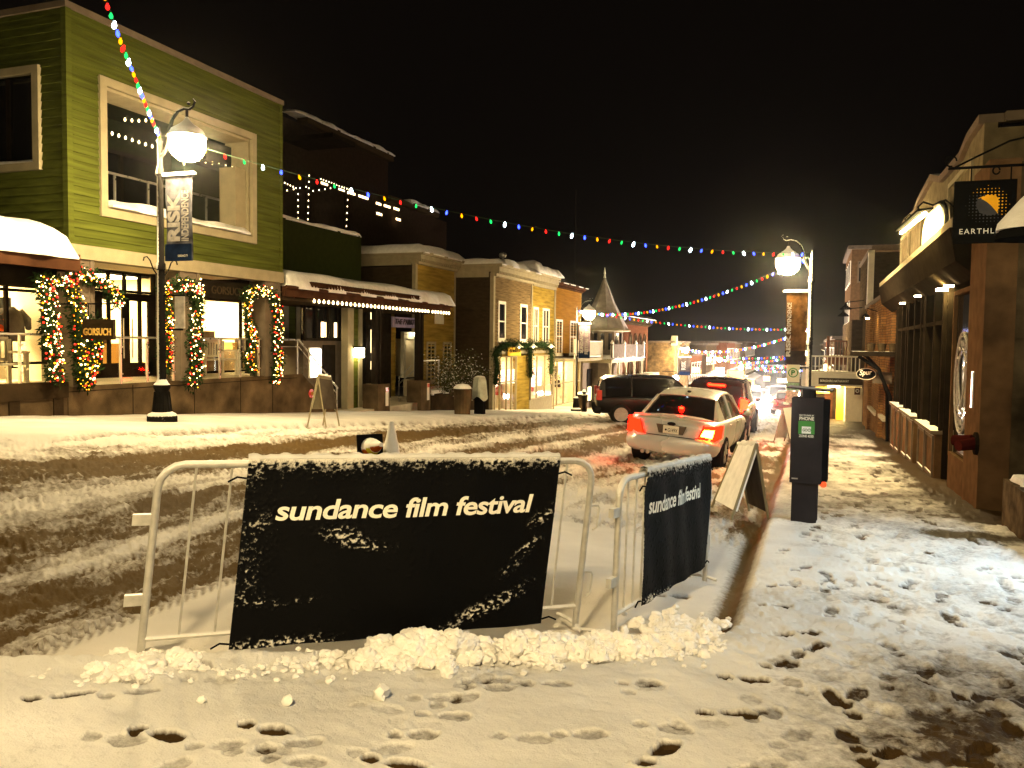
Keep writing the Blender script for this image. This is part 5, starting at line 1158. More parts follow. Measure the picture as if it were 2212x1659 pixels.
wp = thing('reflector_plate', 'upright pale metal plate on the tan pilaster', 'plate', (2.2, 13, 1.2)); a = ax(2100, 870, 2.23); b = ax(2109, 965, 2.23)
obj('plate', MB().box(2.22, 2.238, a[1]-.02, a[1]+.10, .75, 1.28), MT['galv'], wp)
es = thing('hanging_square_sign', 'black hanging sign with orange crescent of dots and thin capital letters', 'sign', (1.6, 9, 2.9))
p0 = ay(2058, 526, 9); p1 = ay(2193, 386, 9); X0, X1, Z0, Z1 = p0[0], p1[0]+.02, p0[2], p1[2]
obj('board', MB().box(X0, X1, 9, 9.05, Z0, Z1), snowcap_on(MT['black'].copy(), .5), es)
OR = pm('orange_print', (.85, .42, .02), .5, bump=0); GY = pm('grey_print', (.055, .055, .06), .5, bump=0)
def dot(mb, x, z, r): mb.poly([(X0+x+r*math.cos(2*PI*k/10), 8.996, Z0+z+r*math.sin(2*PI*k/10)) for k in range(10)])
do = MB(); dg = MB(); Wd = X1-X0; Hd = Z1-Z0; cx, cz2, R_ = Wd*.54, Hd*.60, Hd*.27
for i in range(-6, 7):
    for j in range(-6, 7):
        x = i*R_/5.2; z = j*R_/5.2; d = math.hypot(x, z)
        if d > R_*1.16: continue
        r = .0095*(1.25-.8*abs(d/R_)) if d < R_*1.2 else .003
        org = (x*.9+z*.7) > R_*.28 or z > R_*.62 or x > R_*.62
        if d > R_*.5: dot(do if (org and z > -R_*.6) else dg, cx+x, cz2+z, max(.0035, .012*(1.35-d/R_*.95)))
# crescent solids
pl = [(cx-R_*.52, cz2+R_*.42)]+[(cx-R_*.52+R_*1.08*k/10, cz2+R_*.42-R_*.95*(k/10)**1.7) for k in range(1, 11)]
do.poly([(X0+x, 8.997, Z0+z) for x, z in pl+[(cx+R_*.56, cz2+R_*.35), (cx+R_*.42, cz2+R_*.55), (cx-R_*.1, cz2+R_*.60)]][::-1])
dg.poly([(X0+x, 8.997, Z0+z) for x, z in pl+[(cx+R_*.1, cz2-R_*.62), (cx-R_*.4, cz2-R_*.45), (cx-R_*.62, cz2)]])
obj('orange_emblem', do, OR, es); obj('grey_emblem', dg, GY, es)
tx = MB(); text(tx, 'EARTHLIGHTS', (X0+Wd*.10, 8.995, Z0+Hd*.145), (1, 0, 0), (0, 0, 1), Wd*1.02, Hd*.085, extr=.0, spacing=1.25); 
tx.v = [(min(p[0], X1), p[1], p[2]) for p in tx.v]; obj('lettering', tx, MT['text'], es)
br = MB().tube([(X0-.06, 9.02, Z1+.13), (2.7, 9.02, Z1+.13)], .014, 6).tube([(X0+.0, 9.02, Z1+.14), (X0+.2, 9.02, Z1+.24), (X0+.45, 9.02, Z1+.36), (2.7, 9.02, Z1+.55)], .010, 6)
br.tube([(X0-.04+.05*math.cos(a*.5), 9.02, Z1+.20+.05*math.sin(a*.5)) for a in range(11)], .008, 5).tube([(X0+.35+.03*math.cos(a*.5), 9.02, Z1+.09+.035*math.sin(a*.5)) for a in range(13)], .008, 5)
for x in (X0+.14, X1-.05): br.tube([(x, 9.02, Z1), (x, 9.02, Z1+.13)], .007, 5)
es_b = obj('bracket', br, MT['black'], es)
sl = thing('snowy_lamp_hood', 'snow-capped dark lamp hood cutting in at the right edge before the black sign', 'lamp', (1.75, 7.2, 2.8))
q = ay(2235, 470, 7.2); obj('hood', MB().lathe([(.26, -.16), (.25, -.12), (.06, .14), (.03, .2)], q, 16), MT['black'], sl, smooth=True); obj('snow', MB().lathe([(.255, -.11), (.245, -.06), (.10, .12), (.03, .19)], (q[0], q[1], q[2]+.02), 16), SNOW, sl, smooth=True)
obj('arm', MB().tube([(q[0], 7.2, q[2]+.2), (q[0]+.1, 7.2, q[2]+.4), (2.7, 7.2, q[2]+.45)], .015, 6), MT['black'], sl)

# ---- brick building with door canopy
bk = thing('brick_shop', 'brown brick shop with a pilaster, wall lamp and low stone sill', 'building', (XR, 28.6, 0))
obj('wall', MB().box(XR+.02, 8, 28.45, 41.5, -3, 3.35), MT['brick'], bk); obj('coping', MB().box(XR-.04, 8, 28.4, 41.6, 3.35, 3.5), snowcap_on(MT['taupe'].copy(), .5), bk)
objs('pilaster', MB().box(XR-.12, XR+.02, 30.6, 31.6, -2.4, 3.3).box(XR-.12, XR+.02, 36.2, 37.0, -2.4, 3.3), MT['brick'], bk)
obj('stone_sill', MB().box(XR-.14, XR+.0, 28.5, 30.5, -.75, -.65).box(XR-.14, XR+.0, 32.0, 36.0, -.85, -.75), MT['stone'], bk)
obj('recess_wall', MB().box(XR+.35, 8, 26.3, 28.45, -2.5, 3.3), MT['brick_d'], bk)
t = thing('brick_wall_lamp', 'small gooseneck lamp washing the brick wall with light', 'wall lamp', (XR, 32.5, 2.6)); q = ax(1895, 690, XR)
obj('arm', MB().tube([(XR, q[1], q[2]+.3), (XR-.35, q[1], q[2]+.42), (XR-.4, q[1], q[2]+.2)], .02, 6), MT['black'], t); obj('shade', MB().lathe([(.05, .22), (.16, .08), (.16, .06)], (XR-.4, q[1], q[2]), 12), MT['black'], t); obj('bulb', MB().ball((XR-.34, q[1], q[2]+.06), .06, 8), EM['flood'], t)
cp = thing('door_canopy', 'flat dark canopy carrying flower pots over the corner doorway', 'canopy', (XR, 28, 1.2))
zc = ax(1940, 762, XR)[2]
obj('slab', MB().box(XR-1.15, XR+.35, 26.4, 28.4, zc-.12, zc+.02), snowcap_on(MT['dark'].copy(), .5), cp)
obj('brace', MB().tube([(XR-1.0, 26.6, zc-.12), (XR-.45, 26.6, zc-.5), (XR-.1, 26.6, zc-1.3), (XR+.0, 26.6, -1.35)], .05, 8), MT['black'], cp); obj('brace', MB().tube([(XR-.7, 28.3, zc-.12), (XR-.3, 28.3, zc-.55), (XR-.05, 28.3, zc-1.3), (XR, 28.3, -1.35)], .05, 8), MT['black'], cp)
for k, x in enumerate((XR-.65, XR-.35, XR-.05)):
    f = thing('flower_pot', ('flower pot at the outer end of the door canopy', 'middle flower pot on the door canopy', 'flower pot on the door canopy nearest the wall')[k], 'flower pot', (x, 26.9, zc+.02), 0, 'flower pots on the door canopy'); obj('pot', MB().lathe([(.09, 0), (.13, .22), (.14, .24), (.10, .24)], n=12), MT['brown'], f, True); obj('soil', MB().lathe([(.001, .235), (.10, .25)], n=10), SNOW, f, True)
s1 = thing('hanging_board', 'grey rectangular board hanging under the outer end of the door canopy', 'sign', (1.4, 27, 1)); a = ay(1885, 828, 27); b = ay(1926, 806, 27); a = ay(1884, 846, 27); b = ay(1925, 815, 27)
obj('board', MB().box(a[0]-.0, b[0]+.02, 27, 27.05, a[2]+.25, b[2]+.15), MT['grey'], s1)
s2 = thing('oval_bar_sign', 'black oval sign with white script lettering under the door canopy', 'sign', (1.4, 27, .5)); c0 = ay(1871, 808, 27)
E_ = [(c0[0]+.27*math.cos(2*PI*k/24), 27, c0[2]+.17*math.sin(2*PI*k/24)) for k in range(24)]; obj('board', MB().prism(E_, (0, .05, 0)), MT['black'], s2); obj('rim', MB().tube([(p[0], 26.99, p[2]) for p in E_+[E_[0]]], .012, 5, False), MT['white'], s2)
tx = MB(); text(tx, 'Spur', (c0[0]-.18, 26.985, c0[2]-.09), (1, 0, .1), (-.1, 0, 1), .36, .2, shear=.3, bold=.02, extr=.004); obj('lettering', tx, MT['text'], s2)
obj('hanger', MB().tube([(c0[0], 27.02, c0[2]+.17), (c0[0], 27.02, zc-.1)], .01, 5), MT['black'], s2)
# ---- gabled building with white corner trim, behind the brick shop
wb_ = thing('dark_sided_house', 'dark boarded house with a white corner trim above the brick shop', 'building', (2.35, 43, 0)); 
q = ax(1895, 545, XR); hy = 42.0; zt = ay(1893, 545, hy)[2]
obj('wall', MB().box(2.5, 9, hy, 50, -3, zt), MT['brown'], wb_); objs('corner_board', MB().box(2.42, 2.68, hy-.05, hy+.1, .5, zt+.1).box(2.42, 2.5, hy+.1, hy+.3, .5, zt), MT['white'], wb_); obj('roof_trim', MB().box(2.4, 2.55, hy-.05, 50, zt, zt+.15).box(2.55, 9, hy-.1, hy+.1, zt+.1, zt+.3), snowcap_on(MT['taupe'].copy(), .5), wb_)
# ---- white balcony porch over the pavement
wp_ = thing('balcony_porch', 'white balcony on posts bridging the pavement, with shop signs beneath', 'balcony', (1, 45, 0)); yb_ = 45
x0, x1 = -.34, 2.5; zf, zr_ = .24, 1.14; zg_ = G(1, 45)
m = MB().box(x0, x1, yb_, yb_+.08, zr_-.08, zr_).box(x0, x1, yb_, yb_+.08, zf+.04, zf+.1).box(x0, x0+.08, yb_, 50, zr_-.08, zr_); k = x0
while k < x1: m.box(k, k+.05, yb_+.015, yb_+.065, zf+.1, zr_-.06); k += .19
k = yb_+.2
while k < 50: m.box(x0+.015, x0+.065, k, k+.05, zf, zr_-.06); k += .2
obj('balustrade', m, snowcap_on(MT['white'].copy(), .7), wp_)
obj('floor', MB().box(x0-.05, x1, yb_-.05, 50, -.05, zf), MT['white'], wp_); obj('fascia', MB().box(x0-.06, x1, yb_-.08, yb_-.05, -.42, .2).box(x0-.06, x0-.03, yb_-.05, 50, -.42, .2), MT['white'], wp_)
for x, yy in ((x0+.05, 45.1), (x0+.05, 49.8)): obj('post', MB().box(x-.07, x+.07, yy-.07, yy+.07, zg_-.4, 3.0 if yy < 46 else 0), MT['white'], wp_)
s_ = thing('estate_sign', 'dark brown sign board with white capitals on the white balcony beam', 'sign', (1, 44.9, 0)); a = ay(1768, 829, 44.85); b = ay(1873, 811, 44.85)
obj('board', MB().box(a[0], b[0], 44.86, 44.9, -.32, .0), MT['brown'], s_); tx = MB(); text(tx, 'BERKSHIRE HATHAWAY', (a[0]+.08, 44.855, -.2), (1, 0, 0), (0, 0, 1), 1.35, .11, extr=.004); obj('lettering', tx, MT['text'], s_)
zz = G(1.5, 46)
ps = thing('passage_house', 'glowing yellow and white wall with a dark door under the balcony', 'building', (2, 46, -2))
obj('yellow_wall', MB().box(1.35, 1.72, 46.2, 46.5, zz-.4, -.45), MT['ochrewall'], ps); obj('white_wall', MB().box(1.72, 2.5, 44.4, 46.5, zz-.4, -.45), MT['plaster'], ps); obj('wall', MB().box(.4, 1.35, 47.5, 47.8, zz-.4, -.45), MT['brown'], ps)
obj('house', MB().box(2.0, 9, 46.5, 60, zz-1, 3), MT['brown'], ps); obj('door', MB().box(.75, 1.2, 47.4, 47.49, zz-.1, -.9), MT['redbrown'], ps)
obj('ceiling_lamp', MB().box(.9, 1.5, 45.6, 46.0, -.5, -.45), EM['flood'], ps)
s_ = thing('gold_sign', 'yellow lettered sign under the white balcony', 'sign', (.8, 46.1, -.7)); obj('board', MB().box(.30, 1.0, 46.1, 46.15, -.86, -.52), MT['ochrewall'], s_); tx = MB(); text(tx, 'MANGO', (.36, 46.09, -.78), (1, 0, 0), (0, 0, 1), .58, .18, bold=.03, extr=.004); obj('lettering', tx, MT['text'], s_)
dk = thing('dark_deck', 'dark railed rooftop deck above the white balcony', 'deck', (1.5, 52, 2)); a = ay(1790, 735, 52); b = ay(1850, 770, 52)
m = MB().box(a[0], 2.9, 52, 52.08, a[2]-.08, a[2]).box(a[0], 2.9, 52, 60, b[2]-.5, b[2]); k = a[0]
while k < 2.9: m.box(k, k+.05, 52.01, 52.06, b[2], a[2]); k += .16
m.box(a[0]-.1, a[0]+.06, 51.95, 52.1, b[2]-1.4, a[2]+.25); obj('railing', m, snowcap_on(MT['redbrown'].copy(), .5), dk); obj('lantern', MB().box(a[0]-.2, a[0]-.04, 51.8, 51.95, b[2]-1.1, b[2]-.5), EM['spot'], dk)
for k, (px, py, Y) in enumerate(((1827, 665, 46), (1822, 680, 47))):
    t = thing('dark_lantern', ('unlit hooded lantern on the upper arm beside the dark house', 'unlit hooded lantern on the lower arm beside the dark house')[k], 'lantern', (2, Y, 3), 0, 'unlit hooded lanterns'); q = ay(px, py, Y)
    obj('hood', MB().lathe([(.3, -.08), (.28, -.04), (.08, .12), (.03, .3)], q, 12), MT['black'], t); obj('arm', MB().tube([(q[0], Y, q[2]+.28), (2.6, Y, q[2]+.4)], .025, 5), MT['black'], t)
fs = thing('small_square_sign', 'small dark red square sign beside the yellow wall', 'sign', (1.7, 43, 0)); q = ay(1852, 846, 43); obj('board', MB().box(q[0]-.13, q[0]+.13, 43, 43.04, q[2]-.15, q[2]+.2), MT['redbrown'], fs); obj('emblem', MB().tube([(q[0]+.07*math.cos(a*PI/8), 42.99, q[2]+.03+.07*math.sin(a*PI/8)) for a in range(17)], .012, 4, False), MT['text'], fs)

# ================================================================ CROWD BARRIERS WITH BANNERS
FROST = snowcap_on(MT['galv'].copy(), .30, ns=60, amt=.2)
class Bar:
    def __init__(s, b0, b1, z0, z1, lean):
        s.b = Vector((b0[0], b0[1], z0)); e = Vector((b1[0]-b0[0], b1[1]-b0[1], 0)); s.L = e.length; s.d = e/s.L; s.n = Vector((s.d.y, -s.d.x, 0)); s.k = (z1-z0)/s.L; s.lean = lean
    def P(s, t, h, o=0.): return s.b+s.d*(t+s.lean*h)+V3(0, 0, h+s.k*t)+s.n*o
    def inv(s, px, py, o=0.):
        r = ray(px, py); c = V3(0, 0, CAMZ); q = c+r*(((s.b+s.n*o)-c).dot(s.n)/r.dot(s.n)); w_ = q-s.b; a = w_.dot(s.d); z = w_.z; h = (z-s.k*a)/(1-s.k*s.lean); return a-s.lean*h, h
def tie(mb, p, d): mb.tube([p, p+d*.05+V3(0, 0, .01), p+d*.10+V3(0, 0, -.015)], .006, 5)
fabric, fn, fl_, fbs = newmat('banner_fabric')
def banner_mat():
    m, n, l, b = newmat('snowy_banner'); at = n.new('ShaderNodeAttribute'); at.attribute_name = 'snow'; tc = n.new('ShaderNodeTexCoord')
    no = n.new('ShaderNodeTexNoise'); no.inputs['Scale'].default_value = 130; no.inputs['Detail'].default_value = 5; l.new(tc.outputs['Object'], no.inputs[0])
    ad = n.new('ShaderNodeMath'); ad.operation = 'MULTIPLY_ADD'; ad.inputs[1].default_value = .9; l.new(no.outputs[0], ad.inputs[0]); l.new(at.outputs['Fac'], ad.inputs[2])
    mr = n.new('ShaderNodeMapRange'); mr.inputs[1].default_value = .80; mr.inputs[2].default_value = 1.45; l.new(ad.outputs[0], mr.inputs[0])
    mx = n.new('ShaderNodeMix'); mx.data_type = 'RGBA'; mx.inputs[6].default_value = (.0018, .0018, .002, 1); mx.inputs[7].default_value = (.66, .63, .56, 1); l.new(mr.outputs[0], mx.inputs[0]); l.new(mx.outputs[2], b.inputs['Base Color'])
    b.inputs['Roughness'].default_value = .6; b.inputs['Specular IOR Level'].default_value = .08
    bp = n.new('ShaderNodeBump'); bp.inputs['Strength'].default_value = .5; bp.inputs['Distance'].default_value = .006; l.new(ad.outputs[0], bp.inputs['Height']); l.new(bp.outputs[0], b.inputs['Normal']); return m
BMAT = banner_mat(); bpy.data.materials.remove(fabric)
def barrier(B, H, lab, cut, nbars, foot=.12, loops=True, snow=1.0):
    t = thing('crowd_barrier', lab, 'barrier', tuple(B.b), 0, 'steel crowd barriers'); L = B.L; R = .13; zb = .14
    pts = [B.P(0, -.02), B.P(0, H-R)]+[B.P(R-R*math.cos(a), H-R+R*math.sin(a)) for a in (PI/8, PI/4, 3*PI/8)]+[B.P(R, H), B.P(L-R, H)]+[B.P(L-R+R*math.sin(a), H-R+R*math.cos(a)) for a in (PI/8, PI/4, 3*PI/8)]+[B.P(L, H-R), B.P(L, -.02)]
    obj('frame', MB().tube(pts, .0215, 12), FROST, t, smooth=True)
    obj('bottom_rail', MB().tube([B.P(0, zb), B.P(L, zb)], .015, 8), FROST, t, smooth=True)
    for k in range(1, nbars): obj('bar', MB().tube([B.P(L*k/nbars, zb), B.P(L*k/nbars, H)], .0075, 6), MT['galv'], t, smooth=True)
    m = MB()
    for h in (.36, .80):
        if loops:
            for s_, sg in ((0, -1), (L, 1)):
                if sg < 0: a = B.P(0, h); m2 = MB(); m2.prism([B.P(-.0, h-.03, -.02), B.P(-.11, h-.03, -.02), B.P(-.11, h+.03, -.02), B.P(0, h+.03, -.02)], B.n*.035); obj('hook_plate', m2, FROST, t)
                else: obj('hook', MB().tube([B.P(L+.01, h), B.P(L+.075, h), B.P(L+.085, h-.02), B.P(L+.08, h-.14), B.P(L+.05, h-.16)], .007, 6), MT['galv'], t)
    for s_, sg in ((0, 1), (L, -1)): obj('foot', MB().tube([B.P(s_, 0, -.28), B.P(s_, .02, -.1), B.P(s_, .02, .0), B.P(s_, .0, .1)], .013, 6), FROST, t)
    sn = MB(); i0 = 0; n = 90; K = 9
    return t
def banner(B, H, s0, s1, hb, lab, txt, seed, patches, sb=(0, 0), overlap=.0):
    t = thing('banner', lab, 'banner', tuple(B.b), 0, 'film festival banners on barriers'); L0 = rootloc(t)
    nu, nv = 330, 150; U, Vv = np.meshgrid(np.linspace(0, 1, nu), np.linspace(0, 1, nv)); u = U.ravel(); v = Vv.ravel()     # v=0 bottom, ->top, wraps over the tube
    w_ = s1-s0; ll = H-hb
    h = hb+ll*np.minimum(v/.93, 1); s = s0+w_*u+(.5-v)*sb[0]*(u < .5)*(1-2*u)+(.5-v)*sb[1]*(u > .5)*(2*u-1)
    over = np.clip((v-.93)/.07, 0, 1); ang = over*PI; r = .034
    o = .026+.010*np.sin(u*9+seed)*np.sin(v*3.2)+.008*np.sin(u*23+v*5)+.012*np.exp(-((u-.5)/.5)**2)*np.sin(v*PI)
    o = np.where(over > 0, r*np.cos(ang), o*(1-sst(.8, .93, v))+r*sst(.8, .93, v)); h = h+np.where(over > 0, r*np.sin(ang), 0)
    X = s*1.0; Zz = h*1.0; sw_ = fbm(X*62+Zz*30, Zz*95, seed, 3); sw2 = fbm(X*9, Zz*9, seed+3, 3)
    sn = sst(.87, 1.0, v)*1.0+np.exp(-((v-.91)/.06)**2)*.42*sw2*1.5
    for (cu, cv, au, av, tilt, st) in patches:
        a = (u-cu); b = (v-cv)-tilt*(u-cu); e = np.exp(-(a/au)**2-(b/av)**2); sn = sn+e*st*.8*(.3+1.1*sst(.38, .62, sw_))
    sn = sn+.20*sst(.05, .0, u)*sw2*1.7
    sn = sn+.5*sst(.70, .78, vn(X*55, Zz*55, seed+9))*.35
    sn = np.clip(sn, 0, 1.1)*sst(.24, .62, sw_+over+sst(.93, .99, v)*.5)
    o = o+sn*.014*(.5+sw_)*(1-over)+over*0; h = h+sn*.012*np.sin(ang)*over
    P = np.array(B.b)[None]-np.array(L0)[None]+np.outer(s+B.lean*h, np.array(B.d))+np.outer(o, np.array(B.n)); P[:, 2] += h+B.k*s
    i, j = np.meshgrid(np.arange(nv-1), np.arange(nu-1), indexing='ij'); i = i.ravel(); j = j.ravel(); F = np.stack([i*nu+j, i*nu+j+1, (i+1)*nu+j+1, (i+1)*nu+j], 1)
    me = bpy.data.meshes.new('sheet'); me.from_pydata(P.tolist(), [], F.tolist()); me.polygons.foreach_set('use_smooth', [True]*len(F)); a = me.attributes.new('snow', 'FLOAT', 'POINT'); a.data.foreach_set('value', sn.astype(np.float32)); me.materials.append(BMAT)
    ob = bpy.data.objects.new('sheet', me); C.objects.link(ob); ob.parent = t
    md = ob.modifiers.new('thick', 'SOLIDIFY'); md.thickness = .002
    # lettering printed on the cloth
    (tu0, th0), (tu1, th1) = txt
    mb = MB(); vv, ff = text2d('sundance film festival', .12, .022, 0, .96); A = np.array(vv); mn = A.min(0); mx_ = A.max(0)
    for p in vv:
        fx = (p[0]-mn[0])/(mx_[0]-mn[0]); fy = (p[1]-mn[1])/(mx_[1]-mn[1]); ss = tu0+(tu1-tu0)*fx; hh = th0+(th1-th0)*fy; uu = (ss-s0)/w_; v_ = (hh-hb)/ll*.93
        oo = .026+.010*math.sin(uu*9+seed)*math.sin(v_*3.2)+.008*math.sin(uu*23+v_*5)+.012*math.exp(-((uu-.5)/.5)**2)*math.sin(v_*PI)+.006
        q = B.P(ss, hh, oo); mb.v.append(tuple(q))
    mb.f = ff; obj('lettering', mb, MT['text'], t)
    tm = MB()
    for ss, hh, dr in ((s0, H-.08, -1), (s1, H-.08, 1), (s0, hb+.03, -1), (s1, hb+.03, 1)): tie(tm, B.P(ss, hh, .02), B.d*dr)
    obj('cable_tie', tm, MT['black'], t)
    # snow bead lying along the tube top
    sb_ = MB(); n = 80; K = 8
    for k in range(n+1):
        q = k/n; ss = s0+w_*q; rr = .022*(1+.25*math.sin(ss*31)+.2*math.sin(ss*77+1)); c = B.P(ss, H+.034, .004)
        for j in range(K): an = 2*PI*j/K; sb_.v.append(tuple(c+B.n*(math.cos(an)*.030)+V3(0, 0, math.sin(an)*rr)))
    for k in range(n):
        for j in range(K): a = k*K+j; b = k*K+(j+1) % K; sb_.f.append((a, b, b+K, a+K))
    obj('snow', sb_, SNOW, t, smooth=True)
    return t
B1 = Bar((-3.41, 3.48), (-1.41, 5.18), -.17, -.25, .105)
_, H1 = B1.inv(700, 993); H1 -= .02
barrier(B1, H1, 'nearest steel crowd barrier, leaning, its rounded frame rimmed with snow', None, 14)
s0, _ = B1.inv(520, 1150); s1, _ = B1.inv(1188, 1150); _, hb = B1.inv(600, 1392); t0 = B1.inv(594, 1128, .035); t1 = B1.inv(1152, 1085, .035); tb_ = B1.inv(594, 1126, .035)[1]; tt_ = B1.inv(720, 1078, .035)[1]
banner(B1, H1, s0, s1, hb, 'large black banner with white lower-case lettering on the nearest barrier', ((t0[0], tb_), (t1[0], tt_)), 3,
       [(.30, .56, .07, .045, -.35, 1.0), (.38, .50, .08, .03, -.3, .8), (.04, .62, .06, .12, 0, .6), (.03, .38, .05, .10, 0, .5), (.06, .24, .09, .035, -.3, .8), (.22, .23, .06, .02, 0, .5), (.96, .62, .05, .045, .9, .9), (.92, .45, .05, .04, 1.0, .9), (.80, .13, .14, .045, .75, 1.2), (.86, .32, .05, .035, .9, .6), (.15, .015, .16, .035, 0, 1.3), (.02, .88, .05, .08, 0, .4)])
B2 = Bar((-1.13, 5.09), (-.78, 6.98), -.25, -.34, .055)
_, H2 = B2.inv(1450, 1005); H2 -= .02
barrier(B2, H2, 'second steel crowd barrier set at an angle beside the kerb', None, 13, loops=True)
s0, _ = B2.inv(1384, 1150); s1, _ = B2.inv(1521, 1150); _, hb = B2.inv(1440, 1270); tb_ = B2.inv(1405, 1112, .035); tt_ = B2.inv(1405, 1085, .035); t1 = B2.inv(1513, 1060, .035)
banner(B2, H2, s0, s1, hb, 'smaller looking black banner with the same lettering on the second barrier', ((tb_[0], tb_[1]), (t1[0], tt_[1]+.03)), 5, [(.1, .03, .10, .03, 0, 1.1), (.3, .02, .12, .02, 0, .8)])

# ================================================================ PAY STATION, SIGNS
def R3(rz, o): return Matrix.Translation(o) @ Matrix.Rotation(rz, 4, 'Z')
pz = G(0, 10.6)
ps = thing('parking_pay_station', 'tall dark grey parking pay station with a green and black sticker', 'pay station', (0, 10.65, pz), math.radians(-4))
GM = pm('pay_grey', (.026, .023, .024), .55, metal=0, var=.15, bump=.05)
obj('pedestal', MB().box(-.16, .13, -.13, .13, -.1, .50), GM, ps, True)
c = MB(); c.prism([(-.185, -.16, .47), (.175, -.16, .47), (.175, -.16, 1.50), (-.185, -.16, 1.50)], (0, .30, 0)); obj('cabinet', c, GM, ps, True)
obj('side_cover', MB().prism([(.178, -.12, .5), (.24, -.10, .5), (.24, .12, .5), (.178, .14, .5)], (0, 0, .98)), MT['black'], ps, True)
obj('neck', MB().lathe([(.08, 1.50), (.08, 1.60)], (0, 0, 0), 16), MT['black'], ps, True, True)
lid = MB(); lid.prism([(-.24, -.2, 1.615), (.27, -.2, 1.585), (.27, -.2, 1.605), (-.24, -.2, 1.635)], (0, .42, 0)); obj('solar_lid', lid, snowcap_on(GM.copy(), .75, (.3, .3, .32)), ps, True)
obj('lock_plate', MB().box(-.16, -.09, -.168, -.16, .515, .53), MT['steel'], ps, True)
obj('reflector', MB().ball((.19, .05, .44), .04, 8), em('red_reflector_glow', (1, .08, .02), .7, False), ps, True, True)  # reflector given its own weak glow in place of reflected light
stk = MB().box(-.10, .085, -.163, -.1605, 1.02, 1.31); so = obj('sticker', stk, pm('sticker_black', (.01, .01, .01), .4, bump=0), ps, True)
obj('green_field', MB().box(-.10, .085, -.1655, -.1635, 1.07, 1.225), pm('sticker_green', (.03, .22, .03), .4, bump=0), so, True)
obj('white_field', MB().box(-.06, .045, -.168, -.166, 1.075, 1.16), pm('sticker_white', (.75, .78, .75), .4, bump=0), so, True)
tx = MB(); text(tx, 'PHONE', (-.09, -.1645, 1.235), (1, 0, 0), (0, 0, 1), .165, .042, bold=.025, extr=0); text(tx, 'PAY TO PARK BY', (-.09, -.1645, 1.285), (1, 0, 0), (0, 0, 1), .165, .018, bold=.02, extr=0); text(tx, 'ZONE 4350', (-.09, -.1645, 1.03), (1, 0, 0), (0, 0, 1), .165, .03, bold=.02, extr=0)
obj('lettering', tx, MT['text'], so, True)
tx = MB(); text(tx, 'GO', (-.05, -.1692, 1.10), (1, 0, 0), (0, 0, 1), .055, .036, bold=.03, extr=0); tx.tube([(.026+.017*math.cos(a*PI/8), -.169, 1.118+.017*math.sin(a*PI/8)) for a in range(17)], .003, 4, False); text(tx, 'P', (.020, -.1692, 1.109), (1, 0, 0), (0, 0, 1), .011, .018, bold=.03, extr=0)
obj('green_mark', tx, pm('sticker_dark_green', (.01, .07, .03), .4, bump=0), so, True)

# hanging things on the lamp posts
PRINT1 = pm('blue_grey_print', (.105, .105, .125), .7, var=.85, scale=4, bump=.2); PRINT2 = pm('brown_orange_print', (.085, .042, .014), .7, var=.9, scale=3.2, bump=.2)
def lampbanner(name, lab, x0, x1, z0, z1, y, mat, words, fx, dark, pole_left=True, top=True):
    t = thing(name, lab, 'street banner', ((x0+x1)/2, y, z0), 0, 'festival banners on lamp posts')
    n = 14; m = MB()
    for i in range(n+1):
        for j in range(7): u = j/6; v = i/n; m.v.append((x0+(x1-x0)*u, y+.025*math.sin(v*5+u*2)*(1-v)*v*3, z0+(z1-z0)*v))
    for i in range(n):
        for j in range(6): a = i*7+j; m.f.append((a, a+1, a+8, a+7))
    for p in list(m.v): m.v.append((p[0], p[1]+.006, p[2]))
    k = (n+1)*7; m.f += [tuple(q+k for q in f[::-1]) for f in m.f]
    obj('cloth', m, mat, t)
    obj('lower_panel', MB().box(x0+.0, x1, y-.032, y-.030, z0+.0, z0+(z1-z0)*.20), dark, t)
    w_ = x1-x0; h_ = z1-z0
    tm = MB()
    for s, a, b, c, d, bold in words: text(tm, s, (x0+w_*b, y-.045, z0+h_*c), (0, 0, 1), (-1, 0, 0), h_*(d-c), w_*(b-a), bold=bold, extr=.0)
    obj('lettering', tm, MT['pale'], t)
    r = MB().tube([(x0-.12 if pole_left else x0-.05, y, z1+.03), (x1+.05 if pole_left else x1+.12, y, z1+.03)], .018, 6); obj('top_rod', r, snowcap_on(MT['white'].copy(), .0), t)
    obj('snow', pillow(x0-.03, x1+.03, y-.025, y+.025, lambda x, yy: z1+.045, .03, 20, 4, .4, 1), SNOW, t, smooth=True)
    return t
NAVY = pm('navy_print', (.008, .018, .05), .5, var=.5)
lampbanner('pole_banner', 'pale snow-dusted banner with block capitals on the lamp by the green building', -11.12, -10.52, 3.02, 4.55, 12.1, PRINT1, [('RISK', .12, .60, .23, .80, .05), ('INDEPENDENCE', .64, .92, .23, .82, .03)], 0, NAVY)
tx = MB(); text(tx, 'SUNDANCE TV', (-10.82, 12.06, 3.09), (1, 0, 0), (0, 0, 1), .22, .04, bold=.02, extr=0); o = obj('small_lettering', tx, MT['text'], None, kind='thing'); 
for b in bpy.data.objects:
    if b.name == 'pole_banner': o.parent = b; o.matrix_parent_inverse = Matrix.Translation(-Vector(b.location))
lampbanner('pole_banner', 'orange and brown picture banner with vertical capitals on the right lamp', -.66, -.12, 1.08, 3.08, 24.0, PRINT2, [('RISK', .04, .26, .12, .42, .05), ('INDEPENDENCE', .06, .26, .43, .86, .02)], 0, pm('dark_print', (.02, .015, .01), .5, var=.5), pole_left=False)
lampbanner('pole_banner', 'pinkish grey banner with vertical capitals on the lamp before the orange shop', -11.2, -10.6, .85, 2.58, 41, pm('mauve_print', (.20, .15, .18), .7, var=.6, scale=3), [('SUNDANCE', .12, .42, .15, .85, .04), ('FESTIVAL 2019', .55, .85, .12, .85, .03)], 0, NAVY)
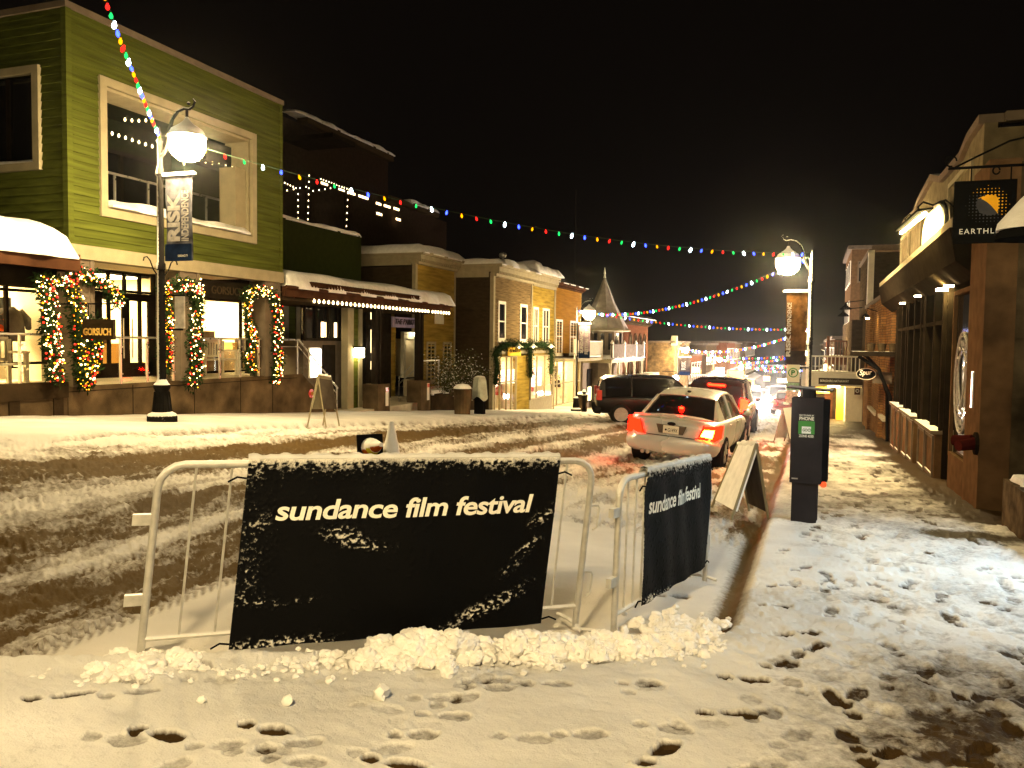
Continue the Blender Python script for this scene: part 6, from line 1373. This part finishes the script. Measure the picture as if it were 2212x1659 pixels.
lampbanner('pole_banner', 'dim small banner on the lamp before the flat brick wall', -11.1, -10.1, G(-11, 75)+2.7, G(-11, 75)+4.3, 75, pm('dim_print', (.06, .045, .04), .7, var=.6, scale=3), [('RISK', .2, .6, .3, .8, .04)], 0, NAVY)
bs = thing('snowed_sign_plate', 'snow-plastered upright sign plate on brackets low on the left lamp post', 'sign', (-10.9, 12.1, 2)); 
obj('plate', MB().box(-10.92, -10.72, 12.08, 12.12, 1.80, 2.38), snowcap_on(pm('frosted_plate', (.42, .39, .35), .8, var=.3, scale=9, bump=.6), .4), bs); objs('bracket', MB().box(-11.2, -10.72, 12.085, 12.115, 2.385, 2.41).box(-11.2, -10.76, 12.085, 12.115, 1.76, 1.795), snowcap_on(MT['black'].copy(), .5), bs)
pk = thing('parking_sign', 'small white parking sign with a green ring and P on the right lamp post', 'sign', (-.4, 23.9, .6))
obj('panel', MB().box(-.60, -.26, 23.9, 23.93, .62, 1.10), MT['white'], pk)
gm_ = pm('sign_green', (.02, .16, .04), .5, bump=0); m = MB().tube([(-.43+.12*math.cos(a*PI/10), 23.89, .88+.12*math.sin(a*PI/10)) for a in range(21)], .014, 5, False); text(m, 'P', (-.48, 23.888, .81), (1, 0, 0), (0, 0, 1), .1, .14, bold=.04, extr=0); obj('emblem', m, gm_, pk)
obj('lower_panel', MB().box(-.58, -.26, 23.9, 23.93, .40, .60), pm('sign_green_pale', (.2, .32, .2), .6, var=.5, scale=20), pk); obj('red_panel', MB().box(-.60, -.26, 23.9, 23.93, .05, .37), pm('sign_pink', (.6, .42, .36), .6, var=.4, scale=20), pk)
obj('bracket', MB().box(-.26, -.03, 23.9, 23.93, 1.0, 1.04).box(-.26, -.03, 23.9, 23.93, .08, .12), MT['black'], pk)

# ---- sandwich boards
def aframe(name, lab, near_top, far_top, near_l, far_l, near_r, far_r, mat, snowy=True, board=.12):
    t = thing(name, lab, 'sandwich board', tuple(near_l), 0, 'folding sandwich boards'); NT, FT, NL, FL, NR, FR_ = [Vector(v) for v in (near_top, far_top, near_l, far_l, near_r, far_r)]
    def lp(a, b, k): return a+(b-a)*k
    if snowy: obj('snow', MB().tube([lp(NT, FT, k/9)+V3(0, 0, .012+.008*math.sin(k*2.3)) for k in range(10)], [.02]+[.032+.008*math.sin(k*1.7) for k in range(8)]+[.02], 8), SNOWB, t, smooth=True)
    for (a, b, top, top2, nm) in ((NL, FL, NT, FT, 'front_panel'), (NR, FR_, NT, FT, 'rear_panel')):
        k = board; P = [lp(a, top, k), lp(b, top2, k), lp(b, top2, 1), lp(a, top, 1)]; nrm = (P[1]-P[0]).cross(P[3]-P[0]).normalized()*.02
        obj(nm, MB().prism(P, nrm*(2 if snowy and nm == 'front_panel' else 1)), mat if nm == 'front_panel' or not snowy else MT['grey'], t)
        for q0, q1 in ((a, top), (b, top2)): obj('leg', MB().tube([q0, q1], .018, 6), MT['taupe'] if not snowy else MT['cream'], t)
    return t
zt = lambda px, py, Y: Vector(ay(px, py, Y))
gzv = lambda x, y: (x, y, G(x, y)-.08)
aframe('sandwich_board', 'snow-plastered sandwich board leaning beside the silver car', zt(1634, 958, 10.8), zt(1594, 960, 11.6), gzv(-.87, 10.55), gzv(-1.2, 11.35), gzv(-.43, 10.75), gzv(-.72, 11.5), SNOWB)
aframe('sandwich_board', 'bright white sandwich board further along the kerb by the pay station', (-.75, 26.5, G(-.7, 26)+.95), (-.42, 27.2, G(-.7, 26)+.95), gzv(-.98, 26.5), gzv(-.7, 27.2), gzv(-.5, 26.5), gzv(-.2, 27.2), MT['white'], False)
q = Vector((-9.6, 14.75, G(-9.6, 14.75)))
ez = aframe('folding_stand', 'spindly snow-covered folding stand at the far kerb before the porch wall', q+V3(-.02, 0, 1.05), q+V3(.12, .25, 1.0), q+V3(-.22, -.1, -.03), q+V3(-.10, .3, -.03), q+V3(.20, -.05, -.03), q+V3(.30, .3, -.03), MT['cream'], True, .35)
# ---- traffic cone with snow and a toppled one
def cone(x, y, lab, M_=None, rz=0):
    t = thing('traffic_cone', lab, 'traffic cone', (x, y, G(x, y)-.06), rz, 'snowed traffic cones')
    for nm, mb, m in (('cone', MB().lathe([(.15, .03), (.035, .62), (.02, .63)], n=16), snowcap_on(pm('orange_cone', (.30, .07, .01), .5), -.25, amt=.35, ns=9)), ('base', MB().box(-.2, .2, -.2, .2, 0, .04), MT['black']), ('reflective_band', MB().lathe([(.125, .19), (.098, .32)], n=16), snowcap_on(pm('yellow_band', (.45, .40, .03), .5), -.1, amt=.4, ns=14))):
        if M_ is not None: mb.xf(M_)
        obj(nm, mb, m, t, True, True)
    return t
cone(-6.0, 11.2, 'snow-caked traffic cone standing in the road behind the nearest barrier')
cone(-6.35, 11.15, 'toppled dark-based traffic cone beside the standing one', Matrix.Translation((0, 0, .18)) @ Matrix.Rotation(math.radians(80), 4, 'X'), .8)
for lab, px, py, y_, kk in (('thin tall radio mast rising above the orange shop roof', 1241, 610, 58, 0), ('round turbine vent on the snowy cornice of the brown shop', 1086, 556, 38, 1)):
    q = Vector(ay(px, py, y_)); t = thing('radio_mast' if kk == 0 else 'roof_vent', lab, 'mast' if kk == 0 else 'vent', tuple(q))
    if kk == 0: obj('pole', MB().tube([(0, 0, -3), (0, 0, 6.6)], .02, 5), MT['dark'], t, True)
    else: obj('cap', MB().lathe([(.05, -.7), (.05, -.05), (.16, 0), (.2, .1), (.16, .2), (.02, .26)], n=10), MT['steel'], t, True, True)
# ---- bins, draped meter, bollard
def bin_(x, y, lab, h=.95):
    t = thing('litter_bin', lab, 'litter bin', (x, y, G(x, y)-.02), 0, 'fluted litter bins'); m = MB(); n = 32
    for zz, rr in ((0, .26), (h*.9, .30), (h*.93, .32), (h*.95, .32)):
        for j in range(n): a = 2*PI*j/n; k = rr*(1+(.05 if (j % 2 and zz < h*.92) else 0)); m.v.append((k*math.cos(a), k*math.sin(a), zz))
    for k in range(3):
        for j in range(n): a = k*n+j; b = k*n+(j+1) % n; m.f.append((a, b, b+n, a+n))
    obj('body', m, MT['concrete'], t, True); obj('snow', MB().lathe([(.31, h*.94), (.30, h), (.2, h+.09), (.02, h+.12)], n=18), SNOW, t, True, True); return t
bin_(-11.2, 26.0, 'fluted litter bin capped with snow below the shrub'); bin_(-11.4, 42.6, 'dark litter bin with snow at the foot of the orange shop lamp')
dm = thing('draped_meter', 'post draped in a pale grey cloth beside the litter bin', 'covered post', (-11.0, 27.1, G(-11, 27.1)))
m = MB(); n = 22
for zz, rr in ((.55, .27), (.7, .26), (.95, .24), (1.2, .22), (1.32, .18), (1.36, .06)):
    for j in range(n): a = 2*PI*j/n; k = rr*(1+.13*math.sin(a*5+zz*2)+.06*math.sin(a*11)); m.v.append((k*math.cos(a), k*math.sin(a), zz+(.09*math.sin(a*3) if zz < .6 else 0)))
for k in range(5):
    for j in range(n): a = k*n+j; b = k*n+(j+1) % n; m.f.append((a, b, b+n, a+n))
m.f.append(tuple(5*n+j for j in range(n))); obj('cloth', m, snowcap_on(MT['cloth'].copy(), .6), dm, True, True); obj('leg', MB().box(-.17, .17, -.12, .12, 0, .6), MT['black'], dm, True)
bo = thing('bollard', 'short black bollard with a ball top beside the orange shop lamp', 'bollard', (-10.6, 40.0, G(-10.6, 40))); obj('shaft', MB().lathe([(.14, 0), (.12, .1), (.09, .2), (.09, .75), (.13, .8), (.12, .85), (.06, .9), (.12, 1.0), (.06, 1.12), (.01, 1.14)], n=12), snowcap_on(MT['black'].copy(), .4), bo, True, True)
# ---- bare shrubs with snow
def shrub(x, y, z, rad, h, lab, seed):
    t = thing('shrub', lab, 'shrub', (x, y, z), 0, 'snowy shrubs at the planter'); rg = random.Random(seed); st = MB(); lv = MB(); sn = MB()
    for k in range(46):
        a = rg.uniform(0, 2*PI); e = rg.uniform(.3, 1.3); L_ = h*rg.uniform(.6, 1.15); P = [Vector((0, 0, 0))]; d = Vector((math.cos(a)*e*rad/h, math.sin(a)*e*rad/h, 1)).normalized()
        for s in range(6): d = (d+Vector((rg.gauss(0, .16), rg.gauss(0, .16), -.03))).normalized(); P.append(P[-1]+d*L_/6)
        st.tube(P, [.012, .011, .01, .008, .006, .004, .002], 4)
        for p in P[2:]:
            for q in range(7):
                c = p+Vector((rg.gauss(0, .09), rg.gauss(0, .09), rg.gauss(0, .09))); u = Vector((rg.gauss(0, 1), rg.gauss(0, 1), rg.gauss(0, .6))).normalized()*.045; v = u.cross(Vector((rg.gauss(0, 1), rg.gauss(0, 1), rg.gauss(0, 1)))).normalized()*.022
                (sn if rg.random() < .16 else lv).poly([c-u, c+v, c+u, c-v])
    obj('stems', st, MT['twig'], t, True); obj('leaves', lv, pm('winter_leaf', (.05, .055, .02), .6, var=.5), t, True); obj('snow', sn, SNOW, t, True)
shrub(-14.2, 31.6, -.45, 1.1, 1.9, 'leafy dark shrub flecked with snow behind the draped post', 3); shrub(-13.9, 33.2, -.45, .9, 1.3, 'bare twiggy shrub at the brown wall', 4); shrub(-13.6, 30.4, -.5, .6, .9, 'low snow-laden shrub nearest the bin', 5)

# ================================================================ VEHICLES
def loft(stations, prof, cap=True):
    mb = MB(); m = None
    for st in stations:
        p = prof(*st[1:]); full = [(-x, z) for x, z in p]+[(x, z) for x, z in reversed(p)]
        if p[-1][0] < 1e-6: full = [(-x, z) for x, z in p]+[(x, z) for x, z in reversed(p[:-1])]
        m = len(full); mb.v += [(x, st[0], z) for x, z in full]
    for k in range(len(stations)-1):
        for j in range(m-1): a = k*m+j; mb.f.append((a, a+1, a+m+1, a+m))
        mb.f.append((k*m+m-1, k*m, (k+1)*m, (k+1)*m+m-1))
    if cap: mb.f.append(tuple(range(m))[::-1]); mb.f.append(tuple((len(stations)-1)*m+j for j in range(m)))
    return mb
def paint(name, col, metal=.4, rough=.28):
    m = pm(name, col, rough, metal, .02, .5, 0, coat=.0, spec=.35); return m
RIM = pm('alloy_rim', (.35, .34, .32), .35, .3, .1, bump=0); TAIL = em('tail_red', (1, .0012, .0002), 26); TAILA = em('tail_amber', (1, .20, .008), 50); BRK = em('brake_red', (1, .0015, .0003), 85); HEADL = em('head_light', (1, .93, .80), 260); TAILF = em('far_tail', (1, .05, .03), 60, False); HEADF = em('far_head', (1, .84, .74), 3200)
def wheel(t, x, y, r, w, rim):
    s = 1 if x > 0 else -1; m = MB(); n = 26; pr = [(-w/2, r*.72), (-w/2, r*.94), (-w*.38, r), (w*.38, r), (w/2, r*.94), (w/2, r*.72)]
    for dx, rr in pr:
        for j in range(n): a = 2*PI*j/n; m.v.append((x+dx, y+rr*math.cos(a), r+rr*math.sin(a)))
    for k in range(5):
        for j in range(n): a = k*n+j; b = k*n+(j+1) % n; m.f.append((a, b, b+n, a+n))
    wo = obj('wheel', m, MT['rubber'], t, True, True); rm = MB(); X = x+s*w*.47
    rm.tube([(x, y, r), (X-s*.03, y, r)], r*.70, 22)
    for k in range(6): a = 2*PI*k/6; rm.prism([(X-s*.03, y+.03*math.sin(a), r-.03*math.cos(a)), (X-s*.03, y+r*.68*math.cos(a)+.05*math.sin(a), r+r*.68*math.sin(a)-.05*math.cos(a)), (X-s*.03, y+r*.68*math.cos(a)-.05*math.sin(a), r+r*.68*math.sin(a)+.05*math.cos(a)), (X-s*.03, y-.03*math.sin(a), r+.03*math.cos(a))], (s*.035, 0, 0))
    rm.tube([(X-s*.04, y, r), (X+s*.015, y, r)], r*.16, 12)
    obj('rim', rm, rim, wo, True); return wo
def car(name, lab, cat, loc, yaw, kind, col, tilt=0., tail=None, head=None, plate=False, snow=True, group=None, detail=True):
    t = thing(name, lab, cat, loc, 0, group); t.rotation_euler = (0, tilt, yaw)
    if kind == 'sedan':
        body = [(-2.40, .74, .42, .60, .86, .90), (-2.36, .84, .33, .60, .90, .97), (-2.22, .895, .27, .60, .93, 1.02), (-1.9, .915, .25, .60, .94, 1.04), (-1.2, .92, .24, .6, .93, .98), (0, .925, .24, .6, .91, .95), (1.0, .92, .24, .6, .89, .94), (1.5, .91, .25, .58, .85, .90), (2.05, .87, .26, .52, .74, .79), (2.32, .78, .30, .48, .64, .67), (2.42, .6, .36, .46, .56, .58)]
        cab = [(-1.80, .79, .93, .74, 1.00), (-1.12, .80, .92, .60, 1.36), (-.75, .80, .92, .575, 1.43), (-.1, .80, .92, .57, 1.46), (.45, .80, .9, .575, 1.44), (.8, .80, .9, .60, 1.36), (1.5, .79, .88, .72, .93)]; wr, wy, ww = .33, (-1.42, 1.42), .22; W = .90; roofz = 3
    else:
        H = 1.86
        body = [(-2.48, .82, .50, .75, 1.02, 1.04), (-2.42, .93, .42, .75, 1.08, 1.10), (-2.2, .975, .38, .75, 1.10, 1.12), (-1.2, .985, .36, .75, 1.11, 1.13), (0, .985, .36, .75, 1.10, 1.12), (1.0, .98, .36, .74, 1.09, 1.13), (1.4, .97, .36, .72, 1.06, 1.14), (2.1, .95, .38, .66, .98, 1.05), (2.42, .88, .42, .62, .88, .93), (2.52, .76, .46, .6, .8, .82)]
        cab = [(-2.40, .88, 1.08, .80, 1.12), (-2.26, .90, 1.08, .76, 1.72), (-2.05, .90, 1.08, .73, 1.82), (-1.0, .90, 1.08, .73, H), (.2, .90, 1.08, .73, H-.01), (.62, .90, 1.08, .74, 1.80), (1.38, .88, 1.08, .80, 1.12)]; wr, wy, ww = .39, (-1.5, 1.55), .26; W = .97
    P = paint(name+'_paint', col)
    prof = lambda w, zb, zm, zs, zc: [(w*.80, zb), (w*.93, zb+.05), (w*.99, zm*.75+zb*.25), (w, zm), (w*.985, zs-.07), (w*.945, zs-.015), (w*.86, zs+(zc-zs)*.45), (w*.5, zc), (0, zc+.012)]
    bo = obj('body', loft(body, prof), P, t, True, True)
    sub = bo.modifiers.new('round', 'SUBSURF'); sub.levels = 1; sub.render_levels = 1
    cp = lambda wb, zb, wt, zt_: [(wb, zb), (wb*.98+.0, zb+.02), ((wb*.45+wt*.55), zb*.45+zt_*.55), (wt*1.02, zt_-.035), (wt*.94, zt_-.008), (wt*.5, zt_+.012), (0, zt_+.018)]
    co = obj('cabin_glass', loft(cab, cp), MT['bglass'], t, True, True)
    # painted roof skin and pillars
    lo_ = [s for s in cab[1:-1]]
    rp = lambda wb, zb, wt, zt_: [(wt*1.035, zt_-.05), (wt*1.03, zt_-.02), (wt*.95, zt_+.002), (wt*.5, zt_+.024), (0, zt_+.03)]
    obj('roof', loft(lo_, rp), snowcap_on(P.copy(), .80, (.42, .40, .37), ns=40, amt=.15) if snow else P, t, True, True)
    pil = MB()
    for s in (-1, 1):
        for a, b in ((0, 1), (-1, -2)): A, B_ = cab[a], cab[b]; pil.tube([(s*A[3]*1.0, A[0], A[4]-.01), (s*B_[3]*1.02, B_[0], B_[4]-.03)], .035, 6)
        ym = cab[len(cab)//2][0]-.1; A = cab[3]; pil.tube([(s*A[1]*1.0, ym, A[2]), (s*A[3]*1.04, ym, A[4]-.05)], .03, 5)
        A, B_ = cab[1], cab[0]; pil.prism([(s*(A[1]+.004), B_[0]+.05, A[2]), (s*(A[1]+.004), A[0]+.15, A[2]), (s*A[3]*1.05, A[0]+.12, A[4]-.06), (s*A[3]*1.05, A[0]-.02, A[4]-.06)], (s*-.03, 0, 0))
    objs('pillar', pil, P, t, local=True)
    for y in wy:
        for s in (-1, 1):
            obj('wheel_arch', MB().tube([(s*(W-.25), y, wr+.01), (s*(W+.006), y, wr+.01)], wr*1.14, 24), MT['rubber'], t, True); wheel(t, s*(W-.09), y, wr, ww+.04, RIM)
    yb = body[0][0]
    for s in (-1, 1):
        if kind == 'sedan':
            obj('tail_light', MB().prism([(s*.88, yb+.04, .93), (s*.62, yb-.008, .91), (s*.52, yb-.008, .66), (s*.86, yb+.04, .64)], (0, .1, 0)).prism([(s*.865, yb+.05, .92), (s*.945, yb+.32, .94), (s*.945, yb+.28, .70), (s*.885, yb+.05, .66)], (-s*.05, 0, 0)), MT['red'] if not tail else TAIL, t, True)
            if tail: obj('indicator', MB().prism([(s*.83, yb-.012, .86), (s*.64, yb-.02, .85), (s*.58, yb-.02, .72), (s*.80, yb-.012, .70)], (0, .03, 0)), TAILA if s > 0 else TAIL, t, True)
        else:
            z0 = .95; obj('tail_light', MB().box(s*.90, s*.76, yb+.0, yb+.12, z0, z0+.42).box(s*.985, s*.90, yb+.03, yb+.22, z0, z0+.38), BRK if tail else MT['red'], t, True)
        obj('side_mirror', MB().ball((s*(W+.10), .75, cab[0][2]+.08), .10, 8, .7), P, t, True, True)
        hz_ = .66 if kind == 'sedan' else .84
        obj('headlight', MB().ball((s*(W*.72), body[-1][0]-(.10 if not head else .0), hz_), .12 if not head else .19, 8, .8), head if head else MT['steel'], t, True, True)  # lit headlights drawn oversize so the ball includes their glare
        for dy in ((.15, -.85) if kind == 'sedan' else (.2, -.9)): obj('door_handle', MB().box(s*(W+.0), s*(W+.03), dy-.1, dy+.1, cab[0][2]-.1, cab[0][2]-.07), P, t, True)
    if kind == 'sedan':
        obj('bumper', loft([(-2.47, .66, .36, .48, .60, .62), (-2.44, .80, .32, .48, .63, .65), (-2.30, .915, .29, .48, .64, .66), (-2.1, .93, .29, .48, .62, .64)], prof), P, t, True, True)
        obj('brake_light', MB().lathe([(.001, -.025), (.045, -.02), (.05, .0), (.045, .02), (.001, .025)], (0, -1.60, 1.155), 12), BRK if tail else MT['red'], t, True, True)
        obj('exhaust', MB().tube([(-.52, -2.46, .30), (-.52, -2.2, .30)], .04, 10).tube([(-.42, -2.46, .30), (-.42, -2.2, .30)], .04, 10), MT['steel'], t, True)
        obj('trunk_line', MB().tube([(-.63, -2.405, .94), (-.54, -2.43, .68), (-.46, -2.445, .655), (.46, -2.445, .655), (.54, -2.43, .68), (.63, -2.405, .94)], .008, 5), MT['rubber'], t, True)
        obj('spoiler', MB().tube([(-.78, -2.30, 1.015), (-.4, -2.37, 1.035), (0, -2.385, 1.04), (.4, -2.37, 1.035), (.78, -2.30, 1.015)], .022, 6), P, t, True, True)
        obj('emblem', MB().prism([(.085*math.cos(2*PI*k/16), -2.41, .90+.034*math.sin(2*PI*k/16)) for k in range(16)], (0, -.014, 0)), MT['black'], t, True)
        pr = MB().prism([(-.30, -2.405, .87), (.30, -2.405, .87), (.24, -2.405, .70), (-.24, -2.405, .70)], (0, -.008, 0)); obj('plate_recess', pr, MT['grey'], t, True)
        pl = obj('number_plate', MB().box(-.155, .155, -2.425, -2.415, .705, .86), MT['white'], t, True)
        tx = MB(); text(tx, 'G149X', (-.06, -2.427, .735), (1, 0, 0), (0, 0, 1), .19, .075, extr=0); obj('lettering', tx, MT['black'], pl, True); obj('badge', MB().ball((-.10, -2.427, .775), .02, 6), MT['copper'], pl, True)
        obj('antenna', MB().ball((0, -.95, 1.46), .045, 8, .6), MT['black'], t, True, True)
    else:
        obj('bumper', loft([(-2.58, .78, .44, .55, .66, .68), (-2.52, .95, .40, .55, .68, .70), (-2.3, .985, .38, .55, .68, .70)], prof), MT['rubber'], t, True, True)
        if tail: obj('brake_light', MB().box(-.26, .26, -2.33, -2.26, 1.69, 1.75), BRK, t, True)
        pl = obj('number_plate', MB().box(-.155, .155, -2.50, -2.48, .82, .97), MT['white'], t, True)
    return t
car('silver_sedan', 'silver saloon car at the kerb, its tail lights and right indicator glowing', 'car', (-2.42, 18.55, G(-2.3, 18.5)-.03), math.radians(-3.6), 'sedan', (.50, .49, .47), math.radians(4.0), tail=True, plate=True)
sf_ = Vector((math.cos(math.radians(17)), math.sin(math.radians(17)), 0)); cpos = Vector((-8.15, 32.4, 0))+sf_*2.5
car('black_suv', 'black suv seen side-on pulling across the road, snow-free and shiny', 'car', (cpos.x, cpos.y, G(cpos.x, cpos.y)-.05), math.radians(17-90), 'suv', (.006, .006, .007), 0.03, tail=None, snow=False)
car('dark_red_lit_suv', 'dark suv queued ahead of the silver car with its high brake lamp lit', 'car', (-2.75, 28.4, G(-2.75, 28.4)-.05), math.radians(-1), 'suv', (.012, .006, .005), math.radians(3), tail=True, snow=False)
FC = [(-1.4, 58, 0, 'sedan', (.12, .02, .02), 1, None, 'dark queued car with red tail lamps against the headlamp glare'), (-5.6, 60, PI, 'sedan', (.1, .1, .1), None, HEADF, 'nearest oncoming car, half hidden by the queued suv'),
      (-4.5, 76, PI, 'sedan', (.1, .1, .1), None, HEADF, 'second oncoming car with dazzling headlamps'), (-2.9, 86, PI, 'suv', (.1, .1, .1), None, HEADF, 'third oncoming vehicle with dazzling headlamps'), (-4.9, 94, PI, 'sedan', (.2, .2, .2), None, HEADF, 'fourth oncoming car lost in the glare'), (-3.4, 108, PI, 'suv', (.1, .1, .1), None, HEADF, 'fifth oncoming vehicle lost in the glare'), (-5.0, 122, PI, 'suv', (.1, .1, .1), None, HEADF, 'sixth oncoming vehicle lost in the glare'), (-2.2, 130, PI, 'suv', (.1, .1, .1), None, HEADF, 'farthest oncoming vehicle in the glare')]
for k, (x, y, yw, kd, col, tl_, hd, lab) in enumerate(FC): car('queued_car' if tl_ else 'oncoming_car', lab, 'car', (x, y, G(x, y)-.05), yw, kd, col, 0.02, tail=tl_, head=hd, group='cars queued in the glare down the street')

# ================================================================ SNOWY NIGHT AIR
hm = bpy.data.materials.new('haze'); hm.use_nodes = True; hn = hm.node_tree.nodes; hn.remove(hn['Principled BSDF']); pv = hn.new('ShaderNodeVolumePrincipled'); pv.inputs['Color'].default_value = (.92, .9, .86, 1); pv.inputs['Density'].default_value = .00026; pv.inputs['Anisotropy'].default_value = .975
hm.node_tree.links.new(pv.outputs[0], hn['Material Output'].inputs['Volume'])
hz_o = obj('haze', MB().box(-430, 430, -430, 430, -40, 15), hm); hz_o['kind'] = 'stuff'
